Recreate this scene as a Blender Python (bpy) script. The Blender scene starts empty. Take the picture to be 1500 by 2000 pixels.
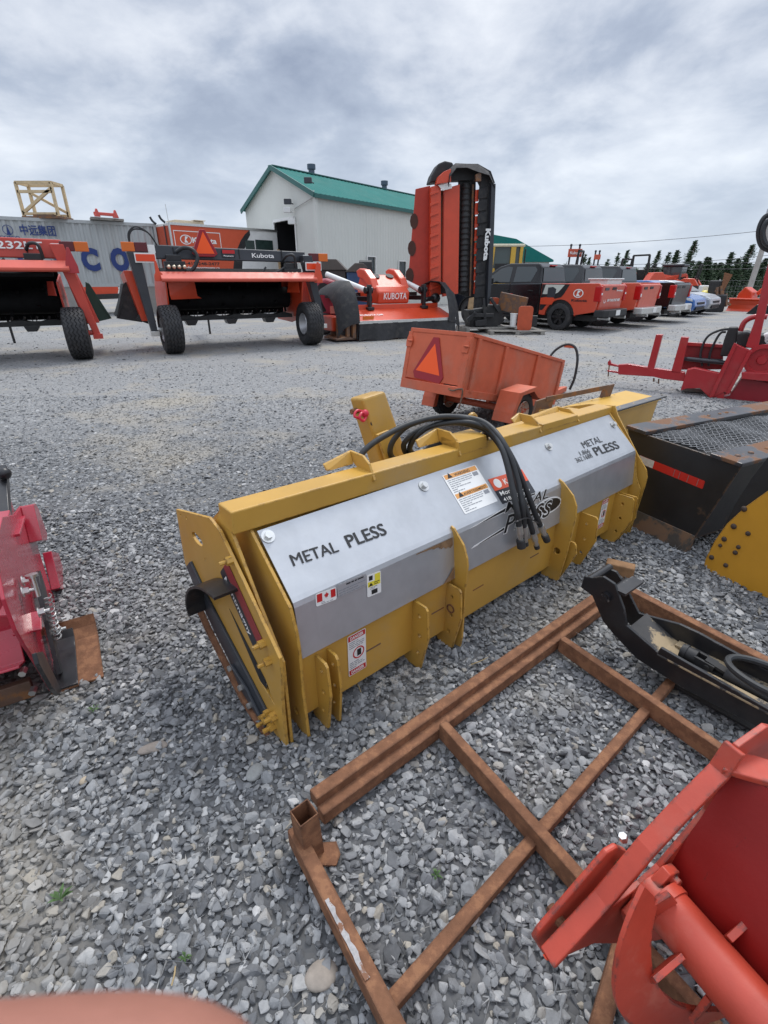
import bpy, bmesh, math, random
import numpy as np
from mathutils import Vector, Matrix, Euler, geometry, noise as mnoise
R = math.radians
scene = bpy.context.scene
COL = scene.collection

# ------------------------------------------------------------------ camera
FPX, HZN, EYE = 960.0, 545.0, 1.5          # focal length and horizon row of the 1500x2000 photograph, eye height
PITCH = math.atan((1000 - HZN) / FPX)
cam = bpy.data.cameras.new("camera")
cam.sensor_fit = 'VERTICAL'; cam.sensor_height = 36.0; cam.sensor_width = 27.0
cam.lens = 36.0 * FPX / 2000.0
cam.clip_start = 0.004; cam.clip_end = 1500.0
cam.dof.use_dof = True; cam.dof.focus_distance = 4.0; cam.dof.aperture_fstop = cam.lens / (2 * 0.36)
camo = bpy.data.objects.new("camera", cam); COL.objects.link(camo)
camo.location = (0, 0, EYE); camo.rotation_euler = (math.pi / 2 - PITCH, 0, 0)
scene.camera = camo

# ------------------------------------------------------------------ light
SUN_EL, SUN_AZ = R(58), R(20)              # azimuth measured from +Y towards +X
world = bpy.data.worlds.new("World"); scene.world = world
world.use_nodes = True
nt = world.node_tree; N = nt.nodes; L = nt.links
bg = N["Background"]; bg.inputs[1].default_value = 0.10
sky = N.new('ShaderNodeTexSky'); sky.sky_type = 'NISHITA'; sky.sun_disc = False
sky.sun_elevation = SUN_EL; sky.sun_rotation = SUN_AZ
tc = N.new('ShaderNodeTexCoord'); sx = N.new('ShaderNodeSeparateXYZ'); L.new(tc.outputs['Generated'], sx.inputs[0])
def wm(op, a, b=None, clamp=False):
    n = N.new('ShaderNodeMath'); n.operation = op; n.use_clamp = clamp
    for i, q in enumerate((a, b)):
        if q is None: continue
        if isinstance(q, (int, float)): n.inputs[i].default_value = q
        else: L.new(q, n.inputs[i])
    return n.outputs[0]
zz = wm('ADD', wm('MAXIMUM', sx.outputs[2], 0.0), 0.30)
cb = N.new('ShaderNodeCombineXYZ')
L.new(wm('DIVIDE', sx.outputs[0], zz), cb.inputs[0]); L.new(wm('DIVIDE', sx.outputs[1], zz), cb.inputs[1])
def wnoise(scale, detail, rough, dist, off):
    mp = N.new('ShaderNodeMapping'); mp.inputs['Location'].default_value = off; L.new(cb.outputs[0], mp.inputs[0])
    n = N.new('ShaderNodeTexNoise'); n.inputs['Scale'].default_value = scale; n.inputs['Detail'].default_value = detail
    n.inputs['Roughness'].default_value = rough; n.inputs['Distortion'].default_value = dist; L.new(mp.outputs[0], n.inputs['Vector'])
    return n.outputs[0]
big = wnoise(0.9, 3, 0.5, 0.15, (3.1, 1.7, 0)); med = wnoise(2.6, 9, 0.55, 0.25, (7.7, 4.2, 0)); fine = wnoise(7.0, 7, 0.6, 0.15, (1.2, 9.3, 0))
mixv = wm('ADD', wm('ADD', wm('MULTIPLY', big, 0.52), wm('MULTIPLY', med, 0.70)), wm('MULTIPLY', fine, 0.20))
rmp = N.new('ShaderNodeValToRGB'); L.new(mixv, rmp.inputs[0])
e = rmp.color_ramp.elements
e[0].position = 0.52; e[0].color = (0.265, 0.31, 0.405, 1)
e[1].position = 0.92; e[1].color = (0.80, 0.825, 0.865, 1)
x = e.new(0.625); x.color = (0.36, 0.41, 0.505, 1)
x = e.new(0.735); x.color = (0.545, 0.585, 0.66, 1)
hz = N.new('ShaderNodeMapRange'); hz.inputs[1].default_value = 0.0; hz.inputs[2].default_value = 0.28; hz.inputs[3].default_value = 0.8; hz.inputs[4].default_value = 0.0
L.new(sx.outputs[2], hz.inputs[0])
mh = N.new('ShaderNodeMixRGB'); L.new(hz.outputs[0], mh.inputs[0]); L.new(rmp.outputs[0], mh.inputs[1]); mh.inputs[2].default_value = (0.53, 0.60, 0.70, 1)
zb = N.new('ShaderNodeMapRange'); zb.inputs[1].default_value = 0.38; zb.inputs[2].default_value = 1.0; zb.inputs[3].default_value = 10.0; zb.inputs[4].default_value = 27.0
L.new(sx.outputs[2], zb.inputs[0])
ml = N.new('ShaderNodeVectorMath'); ml.operation = 'SCALE'; L.new(mh.outputs[0], ml.inputs[0]); L.new(zb.outputs[0], ml.inputs['Scale'])
ms = N.new('ShaderNodeMixRGB'); ms.inputs[0].default_value = 0.93; L.new(sky.outputs[0], ms.inputs[1]); L.new(ml.outputs[0], ms.inputs[2])
L.new(ms.outputs[0], bg.inputs[0])
sun = bpy.data.lights.new("sun", 'SUN'); sun.energy = 1.5; sun.angle = R(16); sun.color = (1.0, 0.96, 0.9)
suno = bpy.data.objects.new("sun", sun); COL.objects.link(suno)
sd = Vector((math.sin(SUN_AZ) * math.cos(SUN_EL), math.cos(SUN_AZ) * math.cos(SUN_EL), math.sin(SUN_EL)))
suno.rotation_euler = (-sd).to_track_quat('-Z', 'Y').to_euler(); suno.location = (0, 0, 30)
vs = scene.view_settings
scene.display_settings.display_device = 'sRGB'
vs.view_transform = 'Standard'; vs.look = 'None'; vs.gamma = 1.0; vs.exposure = 0.37; vs.use_curve_mapping = False
scene.cycles.max_bounces = 6; scene.cycles.use_denoising = True
# ------------------------------------------------------------------ placing helpers
_c, _s = math.cos(PITCH), math.sin(PITCH)
def ray(u, v):
    b = (1000 - v) / FPX
    return Vector(((u - 750) / FPX, _c + b * _s, -_s + b * _c))
def G(u, v, z=0.0):                         # where the line of sight meets height z
    d = ray(u, v); t = (z - EYE) / d.z
    return Vector((d.x * t, d.y * t, z))
def V(*a): return Vector(a)
Z = V(0, 0, 1)
class Frame:                                # a local frame standing on the ground
    def __init__(s, O, P):
        s.O = V(O[0], O[1], 0); e = V(P[0] - O[0], P[1] - O[1], 0); s.len = e.length; s.ex = e.normalized()
        s.ey = V(-s.ex.y, s.ex.x, 0); s.M = Matrix(((s.ex.x, s.ey.x, 0, s.O.x), (s.ex.y, s.ey.y, 0, s.O.y), (0, 0, 1, 0), (0, 0, 0, 1)))
    def p(s, x, y, z): return s.M @ V(x, y, z)
    def on(s, u, v, n, o):
        d = ray(u, v); C = V(0, 0, EYE); t = (o - C).dot(n) / d.dot(n); return s.M.inverted() @ (C + d * t)
    def atx(s, u, v, x): return s.on(u, v, s.ex, s.O + s.ex * x)
    def aty(s, u, v, y): return s.on(u, v, s.ey, s.O + s.ey * y)
    def atz(s, u, v, z=0.0): return s.M.inverted() @ G(u, v, z)

# ------------------------------------------------------------------ mesh builder
def perp(d):
    d = d.normalized(); a = V(0, 0, 1) if abs(d.z) < 0.9 else V(1, 0, 0)
    x = a.cross(d).normalized(); return x, d.cross(x)
def spl(pts, n=8):                          # Catmull-Rom through the points
    P = [Vector(p) for p in pts]; P = [2 * P[0] - P[1]] + P + [2 * P[-1] - P[-2]]; out = []
    for i in range(1, len(P) - 2):
        for k in range(n):
            t = k / n; a, b, c, d = P[i - 1], P[i], P[i + 1], P[i + 2]
            out.append(0.5 * (2 * b + (c - a) * t + (2 * a - 5 * b + 4 * c - d) * t * t + (3 * b - a - 3 * c + d) * t ** 3))
    out.append(P[-2].copy()); return out
class MB:
    def __init__(s, T=None): s.v = []; s.f = []; s.m = []; s.sm = []; s.c = []; s.T = T or Matrix()
    def add(s, vs, fs, mi=0, sm=False):
        b = len(s.v); T = s.T
        s.v += [T @ Vector(q) for q in vs]
        for f in fs: s.f.append([b + i for i in f]); s.m.append(mi); s.sm.append(sm)
        return s
    def cut(s): s.c.append((len(s.v), len(s.f))); return s      # what follows is a part of its own
    def box(s, c, d, rot=None, mi=0):
        c = Vector(c); h = [q / 2 for q in d]; vs = []
        for sx_ in (-1, 1):
            for sy in (-1, 1):
                for sz in (-1, 1):
                    p = V(sx_ * h[0], sy * h[1], sz * h[2])
                    if rot is not None: p = rot @ p
                    vs.append(c + p)
        return s.add(vs, [(0, 1, 3, 2), (4, 6, 7, 5), (0, 4, 5, 1), (2, 3, 7, 6), (0, 2, 6, 4), (1, 5, 7, 3)], mi)
    def span(s, a, b, mi=0):                # box by two corners
        a = Vector(a); b = Vector(b); return s.box((a + b) / 2, [abs(q) for q in (b - a)], None, mi)
    def hexa(s, bot, top, mi=0):            # 4 bottom and 4 top points
        return s.add(list(bot) + list(top), [(3, 2, 1, 0), (4, 5, 6, 7), (0, 1, 5, 4), (1, 2, 6, 5), (2, 3, 7, 6), (3, 0, 4, 7)], mi)
    def beam(s, a, b, w, h, up=(0, 0, 1), mi=0, w2=None, h2=None):
        a = Vector(a); b = Vector(b); d = (b - a).normalized(); x = d.cross(Vector(up)).normalized(); y = x.cross(d)
        vs = []
        for p, W, H in ((a, w, h), (b, w2 or w, h2 or h)):
            for i, j in ((-1, -1), (1, -1), (1, 1), (-1, 1)): vs.append(p + x * (i * W / 2) + y * (j * H / 2))
        return s.add(vs, [(3, 2, 1, 0), (4, 5, 6, 7), (0, 1, 5, 4), (1, 2, 6, 5), (2, 3, 7, 6), (3, 0, 4, 7)], mi)
    def hollow(s, a, b, w, h, t, up=(0, 0, 1), mi=0):   # open square tube
        a = Vector(a); b = Vector(b); d = (b - a).normalized(); x = d.cross(Vector(up)).normalized(); y = x.cross(d); vs = []
        for p in (a, b):
            for q in (0, t):
                for i, j in ((-1, -1), (1, -1), (1, 1), (-1, 1)): vs.append(p + x * (i * (w / 2 - q)) + y * (j * (h / 2 - q)))
        fs = []
        for k in range(4):
            n = (k + 1) % 4
            fs += [(k, n, 8 + n, 8 + k), (4 + n, 4 + k, 12 + k, 12 + n), (n, k, 4 + k, 4 + n), (8 + k, 8 + n, 12 + n, 12 + k)]
        return s.add(vs, fs, mi)
    def tube(s, pts, r, n=8, mi=0, up=None):
        P = [Vector(p) for p in pts]; rs = r if isinstance(r, (list, tuple)) else [r] * len(P); vs = []; fs = []
        x, y = perp(P[1] - P[0])
        for i, p in enumerate(P):
            d = (P[min(i + 1, len(P) - 1)] - P[max(i - 1, 0)]).normalized()
            x = (x - d * x.dot(d)).normalized(); y = d.cross(x)
            for k in range(n):
                a = 2 * math.pi * k / n; vs.append(p + (x * math.cos(a) + y * math.sin(a)) * rs[i])
        for i in range(len(P) - 1):
            for k in range(n):
                m = (k + 1) % n; fs.append((i * n + k, i * n + m, (i + 1) * n + m, (i + 1) * n + k))
        fs.append(tuple(range(n - 1, -1, -1))); fs.append(tuple((len(P) - 1) * n + k for k in range(n)))
        return s.add(vs, fs, mi, True)
    def cyl(s, a, b, r, n=16, mi=0, r2=None): return s.tube([a, b], [r, r2 if r2 is not None else r], n, mi)
    def lathe(s, prof, O, axis, n=32, mi=0, closed=False):
        O = Vector(O); d = Vector(axis).normalized(); x, y = perp(d); vs = []; fs = []; m = len(prof)
        for k in range(n):
            a = 2 * math.pi * k / n; q = x * math.cos(a) + y * math.sin(a)
            for (t, r) in prof: vs.append(O + d * t + q * r)
        for k in range(n):
            k2 = (k + 1) % n
            for i in range(m if closed else m - 1):
                j = (i + 1) % m; fs.append((k * m + i, k2 * m + i, k2 * m + j, k * m + j))
        return s.add(vs, fs, mi, True)
    def prism(s, poly, O, ex, ey, t, mi=0, holes=()):   # flat outline thickened along ex x ey, from 0 to t
        O = Vector(O); ex = Vector(ex); ey = Vector(ey); n = ex.cross(ey).normalized() * t
        loops = [[V(p[0], p[1], 0) for p in poly]] + [[V(p[0], p[1], 0) for p in h] for h in holes]
        flat = [q for l in loops for q in l]; tris = geometry.tessellate_polygon(loops); m = len(flat)
        P = [O + ex * q.x + ey * q.y for q in flat]
        fs = []
        if len(loops) == 1:
            fs = [tuple(range(m)), tuple(range(2 * m - 1, m - 1, -1))]
        else:
            for tr in tris: fs += [tuple(tr), tuple(m + i for i in reversed(tr))]
        b = 0
        for l in loops:
            k = len(l)
            for i in range(k): j = (i + 1) % k; fs.append((b + i, b + j, m + b + j, m + b + i))
            b += k
        return s.add(P + [q + n for q in P], fs, mi)
    def bolt(s, p, d, r=0.012, h=0.012, mi=0, stud=0.0, washer=0.0):
        p = Vector(p); d = Vector(d).normalized()
        if washer: s.tube([p, p + d * 0.003], washer, 16, mi); p = p + d * 0.003
        s.tube([p, p + d * h], r, 6, mi)
        if stud: s.tube([p + d * h, p + d * (h + stud)], r * 0.5, 8, mi)
        return s
    def ball(s, c, r, mi=0, n=10, m=6):
        rx, ry, rz = r if isinstance(r, (list, tuple)) else (r, r, r); c = Vector(c); vs = []; fs = []
        for i in range(m + 1):
            a = math.pi * i / m
            for k in range(n):
                b = 2 * math.pi * k / n; vs.append(c + V(rx * math.sin(a) * math.cos(b), ry * math.sin(a) * math.sin(b), rz * math.cos(a)))
        for i in range(m):
            for k in range(n): q = (k + 1) % n; fs.append((i * n + k, (i + 1) * n + k, (i + 1) * n + q, i * n + q))
        return s.add(vs, fs, mi, True)
    def sheet(s, rows, t=0.0, mi=0, sm=False):          # rows of points -> surface, thickened down its normal by t
        m = len(rows[0]); vs = [Vector(p) for r in rows for p in r]; nr = len(rows); fs = []
        for i in range(nr - 1):
            for k in range(m - 1): fs.append((i * m + k, i * m + k + 1, (i + 1) * m + k + 1, (i + 1) * m + k))
        if t:
            nn = []
            for i in range(nr):
                for k in range(m):
                    a = vs[min(i + 1, nr - 1) * m + k] - vs[max(i - 1, 0) * m + k]; b = vs[i * m + min(k + 1, m - 1)] - vs[i * m + max(k - 1, 0)]
                    nn.append(b.cross(a).normalized() * -t)
            c = len(vs); vs += [p + q for p, q in zip(vs[:c], nn)]
            fs += [tuple(c + i for i in reversed(f)) for f in fs]
            edge = [k for k in range(m)] + [i * m + m - 1 for i in range(1, nr)] + [(nr - 1) * m + k for k in range(m - 2, -1, -1)] + [i * m for i in range(nr - 2, 0, -1)]
            for i in range(len(edge)): a, b = edge[i], edge[(i + 1) % len(edge)]; fs.append((b, a, c + a, c + b))
        return s.add(vs, fs, mi, sm)
def circ(x, y, r, n=14, rx=None): return [(x + (rx or r) * math.cos(2 * math.pi * k / n), y + r * math.sin(2 * math.pi * k / n)) for k in range(n)]
ROOT = {}
def tag(o, label=None, cat=None, group=None, kind=None):
    for k, q in (('label', label), ('category', cat), ('group', group), ('kind', kind)):
        if q: o[k] = q
    return o
def thing(name, label, cat, loc=(0, 0, 0), group=None):
    o = bpy.data.objects.new(name, None); COL.objects.link(o); o.empty_display_size = 0.2; o.location = loc
    ROOT[o.name] = Vector(loc); return tag(o, label, cat, group)
def mesh(mb, name, mats, off=V(0, 0, 0)):
    me = bpy.data.meshes.new(name); me.from_pydata([tuple(p - off) for p in mb.v], [], mb.f)
    for m in (mats if isinstance(mats, (list, tuple)) else [mats]): me.materials.append(m)
    me.polygons.foreach_set('material_index', mb.m); me.polygons.foreach_set('use_smooth', mb.sm)
    bm = bmesh.new(); bm.from_mesh(me); bmesh.ops.recalc_face_normals(bm, faces=bm.faces); bm.to_mesh(me); bm.free()
    if any(mb.sm): me.set_sharp_from_angle(angle=R(38))
    me.update(); return me
def part(mb, name, mats, parent, bevel=0.0, seg=2):
    if mb.c:
        first = None; c = [(0, 0)] + mb.c + [(len(mb.v), len(mb.f))]
        for (v0, f0), (v1, f1) in zip(c[:-1], c[1:]):
            if f1 == f0: continue
            q = MB(); q.v = mb.v[v0:v1]; q.f = [[i - v0 for i in f] for f in mb.f[f0:f1]]; q.m = mb.m[f0:f1]; q.sm = mb.sm[f0:f1]
            o = part(q, name, mats, parent, bevel, seg); first = first or o
        return first
    off = ROOT[parent.name]; o = bpy.data.objects.new(name, mesh(mb, name, mats, off)); COL.objects.link(o)
    o.parent = parent; ROOT[o.name] = off
    if bevel: bv(o, bevel, seg)
    return o
def bv(o, w, seg=2):
    b = o.modifiers.new('bevel', 'BEVEL'); b.width = w; b.segments = seg; b.limit_method = 'ANGLE'; b.angle_limit = R(35)
def solo(mb, name, mats, label, cat, loc=None, group=None, kind=None, bevel=0.0):
    if loc is None:
        loc = sum((p for p in mb.v), V(0, 0, 0)) / len(mb.v); loc.z = min(p.z for p in mb.v)
    loc = Vector(loc); o = bpy.data.objects.new(name, mesh(mb, name, mats, loc)); COL.objects.link(o); o.location = loc; ROOT[o.name] = loc
    if bevel: bv(o, bevel)
    return tag(o, label, cat, group, kind)
def copy_tree(o, parent=None):
    c = o.copy(); COL.objects.link(c)
    if parent: c.parent = parent
    for ch in list(o.children): copy_tree(ch, c)
    return c
def flatbox(o):
    return o
def text(s, name, O, ex, ey, h, m, parent, bold=0.0, wid=None, shear=0.0, depth=0.0008, align='LEFT', spacing=1.0):
    """lettering: real glyph outlines lying in the plane ex, ey; h is the capital height"""
    cu = bpy.data.curves.new(name, 'FONT'); cu.body = s; cu.size = 1.0; cu.offset = bold; cu.shear = shear; cu.align_x = align
    cu.extrude = 0; cu.space_character = spacing; cu.resolution_u = 3
    ob = bpy.data.objects.new(name, cu); COL.objects.link(ob)
    dg = bpy.context.evaluated_depsgraph_get(); me = bpy.data.meshes.new_from_object(ob.evaluated_get(dg)); bpy.data.objects.remove(ob); bpy.data.curves.remove(cu)
    ex = Vector(ex).normalized(); ey = Vector(ey).normalized(); n = ex.cross(ey); O = Vector(O)
    xs = [q.co.x for q in me.vertices] or [0]; ys = [q.co.y for q in me.vertices] or [0]
    k = h / 0.73; kx = k
    if wid: kx = wid / max(1e-6, (max(xs) - min(xs)))
    x0 = min(xs) if align == 'LEFT' else (0 if align != 'RIGHT' else max(xs))
    off = ROOT[parent.name]
    for q in me.vertices: q.co = O + ex * ((q.co.x - x0) * kx) + ey * (q.co.y * k) + n * depth - off
    me.materials.clear(); me.materials.append(m)
    o = bpy.data.objects.new(name, me); COL.objects.link(o); o.parent = parent; ROOT[o.name] = off
    return o

# ------------------------------------------------------------------ materials
def paint(name, col, rough=0.45, metal=0.0, var=0.10, vs=6.0, patch=None, pscale=9.0, pcut=0.62, edge=None, ecut=0.5, bump=0.0, bscale=60.0, spec=0.5, streak=None, coat=0.0, grime=0.0):
    """base colour with uneven value, patches of a second colour (rust, dirt, bare metal), worn edges, fine bump"""
    m = bpy.data.materials.new(name); m.use_nodes = True; t = m.node_tree; n = t.nodes; l = t.links; b = n['Principled BSDF']
    b.inputs['Roughness'].default_value = rough; b.inputs['Metallic'].default_value = metal
    b.inputs['Specular IOR Level'].default_value = spec
    if coat: b.inputs['Coat Weight'].default_value = coat; b.inputs['Coat Roughness'].default_value = 0.12
    co = n.new('ShaderNodeTexCoord').outputs['Object']
    def noi(sc, de=4, ro=0.6, vec=None):
        q = n.new('ShaderNodeTexNoise'); q.inputs['Scale'].default_value = sc; q.inputs['Detail'].default_value = de; q.inputs['Roughness'].default_value = ro
        l.new(vec or co, q.inputs['Vector']); return q.outputs[0]
    def ramp(src, a, c):
        q = n.new('ShaderNodeMapRange'); q.inputs[1].default_value = a; q.inputs[2].default_value = c; l.new(src, q.inputs[0]); return q.outputs[0]
    def mix(f, a, c, mode='MIX'):
        q = n.new('ShaderNodeMixRGB'); q.blend_type = mode
        for i, z in enumerate((f, a, c)):
            if isinstance(z, (int, float)): q.inputs[i].default_value = z
            elif isinstance(z, tuple): q.inputs[i].default_value = (*z[:3], 1)
            else: l.new(z, q.inputs[i])
        return q.outputs[0]
    lo = tuple(max(0, q * (1 - var)) for q in col); hi = tuple(min(1, q * (1 + var)) for q in col)
    base = mix(ramp(noi(vs, 5), 0.3, 0.7), lo, hi)
    rg = None
    if grime:
        g = ramp(noi(vs * 0.6, 8, 0.7), 0.5, 0.72); gm = n.new('ShaderNodeMath'); gm.operation = 'MULTIPLY'; l.new(g, gm.inputs[0]); gm.inputs[1].default_value = grime
        base = mix(gm.outputs[0], base, (0.30, 0.27, 0.22))
    if streak:
        mp = n.new('ShaderNodeMapping'); mp.inputs['Scale'].default_value = streak[1]; l.new(co, mp.inputs[0])
        g = ramp(noi(1.0, 5, 0.65, mp.outputs[0]), streak[2], streak[2] + 0.15); base = mix(g, base, streak[0])
    if patch:
        pf = ramp(noi(pscale, 8, 0.68), pcut, pcut + 0.05); base = mix(pf, base, patch); rg = pf
    if edge:
        bn = n.new('ShaderNodeBevel'); bn.samples = 4; bn.inputs[0].default_value = 0.012
        ge = n.new('ShaderNodeNewGeometry'); dp = n.new('ShaderNodeVectorMath'); dp.operation = 'DOT_PRODUCT'
        l.new(bn.outputs[0], dp.inputs[0]); l.new(ge.outputs['Normal'], dp.inputs[1])
        ef = ramp(dp.outputs['Value'], 0.985, 0.90)
        em = n.new('ShaderNodeMath'); em.operation = 'MULTIPLY'; l.new(ef, em.inputs[0]); l.new(ramp(noi(28, 6, 0.7), ecut, ecut + 0.08), em.inputs[1])
        base = mix(em.outputs[0], base, edge)
    l.new(base, b.inputs['Base Color'])
    rr = n.new('ShaderNodeMapRange'); rr.inputs[3].default_value = max(0.03, rough - 0.1); rr.inputs[4].default_value = min(1, rough + 0.12); l.new(noi(vs * 2.3, 4), rr.inputs[0])
    if rg is not None:
        q = n.new('ShaderNodeMath'); q.operation = 'MAXIMUM'; sc = n.new('ShaderNodeMath'); sc.operation = 'MULTIPLY'; l.new(rg, sc.inputs[0]); sc.inputs[1].default_value = 0.8
        l.new(rr.outputs[0], q.inputs[0]); l.new(sc.outputs[0], q.inputs[1]); l.new(q.outputs[0], b.inputs['Roughness'])
    else: l.new(rr.outputs[0], b.inputs['Roughness'])
    if bump:
        bu = n.new('ShaderNodeBump'); bu.inputs['Strength'].default_value = bump; bu.inputs['Distance'].default_value = 0.004
        l.new(noi(bscale, 5, 0.65), bu.inputs['Height']); l.new(bu.outputs[0], b.inputs['Normal'])
    return m
def flat(name, col, rough=0.5, metal=0.0, emit=0.0):
    m = bpy.data.materials.new(name); m.use_nodes = True; b = m.node_tree.nodes['Principled BSDF']
    b.inputs['Base Color'].default_value = (*col, 1); b.inputs['Roughness'].default_value = rough; b.inputs['Metallic'].default_value = metal
    return m
RUST = (0.16, 0.062, 0.025)
M = dict(
 yellow=paint('yellow_paint', (0.50, 0.285, 0.052), 0.34, var=0.09, vs=3, edge=(0.14, 0.07, 0.02), ecut=0.50, bump=0.08, bscale=30, grime=0.35),
 rust=paint('rusted_steel', (0.195, 0.092, 0.050), 0.82, var=0.28, vs=22, patch=(0.25, 0.122, 0.064), pscale=22, pcut=0.52, edge=(0.09, 0.045, 0.028), ecut=0.42, bump=0.45, bscale=140, spec=0.25),
 rustdark=paint('brown_scale_steel', (0.13, 0.075, 0.05), 0.6, var=0.2, vs=8, patch=(0.22, 0.10, 0.04), pscale=6, pcut=0.5, bump=0.2, bscale=90),
 galv=paint('galvanised_sheet', (0.47, 0.485, 0.505), 0.40, metal=0.6, var=0.07, vs=9, bump=0.05, bscale=18, streak=((0.43, 0.445, 0.465), (6, 6, 1.2), 0.55)),
 black=paint('black_paint', (0.014, 0.014, 0.016), 0.32, var=0.25, vs=7, edge=(0.16, 0.15, 0.14), ecut=0.55, grime=0.06),
 blackmatte=paint('black_dull', (0.016, 0.016, 0.017), 0.6, var=0.3, vs=6, grime=0.05),
 rubber=paint('rubber', (0.022, 0.022, 0.024), 0.72, var=0.3, vs=10, grime=0.12),
 hose=paint('hose_rubber', (0.022, 0.024, 0.026), 0.5, var=0.2, vs=30),
 chrome=paint('zinc_steel', (0.62, 0.62, 0.60), 0.3, metal=0.9, var=0.1, vs=20),
 steel=paint('bare_steel', (0.33, 0.33, 0.33), 0.45, metal=0.8, var=0.2, vs=12, patch=RUST, pscale=12, pcut=0.62),
 orange=paint('orange_paint', (0.60, 0.060, 0.018), 0.38, var=0.08, vs=3, coat=0.25),
 orangef=paint('faded_orange_paint', (0.52, 0.105, 0.045), 0.58, var=0.13, vs=4, patch=(0.13, 0.06, 0.035), pscale=5, pcut=0.70, edge=(0.20, 0.07, 0.03), ecut=0.52, grime=0.3),
 red=paint('red_paint', (0.38, 0.016, 0.022), 0.34, var=0.08, vs=4, coat=0.3, grime=0.12),
 salmon=paint('worn_red_orange_paint', (0.45, 0.056, 0.030), 0.46, var=0.16, vs=6, streak=((0.50, 0.13, 0.085), (7, 7, 7), 0.55), patch=(0.07, 0.03, 0.025), pscale=26, pcut=0.70, edge=(0.05, 0.04, 0.035), ecut=0.50, bump=0.14, bscale=40, grime=0.15),
 pinkrail=paint('faded_rail_paint', (0.60, 0.10, 0.062), 0.42, var=0.08, vs=4),
 pit=paint('shade_black', (0.005, 0.005, 0.0055), 0.8, var=0.4, vs=5, spec=0.2),  # near-black that stands in for the shade inside the mowers; also fills panel gaps
 dgrey=paint('dark_grey_paint', (0.030, 0.034, 0.042), 0.42, var=0.15, vs=4, coat=0.1),
 white=paint('white_paint', (0.72, 0.72, 0.70), 0.45, var=0.05, vs=5),
 label=flat('white_label', (0.74, 0.74, 0.72), 0.4), ink=flat('black_ink', (0.012, 0.012, 0.013), 0.45), inkw=flat('white_ink', (0.78, 0.78, 0.76), 0.45),
 lred=flat('red_label', (0.50, 0.018, 0.02), 0.4), lorange=flat('orange_label', (0.66, 0.31, 0.09), 0.4), lyellow=flat('yellow_label', (0.72, 0.62, 0.05), 0.4),
 lcorp=flat('corporate_orange_label', (0.68, 0.09, 0.03), 0.4), ldark=flat('charcoal_label', (0.02, 0.022, 0.028), 0.4), blue_ink=flat('navy_ink', (0.012, 0.035, 0.16), 0.5), grey_ink=flat('grey_ink', (0.25, 0.26, 0.28), 0.5),
 smv=flat('fluorescent_orange', (0.92, 0.10, 0.010), 0.5), smvb=flat('dark_red_reflective', (0.30, 0.008, 0.016), 0.35),
 amber=flat('amber_lens', (0.62, 0.13, 0.01), 0.2), lens=flat('dark_red_lens', (0.10, 0.006, 0.010), 0.2), lensred=flat('red_lens', (0.45, 0.012, 0.012), 0.18), reflex=flat('red_orange_reflector', (0.72, 0.06, 0.012), 0.3),
 rim=paint('silver_rim', (0.46, 0.46, 0.47), 0.4, metal=0.5, var=0.1), glass=flat('dark_glass', (0.06, 0.072, 0.076), 0.06), wood=paint('pallet_wood', (0.36, 0.24, 0.13), 0.8, var=0.3, vs=8),
 woodg=paint('grey_pallet_wood', (0.25, 0.235, 0.21), 0.85, var=0.3, vs=8),
)
def tyre(mb, c, axis, Rr, W, rim, ribs=5, n=72, amp=0.012, waves=26, mi=0, flatb=0.0):
    """tyre carcass with zig-zag ribs round the tread"""
    c = Vector(c); d = Vector(axis).normalized(); x, y = perp(d); vs = []; fs = []
    hw = W / 2; prof = [(-hw * 0.62, rim), (-hw * 0.92, rim + (Rr - rim) * 0.25), (-hw, rim + (Rr - rim) * 0.55), (-hw * 0.95, Rr - 0.07 * (Rr / 0.5)), (-hw * 0.86, Rr - 0.025)]
    gi = []
    st = 1.66 * hw / ribs
    for k in range(ribs):
        a = -hw * 0.83 + st * k; g = st * 0.16
        crown = lambda q: Rr - 0.02 * (q / hw) ** 2
        prof += [(a + g, crown(a) - 0.016), (a + g, crown(a)), (a + st - g, crown(a + st)), (a + st - g, crown(a + st) - 0.016)]
        gi += [1, 1, 1, 1]
    prof += [(-q[0], q[1]) for q in reversed(prof[:5])]; gi = [0] * 5 + gi + [0] * 5
    m = len(prof)
    for k in range(n * 2):
        a = math.pi * k / n; q = x * math.cos(a) + y * math.sin(a); w = amp * (2 * abs(2 * ((k * waves / (2 * n)) % 1) - 1) - 1)
        for i, (t, r) in enumerate(prof): vs.append(c + d * (t + (w if gi[i] else 0)) + q * r)
    K = n * 2
    for k in range(K):
        k2 = (k + 1) % K
        for i in range(m - 1): fs.append((k * m + i, k2 * m + i, k2 * m + i + 1, k * m + i + 1))
    mb.add(vs, fs, mi, False); return mb
def rimdisc(mb, c, axis, r, W, mi=0, dish=0.05, holes=0, bolts=6):
    c = Vector(c); d = Vector(axis).normalized()
    for s_ in (1, -1):
        mb.lathe([(s_ * W * 0.42, r * 1.02), (s_ * W * 0.46, r * 0.97), (s_ * W * 0.30, r * 0.88), (s_ * (W * 0.30 - dish), r * 0.62), (s_ * (W * 0.30 - dish), r * 0.30), (s_ * (W * 0.30 - dish + 0.03), r * 0.28), (s_ * (W * 0.30 - dish + 0.03), 0.001)], c, d, 28, mi)
    x, y = perp(d)
    for k in range(bolts):
        a = 2 * math.pi * k / bolts
        for s_ in (1, -1):
            q = c + d * (s_ * (W * 0.30 - dish)) + (x * math.cos(a) + y * math.sin(a)) * r * 0.45
            mb.tube([q, q + d * s_ * 0.02], r * 0.05, 6, mi)
    return mb

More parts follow.
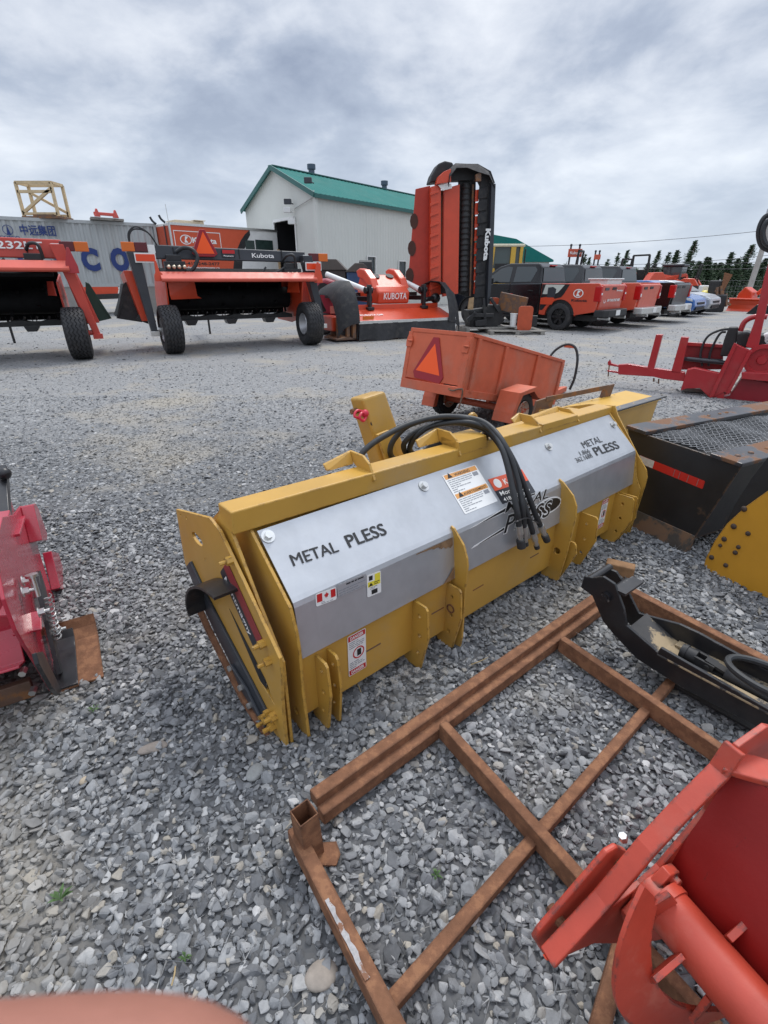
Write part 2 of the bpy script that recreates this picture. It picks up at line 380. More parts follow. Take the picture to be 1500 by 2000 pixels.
def outl(fr, y, pts): return [(p.x, p.z) for p in (fr.aty(u, v, y) for u, v in pts)]
def xplate(mb, fr, y, pts, t, mi=0, holes=()):      # outline standing in the plane y of a frame, t thick towards -y
    T = mb.T; mb.T = Matrix(); e3 = fr.M.to_3x3()
    mb.prism(outl(fr, y, pts), fr.M @ V(0, y, 0), e3 @ V(1, 0, 0), V(0, 0, 1), t, mi, [outl(fr, y, h_) for h_ in holes]); mb.T = T; return mb
def slab(mb, poly, z0, z1, mi=0):                   # plan outline between two heights
    return mb.hexa([V(p[0], p[1], z0) for p in poly], [V(p[0], p[1], z1) for p in poly], mi) if len(poly) == 4 else mb.prism(poly, (0, 0, z0), (1, 0, 0), (0, 1, 0), z1 - z0, mi)
# ------------------------------------------------------------------ ground
def ground_material(stones):
    m = bpy.data.materials.new('gravel_stone' if stones else 'gravel_yard'); m.use_nodes = True; t = m.node_tree; n = t.nodes; l = t.links; b = n['Principled BSDF']
    b.inputs['Roughness'].default_value = 0.85; b.inputs['Specular IOR Level'].default_value = 0.3
    ge = n.new('ShaderNodeNewGeometry').outputs['Position']
    def noi(sc, de=4, ro=0.6, vec=None):
        q = n.new('ShaderNodeTexNoise'); q.inputs['Scale'].default_value = sc; q.inputs['Detail'].default_value = de; q.inputs['Roughness'].default_value = ro; l.new(vec or ge, q.inputs['Vector']); return q.outputs[0]
    def mr(src, a, c, o0=0.0, o1=1.0):
        q = n.new('ShaderNodeMapRange'); q.inputs[1].default_value = a; q.inputs[2].default_value = c; q.inputs[3].default_value = o0; q.inputs[4].default_value = o1; l.new(src, q.inputs[0]); return q.outputs[0]
    def mix(f, a, c, mode='MIX'):
        q = n.new('ShaderNodeMixRGB'); q.blend_type = mode
        for i, z in enumerate((f, a, c)):
            if isinstance(z, (int, float)): q.inputs[i].default_value = z
            elif isinstance(z, tuple): q.inputs[i].default_value = (*z[:3], 1)
            else: l.new(z, q.inputs[i])
        return q.outputs[0]
    def mul(a, c):
        q = n.new('ShaderNodeMath'); q.operation = 'MULTIPLY'; l.new(a, q.inputs[0])
        if isinstance(c, (int, float)): q.inputs[1].default_value = c
        else: l.new(c, q.inputs[1])
        return q.outputs[0]
    cr = n.new('ShaderNodeValToRGB'); e = cr.color_ramp.elements
    e[0].position = 0; e[0].color = (0.098, 0.101, 0.106, 1); e[1].position = 1.0; e[1].color = (0.47, 0.465, 0.455, 1)
    for p_, c_ in ((0.25, (0.152, 0.156, 0.162)), (0.60, (0.230, 0.235, 0.239)), (0.90, (0.330, 0.332, 0.331)), (0.925, (0.33, 0.30, 0.25)), (0.95, (0.28, 0.265, 0.24)), (0.965, (0.38, 0.38, 0.375))):
        q = e.new(p_); q.color = (*c_, 1)
    if stones:
        oi = n.new('ShaderNodeObjectInfo'); l.new(oi.outputs['Random'], cr.inputs[0])
        col = mix(mr(noi(55, 6, 0.7), 0.3, 0.75), mix(1.0, cr.outputs[0], (0.80, 0.80, 0.80), 'MULTIPLY'), mix(1.0, cr.outputs[0], (1.22, 1.22, 1.22), 'MULTIPLY'))
        bu = n.new('ShaderNodeBump'); bu.inputs['Strength'].default_value = 0.35; bu.inputs['Distance'].default_value = 0.003; l.new(noi(130, 5), bu.inputs['Height']); l.new(bu.outputs[0], b.inputs['Normal'])
    else:
        vo = n.new('ShaderNodeTexVoronoi'); vo.inputs['Scale'].default_value = 38; l.new(ge, vo.inputs['Vector'])
        sp = n.new('ShaderNodeSeparateColor'); l.new(vo.outputs['Color'], sp.inputs[0]); l.new(sp.outputs[0], cr.inputs[0])
        vo2 = n.new('ShaderNodeTexVoronoi'); vo2.inputs['Scale'].default_value = 90; l.new(ge, vo2.inputs['Vector'])
        s2 = n.new('ShaderNodeSeparateColor'); l.new(vo2.outputs['Color'], s2.inputs[0])
        col = mix(mr(s2.outputs[1], 0, 1, 0.0, 0.55), cr.outputs[0], (0.225, 0.226, 0.225))
        bu = n.new('ShaderNodeBump'); bu.inputs['Strength'].default_value = 0.8; bu.inputs['Distance'].default_value = 0.015; bu.invert = True
        l.new(vo.outputs['Distance'], bu.inputs['Height']); l.new(bu.outputs[0], b.inputs['Normal'])
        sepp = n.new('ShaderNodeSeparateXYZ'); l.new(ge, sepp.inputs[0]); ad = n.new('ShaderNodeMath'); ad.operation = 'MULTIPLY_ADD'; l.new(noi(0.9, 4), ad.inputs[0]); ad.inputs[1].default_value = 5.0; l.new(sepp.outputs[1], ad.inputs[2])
        col = mix(mr(ad.outputs[0], 5.0, 9.0, 0.85, 0.0), col, (0.085, 0.086, 0.088))      # painted shade between the loose stones, giving way to the pale compacted yard
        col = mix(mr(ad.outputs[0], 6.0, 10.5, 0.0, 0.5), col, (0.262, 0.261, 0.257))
    # dusty tan patches and pale wheel tracks that belong to the yard surface
    dust = mul(mr(noi(0.55, 5, 0.62), 0.51, 0.63), 0.65 if stones else 0.8)
    col = mix(dust, col, (0.33, 0.298, 0.245))
    mp = n.new('ShaderNodeMapping'); mp.inputs['Rotation'].default_value = (0, 0, R(-35)); mp.inputs['Scale'].default_value = (0.09, 0.55, 1); l.new(ge, mp.inputs[0])
    col = mix(mul(mr(noi(1.0, 4, 0.6, mp.outputs[0]), 0.50, 0.66), 0.3), col, (0.285, 0.284, 0.28))
    col = mix(mul(mr(noi(0.8, 5, 0.6), 0.56, 0.72), 0.35), col, (0.18, 0.184, 0.19))
    l.new(col, b.inputs['Base Color']); return m
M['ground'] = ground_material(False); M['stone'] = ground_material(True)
gm = MB()
def ghgt(x, y): return 0.0
xs = [-400, -120, -40, -16, -8, -4, -2, 0, 2, 4, 8, 16, 40, 120, 400]; ys = [-60, -10, -2, 0, 2, 4, 8, 14, 22, 35, 60, 150, 600]
gm.sheet([[V(x_, y_, 0) for x_ in xs] for y_ in ys])
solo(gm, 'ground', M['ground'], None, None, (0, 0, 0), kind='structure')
rng = np.random.default_rng(7); random.seed(7)
rockcol = bpy.data.collections.new('rock_shapes')
for k in range(16):
    bm = bmesh.new(); flatn = random.uniform(0.34, 0.75); lng = random.uniform(0.95, 1.5)
    for i in range(random.randint(9, 15)):
        d = Vector((random.gauss(0, 1), random.gauss(0, 1), random.gauss(0, 1))).normalized() * random.uniform(0.82, 1.0)
        bm.verts.new((d.x * lng * 0.5, d.y * 0.5, d.z * 0.5 * flatn))
    r_ = bmesh.ops.convex_hull(bm, input=bm.verts); bmesh.ops.delete(bm, geom=[q for q in bm.verts if not q.link_faces], context='VERTS')
    bmesh.ops.bevel(bm, geom=list(bm.edges), offset=0.05, segments=1, affect='EDGES')
    me = bpy.data.meshes.new('rock'); bm.to_mesh(me); bm.free(); me.materials.append(M['stone'])
    rockcol.objects.link(bpy.data.objects.new('rock', me))
P_ = []; S_ = []
for (y0, y1, cell, sz, dens) in ((-0.5, 3.2, 0.0160, 0.028, 0.98), (3.2, 5.0, 0.0205, 0.030, 0.95), (5.0, 7.0, 0.029, 0.030, 0.75), (7.0, 10.0, 0.05, 0.031, 0.6), (10.0, 18.0, 0.12, 0.038, 0.5)):
    yy = np.arange(y0, y1, cell)
    for y_ in yy:
        w = 0.92 * y_ + (1.9 if y_ < 5 else 1.2); xx = np.arange(-w, w, cell); k = len(xx); keep = rng.random(k) < dens; xx = xx[keep]; k = len(xx)
        px = xx + rng.normal(0, cell * 0.45, k); py = y_ + rng.normal(0, cell * 0.45, k)
        sc = sz * np.clip(rng.lognormal(-0.10, 0.36, k), 0.4, 2.2)
        P_.append(np.stack([px, py, (rng.uniform(-0.002, 0.010, k) if y_ < 3.2 else rng.uniform(-0.008, 0.003, k))], 1)); S_.append(sc)
P_ = np.concatenate(P_); S_ = np.concatenate(S_); n_ = len(P_)
me = bpy.data.meshes.new('gravel'); me.vertices.add(n_); me.vertices.foreach_set('co', P_.astype(np.float32).ravel())
a = me.attributes.new('scl', 'FLOAT', 'POINT'); a.data.foreach_set('value', S_.astype(np.float32))
rt = np.stack([rng.normal(0, 0.38, n_), rng.normal(0, 0.38, n_), rng.uniform(0, 6.283, n_)], 1)
a = me.attributes.new('rot', 'FLOAT_VECTOR', 'POINT'); a.data.foreach_set('vector', rt.astype(np.float32).ravel())
a = me.attributes.new('idx', 'INT', 'POINT'); a.data.foreach_set('value', rng.integers(0, 16, n_).astype(np.int32))
go = bpy.data.objects.new('gravel', me); COL.objects.link(go); tag(go, 'loose grey crushed stone covering the whole yard', 'gravel', kind='stuff')
me.materials.append(M['stone'])
ng = bpy.data.node_groups.new('scatter_stones', 'GeometryNodeTree')
ng.interface.new_socket('Geometry', in_out='INPUT', socket_type='NodeSocketGeometry'); ng.interface.new_socket('Geometry', in_out='OUTPUT', socket_type='NodeSocketGeometry')
gi_ = ng.nodes.new('NodeGroupInput'); go_ = ng.nodes.new('NodeGroupOutput'); ip = ng.nodes.new('GeometryNodeInstanceOnPoints'); ci = ng.nodes.new('GeometryNodeCollectionInfo')
ci.inputs['Collection'].default_value = rockcol; ci.inputs['Separate Children'].default_value = True; ci.inputs['Reset Children'].default_value = True
def nat(nm, ty):
    q = ng.nodes.new('GeometryNodeInputNamedAttribute'); q.data_type = ty; q.inputs['Name'].default_value = nm; return q.outputs['Attribute']
ip.inputs['Pick Instance'].default_value = True
nl = ng.links
nl.new(gi_.outputs[0], ip.inputs['Points']); nl.new(ci.outputs[0], ip.inputs['Instance']); nl.new(nat('idx', 'INT'), ip.inputs['Instance Index'])
nl.new(nat('rot', 'FLOAT_VECTOR'), ip.inputs['Rotation']); nl.new(nat('scl', 'FLOAT'), ip.inputs['Scale']); nl.new(ip.outputs[0], go_.inputs[0])
mo = go.modifiers.new('scatter', 'NODES'); mo.node_group = ng
# ------------------------------------------------------------------ yellow snow pusher in the foreground
def arc_pts(c, r, a0, a1, n=8): return [(c[0] + r * math.cos(R(a0 + (a1 - a0) * k / n)), c[1] + r * math.sin(R(a0 + (a1 - a0) * k / n))) for k in range(n + 1)]
def sticker(fr, p0, ex, ey, w, h, m, parent, name='sticker', d=0.0015, t=0.0006, r=0.006):
    b = MB(); ex = Vector(ex).normalized(); ey = Vector(ey).normalized(); n = ex.cross(ey)
    pts = arc_pts((w - r, r), r, -90, 0, 3) + arc_pts((w - r, h - r), r, 0, 90, 3) + arc_pts((r, h - r), r, 90, 180, 3) + arc_pts((r, r), r, 180, 270, 3)
    b.prism(pts, Vector(p0) + n * d, ex, ey, t); return part(b, name, m, parent)
def patchq(b, p0, ex, ey, x0, y0, x1, y1, d, mi=0):
    ex = Vector(ex).normalized(); ey = Vector(ey).normalized(); n = ex.cross(ey); p0 = Vector(p0) + n * d
    b.prism([(x0, y0), (x1, y0), (x1, y1), (x0, y1)], p0, ex, ey, 0.0005, mi)
Bf = Frame(G(578, 1450), (1.6, 2.88)); BT = Bf.M
BR = lambda *a: BT.to_3x3() @ V(*a)
bl = thing('snow_pusher', 'yellow snow blower with grey galvanised cover panels and four black hydraulic hoses hanging over them', 'snow blower', Bf.O)
YL = M['yellow']
pT, pF, pB = (0.232, 0.742), (0.025, 0.555), (0.002, 0.350)
XL, XR = 0.058, 2.452
# main body shell and cover sheets
b = MB(BT)
def sheetpanel(x0, x1, a, c, t=0.004):
    b.sheet([[V(x0, a[0], a[1]), V(x1, a[0], a[1])], [V(x0, c[0], c[1]), V(x1, c[0], c[1])]], t)
g1x, g2x = 0.82, 1.63
fold = [(pT[0], pT[1]), (pF[0] + .018, pF[1] + .017), (pF[0] + .006, pF[1] + .005), (pF[0], pF[1] - .012), (pB[0], pB[1])]
b.sheet([[V(x_, q[0], q[1]) for x_ in (XL, .4, g1x - .012, g1x + .012, 1.2, g2x - .012, g2x + .012, 2.1, XR)] for q in fold], -0.004, 0, False)
# notch for the hose ports is a dark recess plate
galv = part(b, 'cover_panel', M['galv'], bl)
b = MB(BT)
b.span((0.05, 0.02, 0.075), (2.47, 0.034, 0.352)); b.span((0.05, 0.034, 0.075), (2.47, 0.12, 0.09))
part(b, 'lower_rail', YL, bl, 0.003)
b = MB(BT)   # hidden inner drum shell
b.prism([(0.30, 0.75), (0.06, 0.54), (0.04, 0.36), (0.04, 0.1), (0.3, 0.16), (0.66, 0.40), (0.66, 0.62), (0.5, 0.74)], (0.06, 0, 0), (0, 1, 0), (0, 0, 1), 2.38)
part(b, 'body_shell', M['yellow'], bl)
# top beam
b = MB(BT)
tb = lambda x_: 0.832 - 0.019 * x_
b.hexa([V(-.02, .238, tb(0) - .082), V(2.495, .238, tb(2.5) - .082), V(2.495, .338, tb(2.5) - .082), V(-.02, .338, tb(0) - .082)], [V(-.02, .238, tb(0)), V(2.495, .238, tb(2.5)), V(2.495, .338, tb(2.5)), V(-.02, .338, tb(0))])
part(b, 'top_beam', YL, bl, 0.006, 3)
# weld tabs under the beam
b = MB(BT)
for x_ in (0.92, 1.27, 1.95): b.span((x_, .225, tb(x_) - .135), (x_ + .012, .25, tb(x_) - .0825)).cut()
part(b, 'weld_tab', YL, bl)
def plate(name, x0, t, poly, holes=(), mat=YL, bev=0.002):
    q = MB(BT); q.prism(poly, (x0, 0, 0), (0, 1, 0), (0, 0, 1), t, 0, holes); return part(q, name, mat, bl, bev)
outer = [(.746, .669), (.386, .765), (.31, .745), (.179, .624), (-.028, .428), (-.03, .36), (-.01, .233), (.0, .002), (.09, .004), (.60, .235), (.77, .409)]
op = plate('end_plate', -.040, .012, outer, [circ(.55, .615, .022, 14, .05), circ(.70, .66, .006, 8), circ(.635, .672, .006, 8), circ(.50, .55, .005, 8), [(.10, .255), (.16, .21), (.05, .17)]])
plate('flange_plate', -.018, .012, [(.30, .812), (.335, .80), (.40, .74), (.36, .66), (.2, .44), (.12, .2), (.10, .004), (.004, .002), (.0, .379), (.125, .543), (.262, .745)])
plate('side_plate', .040, .012, [(.262, .756), (.40, .745), (.66, .62), (.70, .42), (.45, .16), (.16, .006), (-.018, .003), (-.006, .226), (-.008, .402), (.0, .47), (.026, .552)], [circ(.05, .085, .016, 12)])
plate('end_plate', 2.488, .012, [(.225, .792), (.193, .736), (.03, .53), (-.045, .445), (-.060, .40), (-.060, .36), (-.042, .1), (-.036, .006), (.10, .004), (.60, .235), (.77, .409), (.746, .669), (.386, .775)])
plate('side_plate', 2.452, .010, [(.232, .752), (.03, .555), (-.01, .40), (-.05, .33), (-.05, .1), (-.03, .006), (.1, .006), (.6, .25), (.7, .5), (.5, .7)])
# gussets that cross the cover panels
plate('gusset', g1x - .006, .011, [(.045, .583), (.028, .578), (-.029, .523), (-.053, .47), (-.060, .434), (-.057, .298), (-.062, .07), (-.055, .012), (.05, .012), (.05, .35)], [circ(.01, .11, .012, 10)])
plate('gusset', g2x - .006, .011, [(.045, .583), (.020, .572), (-.045, .52), (-.073, .47), (-.081, .411), (-.068, .196), (-.048, .02), (-.03, .006), (.06, .006), (.05, .35)], [circ(-.01, .185, .019, 12)])
lug = lambda y0, y1, top, bot: [(.03, top), (y1 + .012, top), (y1, top - .012), (y0, .19), (-.036, bot + .008), (-.018, bot), (.05, bot), (.10, bot + .06), (.03, bot + .09)]
H3 = lambda y_: [circ(y_, .275, .009, 10), circ(y_ - .004, .18, .009, 10), circ(y_ + .004, .09, .009, 10)]
for x_, y1, tp in ((.115, -.052, .322), (.165, -.042, .322), (.585, -.062, .334), (.785, -.060, .330), (1.87, -.085, .330), (1.66, -.09, .25), (2.28, -.094, .330), (2.33, -.094, .322)):
    plate('hitch_lug', x_, .011, lug(y1 - .012, y1, tp, .006), H3((y1 + .0) * 0.35) if x_ != .785 else H3(-.012))
for x_ in (.80,): pass
b = MB(BT); b.lathe([(0, .021), (.004, .021), (.004, .016), (0.001, .015)], (.7845, -.012, .215), (-1, 0, 0), 18); part(b, 'lug_boss', M['rust'], bl)
# slots cut in the lower rail show as dark lines
b = MB(BT)
for x_ in (.34, .70, .97, 1.42): b.span((x_, .0185, .205), (x_ + .075, .0205, .211)).cut()
part(b, 'rail_slot', M['rustdark'], bl)
# brackets on the top beam
for x_, wl, hh in ((.56, .13, .055), (1.06, .13, .065), (1.70, .06, .045), (2.08, .36, .03)):
    q = MB(BT); zt = tb(x_)
    q.prism([(.225, zt - .03), (.26, zt - .045), (.36, zt + .01), (.40, zt + hh - .01), (.385, zt + hh), (.30, zt + hh), (.26, zt + hh - .025)], (x_, 0, 0), (0, 1, 0), (0, 0, 1), .012)
    part(q, 'beam_bracket', YL, bl, .003)
    q = MB(BT); q.hexa([V(x_ - wl, .355, zt + .005), V(x_, .355, zt + .005), V(x_, .367, zt + .005), V(x_ - wl, .367, zt + .005)], [V(x_ - wl, .375, zt + hh * .5), V(x_, .375, zt + hh), V(x_, .387, zt + hh), V(x_ - wl, .387, zt + hh * .5)])
    part(q, 'bracket_plate', YL, bl, .003)
q = MB(BT); q.hexa([V(1.06, .236, tb(1.1) - .03), V(1.27, .236, tb(1.2) - .03), V(1.27, .35, tb(1.2) + .002), V(1.06, .35, tb(1) + .002)], [V(1.06, .236, tb(1) + .03), V(1.25, .236, tb(1.2) + .03), V(1.27, .35, tb(1.2) + .035), V(1.06, .35, tb(1) + .035)]); part(q, 'beam_saddle', YL, bl, .003)
q = MB(BT); q.hexa([V(1.72, .234, tb(1.7) - .03), V(2.07, .234, tb(2) - .03), V(2.07, .345, tb(2) + .002), V(1.72, .345, tb(1.7) + .002)], [V(1.72, .234, tb(1.7) + .008), V(2.07, .234, tb(2) + .008), V(2.07, .345, tb(2) + .01), V(1.72, .345, tb(1.7) + .01)]); part(q, 'beam_saddle', YL, bl, .003)
# lifting ring
q = MB(BT); rr_ = [V(1.36 + .03 * math.cos(R(a_)), .42, .85 + .035 * math.sin(R(a_))) for a_ in range(-40, 230, 18)]; q.tube(rr_, .012, 8); part(q, 'lifting_ring', YL, bl)
# three point mast
q = MB(BT)
b0, t0 = [(.93, .55, .55), (1.11, .55, .55), (1.11, .67, .55), (.93, .67, .55)], [(.845, .66, 1.0), (.99, .66, 1.015), (.99, .76, 1.0), (.845, .76, .985)]
q.hexa([V(*p) for p in b0], [V(*p) for p in t0]); mast = part(q, 'hitch_mast', YL, bl, .014, 3)
q = MB(BT); q.hexa([V(.91, .50, .6), V(1.0, .50, .6), V(1.0, .512, .6), V(.91, .512, .6)], [V(.865, .575, .84), V(.94, .575, .85), V(.94, .588, .85), V(.865, .588, .84)]); part(q, 'mast_gusset', YL, bl, .002)
q = MB(BT); q.cyl(V(.82, .71, .93), V(1.035, .71, .935), .013, 10); part(q, 'mast_pin', M['rust'], bl)
q = MB(BT); q.ball(V(.85, .645, .93), (.02, .02, .02)); q.tube(spl([V(.85, .645, .93), V(.82, .63, .94), V(.80, .62, .925), V(.82, .62, .905), V(.85, .635, .915)], 6), .0065, 8); q.tube(spl([V(.85, .645, .935), V(.81, .65, .95), V(.785, .64, .93), V(.81, .63, .915)], 6), .006, 8); part(q, 'flag_ribbon', flat('pink_red_plastic', (.55, .02, .05), .4), bl)
q = MB(BT)
for zz_, yy_ in ((.965, .655), (.88, .63)): q.lathe([(0, .012), (.002, .012), (.002, .001)], V(.885, yy_ + .003, zz_), (0, -1, .25), 12).cut()
part(q, 'mast_hole', M['blackmatte'], bl)
# end plate bolts, skid and curved strap
q = MB(BT)
for y_, z_, s_ in ((.235, .668, 1), (.065, .432, 1), (.04, .375, 1), (.055, .115, 1.15), (.10, .095, 1), (.075, .05, 1.15), (.13, .03, 1)): q.bolt((-.040, y_, z_), (-1, 0, 0), .015 * s_, .022, 0, .022).cut()
part(q, 'plate_bolt', YL, bl)
q = MB(BT); sk = [(.12, .012), (.27, .055), (.50, .20), (.62, .30), (.72, .42), (.66, .47), (.54, .37), (.38, .27), (.20, .16), (.10, .09)]
q.prism(sk, (-.052, 0, 0), (0, 1, 0), (0, 0, 1), .012); q.prism([(.11, .02), (.29, .07), (.36, .15), (.24, .12)], (-.064, 0, 0), (0, 1, 0), (0, 0, 1), .012); skid = part(q, 'skid_plate', M['dgrey'], bl, .003)
q = MB(BT); q.sheet([[V(-.076, y_, z_), V(-.052, y_, z_)] for y_, z_ in ((.09, .0), (.27, .04), (.42, .135), (.54, .215), (.66, .33))], .012); part(q, 'skid_runner', M['rust'], bl)
q = MB(BT)
for y_, z_ in ((.28, .09), (.36, .13), (.22, .045)): q.bolt((-.064, y_, z_), (-1, 0, 0), .012, .01).cut()
part(q, 'skid_bolt', M['chrome'], bl)
strap = [V(-.1, Bf.atx(u, v, -.1).y, Bf.atx(u, v, -.1).z) for u, v in ((432, 1162), (415, 1148), (398, 1140), (382, 1143), (375, 1156), (374, 1176), (379, 1198))]
q = MB(BT); pp = spl(strap, 5); q.sheet([[p + V(-.025, 0, 0), p + V(.058, 0, 0)] for p in pp], .01); part(q, 'strap_guard', M['black'], bl)
# cover bolts
def up_plane(u, v, a=pT, c=pF):
    n = V(0, -(a[1] - c[1]), (a[0] - c[0])); n = V(0, c[1] - a[1], a[0] - c[0]).normalized(); nw = BT.to_3x3() @ n
    return Bf.on(u, v, nw, BT @ V(0, a[0], a[1]))
nU = V(0, pF[1] - pT[1], pT[0] - pF[0]).normalized(); eU = V(0, pT[0] - pF[0], pT[1] - pF[1]).normalized()
nL = V(0, pB[1] - pF[1], pF[0] - pB[0]).normalized(); eL = V(0, pF[0] - pB[0], pF[1] - pB[1]).normalized()
q = MB(BT)
for u, v in ((523, 1048), (827, 950), (1071, 873), (1197, 830)): q.bolt(up_plane(u, v) + nU * .002, nU, .014, .014, 0, 0, .024).cut()
part(q, 'cover_bolt', M['chrome'], bl)
# stencilled lettering on the upper sheet
def on_panel(s, u0, v0, u1, v1, capu, capv, bold, plane='U', name='lettering', m=None, shear=0, d=.0028):
    f = (lambda u, v: up_plane(u, v)) if plane == 'U' else (lambda u, v: up_plane(u, v, pF, pB))
    A, C, K = f(u0, v0), f(u1, v1), f(capu, capv); ex = (C - A); n = nU if plane == 'U' else nL; ey = n.cross(ex.normalized())
    h = (K - A).dot(ey)
    return text(s, name, BT @ A, BT.to_3x3() @ ex, BT.to_3x3() @ ey, h, m or M['ink'], bl, bold, ex.length, shear, d)
on_panel('METAL', 573, 1106, 662, 1077, 568, 1082, .0)
on_panel('METAL', 573.7, 1106.2, 662.7, 1077.2, 568.7, 1082.2, 0, d=.0032)
on_panel('PLESS', 682, 1070, 757, 1043, 677, 1044, .016)
on_panel('METAL', 1141, 876, 1177, 863, 1137, 862, .0)
on_panel('PLESS', 1165, 890, 1211, 875, 1160, 873, .016)
on_panel('1.866', 1134, 890, 1153, 884, 1132, 881, .0)
on_panel('362.1688', 1127, 904, 1158, 893, 1125, 894, .0)
# warning label (two headed boxes with lines of print)
def label_uv(pts, plane='U'):
    f = (lambda u, v: up_plane(u, v)) if plane == 'U' else (lambda u, v: up_plane(u, v, pF, pB))
    A, C, D = [f(*p) for p in pts]; n = nU if plane == 'U' else nL
    ex = (C - A); w = ex.length; ex.normalize(); ey = n.cross(ex); h = (D - A).dot(ey); return BT @ A, BT.to_3x3() @ ex, BT.to_3x3() @ ey, w, h
A, ex, ey, w, h = label_uv(((908, 1005), (972, 979), (864, 929)))
wl = sticker(Bf, A, ex, ey, w, h, M['label'], bl, 'warning_label')
def lines(par, A, ex, ey, x0, x1, y0, y1, n, m, seed=1, th=.35, d=.0027, name='fine_print'):
    rr = random.Random(seed); q = MB(); st = (y1 - y0) / n
    for k in range(n):
        x_ = x0; y_ = y1 - st * (k + .7)
        while x_ < x1 - .006:
            l_ = min(rr.uniform(.008, .03), x1 - x_); patchq(q, A, ex, ey, x_, y_, x_ + l_, y_ + st * th, d); x_ += l_ + .004
            if rr.random() < .12: break
    return part(q, name, m, par)
for y0, y1, s_ in ((.52 * h, .985 * h, 'WARNING'), (.03 * h, .49 * h, 'AVERTISSEMENT')):
    q = MB(); hh = y1 - y0; patchq(q, A, ex, ey, .03 * w, y1 - .24 * hh, .97 * w, y1, .0024); part(q, 'label_header', M['lorange'], wl)
    q = MB(); q.prism([(.0, 0), (.03, 0), (.015, .026)], A + ex * .10 * w + ey * (y1 - .21 * hh) + ex.cross(ey) * .0032, ex, ey, .0004); part(q, 'hazard_triangle', M['ink'], wl)
    text(s_, 'lettering', A + ex * (.3 * w if len(s_) < 9 else .25 * w) + ey * (y1 - .20 * hh), ex, ey, .15 * hh, M['ink'], wl, .008, (.45 if len(s_) < 9 else .68) * w, 0, .0034)
    lines(wl, A, ex, ey, .05 * w, .74 * w, y0, y1 - .27 * hh, 7, M['grey_ink'], 5)
    q = MB(); patchq(q, A, ex, ey, .78 * w, y0 + .50 * hh, .93 * w, y0 + .70 * hh, .0026); part(q, 'pictogram', M['grey_ink'], wl)
# dealer label
A, ex, ey, w, h = label_uv(((981, 985), (1046, 962), (952, 937)))
dl = sticker(Bf, A, ex, ey, w, h, M['ldark'], bl, 'dealer_label')
q = MB(); patchq(q, A, ex, ey, 0, .52 * h, w, h, .0024); part(q, 'label_band', M['lcorp'], dl)
q = MB(); q.prism(circ(.17 * w, .76 * h, .13 * h * 1.4, 16), A + ex.cross(ey) * .0031, ex, ey, .0004); part(q, 'label_emblem', M['inkw'], dl)
text('Kubota', 'lettering', A + ex * .34 * w + ey * .64 * h, ex, ey, .22 * h, M['inkw'], dl, .02, .5 * w, 0, .0033)
text('Montmagny', 'lettering', A + ex * .08 * w + ey * .29 * h, ex, ey, .17 * h, M['inkw'], dl, .008, .8 * w, 0, .0033)
text('418-248-2477', 'lettering', A + ex * .08 * w + ey * .06 * h, ex, ey, .14 * h, M['inkw'], dl, .008, .8 * w, 0, .0033)
# lower sheet: flag sticker, data plate, yellow notice
A, ex, ey, w, h = label_uv(((617, 1185), (657, 1170), (614, 1161)), 'L')
fl = sticker(Bf, A, ex, ey, w, h, M['label'], bl, 'flag_sticker')
q = MB(); patchq(q, A, ex, ey, .05 * w, .30 * h, .30 * w, .93 * h, .0024); patchq(q, A, ex, ey, .72 * w, .30 * h, .95 * w, .93 * h, .0024)
leaf = [(0, -.5), (.03, -.2), (.3, -.28), (.22, -.12), (.48, .08), (.36, .12), (.4, .28), (.2, .22), (.22, .34), (.1, .26), (.12, .42), (.05, .38), (0, .55)]
leaf += [(-x_, y_) for x_, y_ in reversed(leaf[:-1])]
q.prism([(.51 * w + x_ * .42 * h, .62 * h + y_ * .5 * h) for x_, y_ in leaf[:-1]], A + ex.cross(ey) * .0024, ex, ey, .0005); part(q, 'maple_leaf_flag', M['lred'], fl)
lines(fl, A, ex, ey, .25 * w, .8 * w, .05 * h, .28 * h, 2, M['grey_ink'], 4)
A, ex, ey, w, h = label_uv(((660, 1168), (716, 1143), (658, 1143)), 'L')
dp_ = sticker(Bf, A, ex, ey, w, h, flat('data_plate', (.42, .43, .45), .35, .4), bl, 'data_plate'); lines(dp_, A, ex, ey, .05 * w, .95 * w, .05 * h, .62 * h, 3, M['grey_ink'], 8); lines(dp_, A, ex, ey, .3 * w, .9 * w, .68 * h, .95 * h, 1, M['ink'], 9)
A, ex, ey, w, h = label_uv(((717, 1167), (744, 1156), (715, 1124)), 'L')
yl = sticker(Bf, A, ex, ey, w, h, M['label'], bl, 'notice_sticker')
q = MB(); patchq(q, A, ex, ey, .06 * w, .44 * h, .94 * w, .66 * h, .0024); patchq(q, A, ex, ey, .55 * w, .66 * h, .94 * w, .94 * h, .0024); part(q, 'notice_panel', M['lyellow'], yl)
q = MB(); q.prism([(.1 * w, .47 * h), (.42 * w, .47 * h), (.26 * w, .62 * h)], A + ex.cross(ey) * .0031, ex, ey, .0004); patchq(q, A, ex, ey, .3 * w, .07 * h, .72 * w, .27 * h, .0024)
patchq(q, A, ex, ey, .14 * w, .72 * h, .40 * w, .92 * h, .0024); part(q, 'pictogram', M['ink'], yl); lines(yl, A, ex, ey, .2 * w, .85 * w, .3 * h, .43 * h, 2, M['grey_ink'], 3); lines(yl, A, ex, ey, .48 * w, .9 * w, .47 * h, .63 * h, 2, M['ink'], 6, .35, .003)
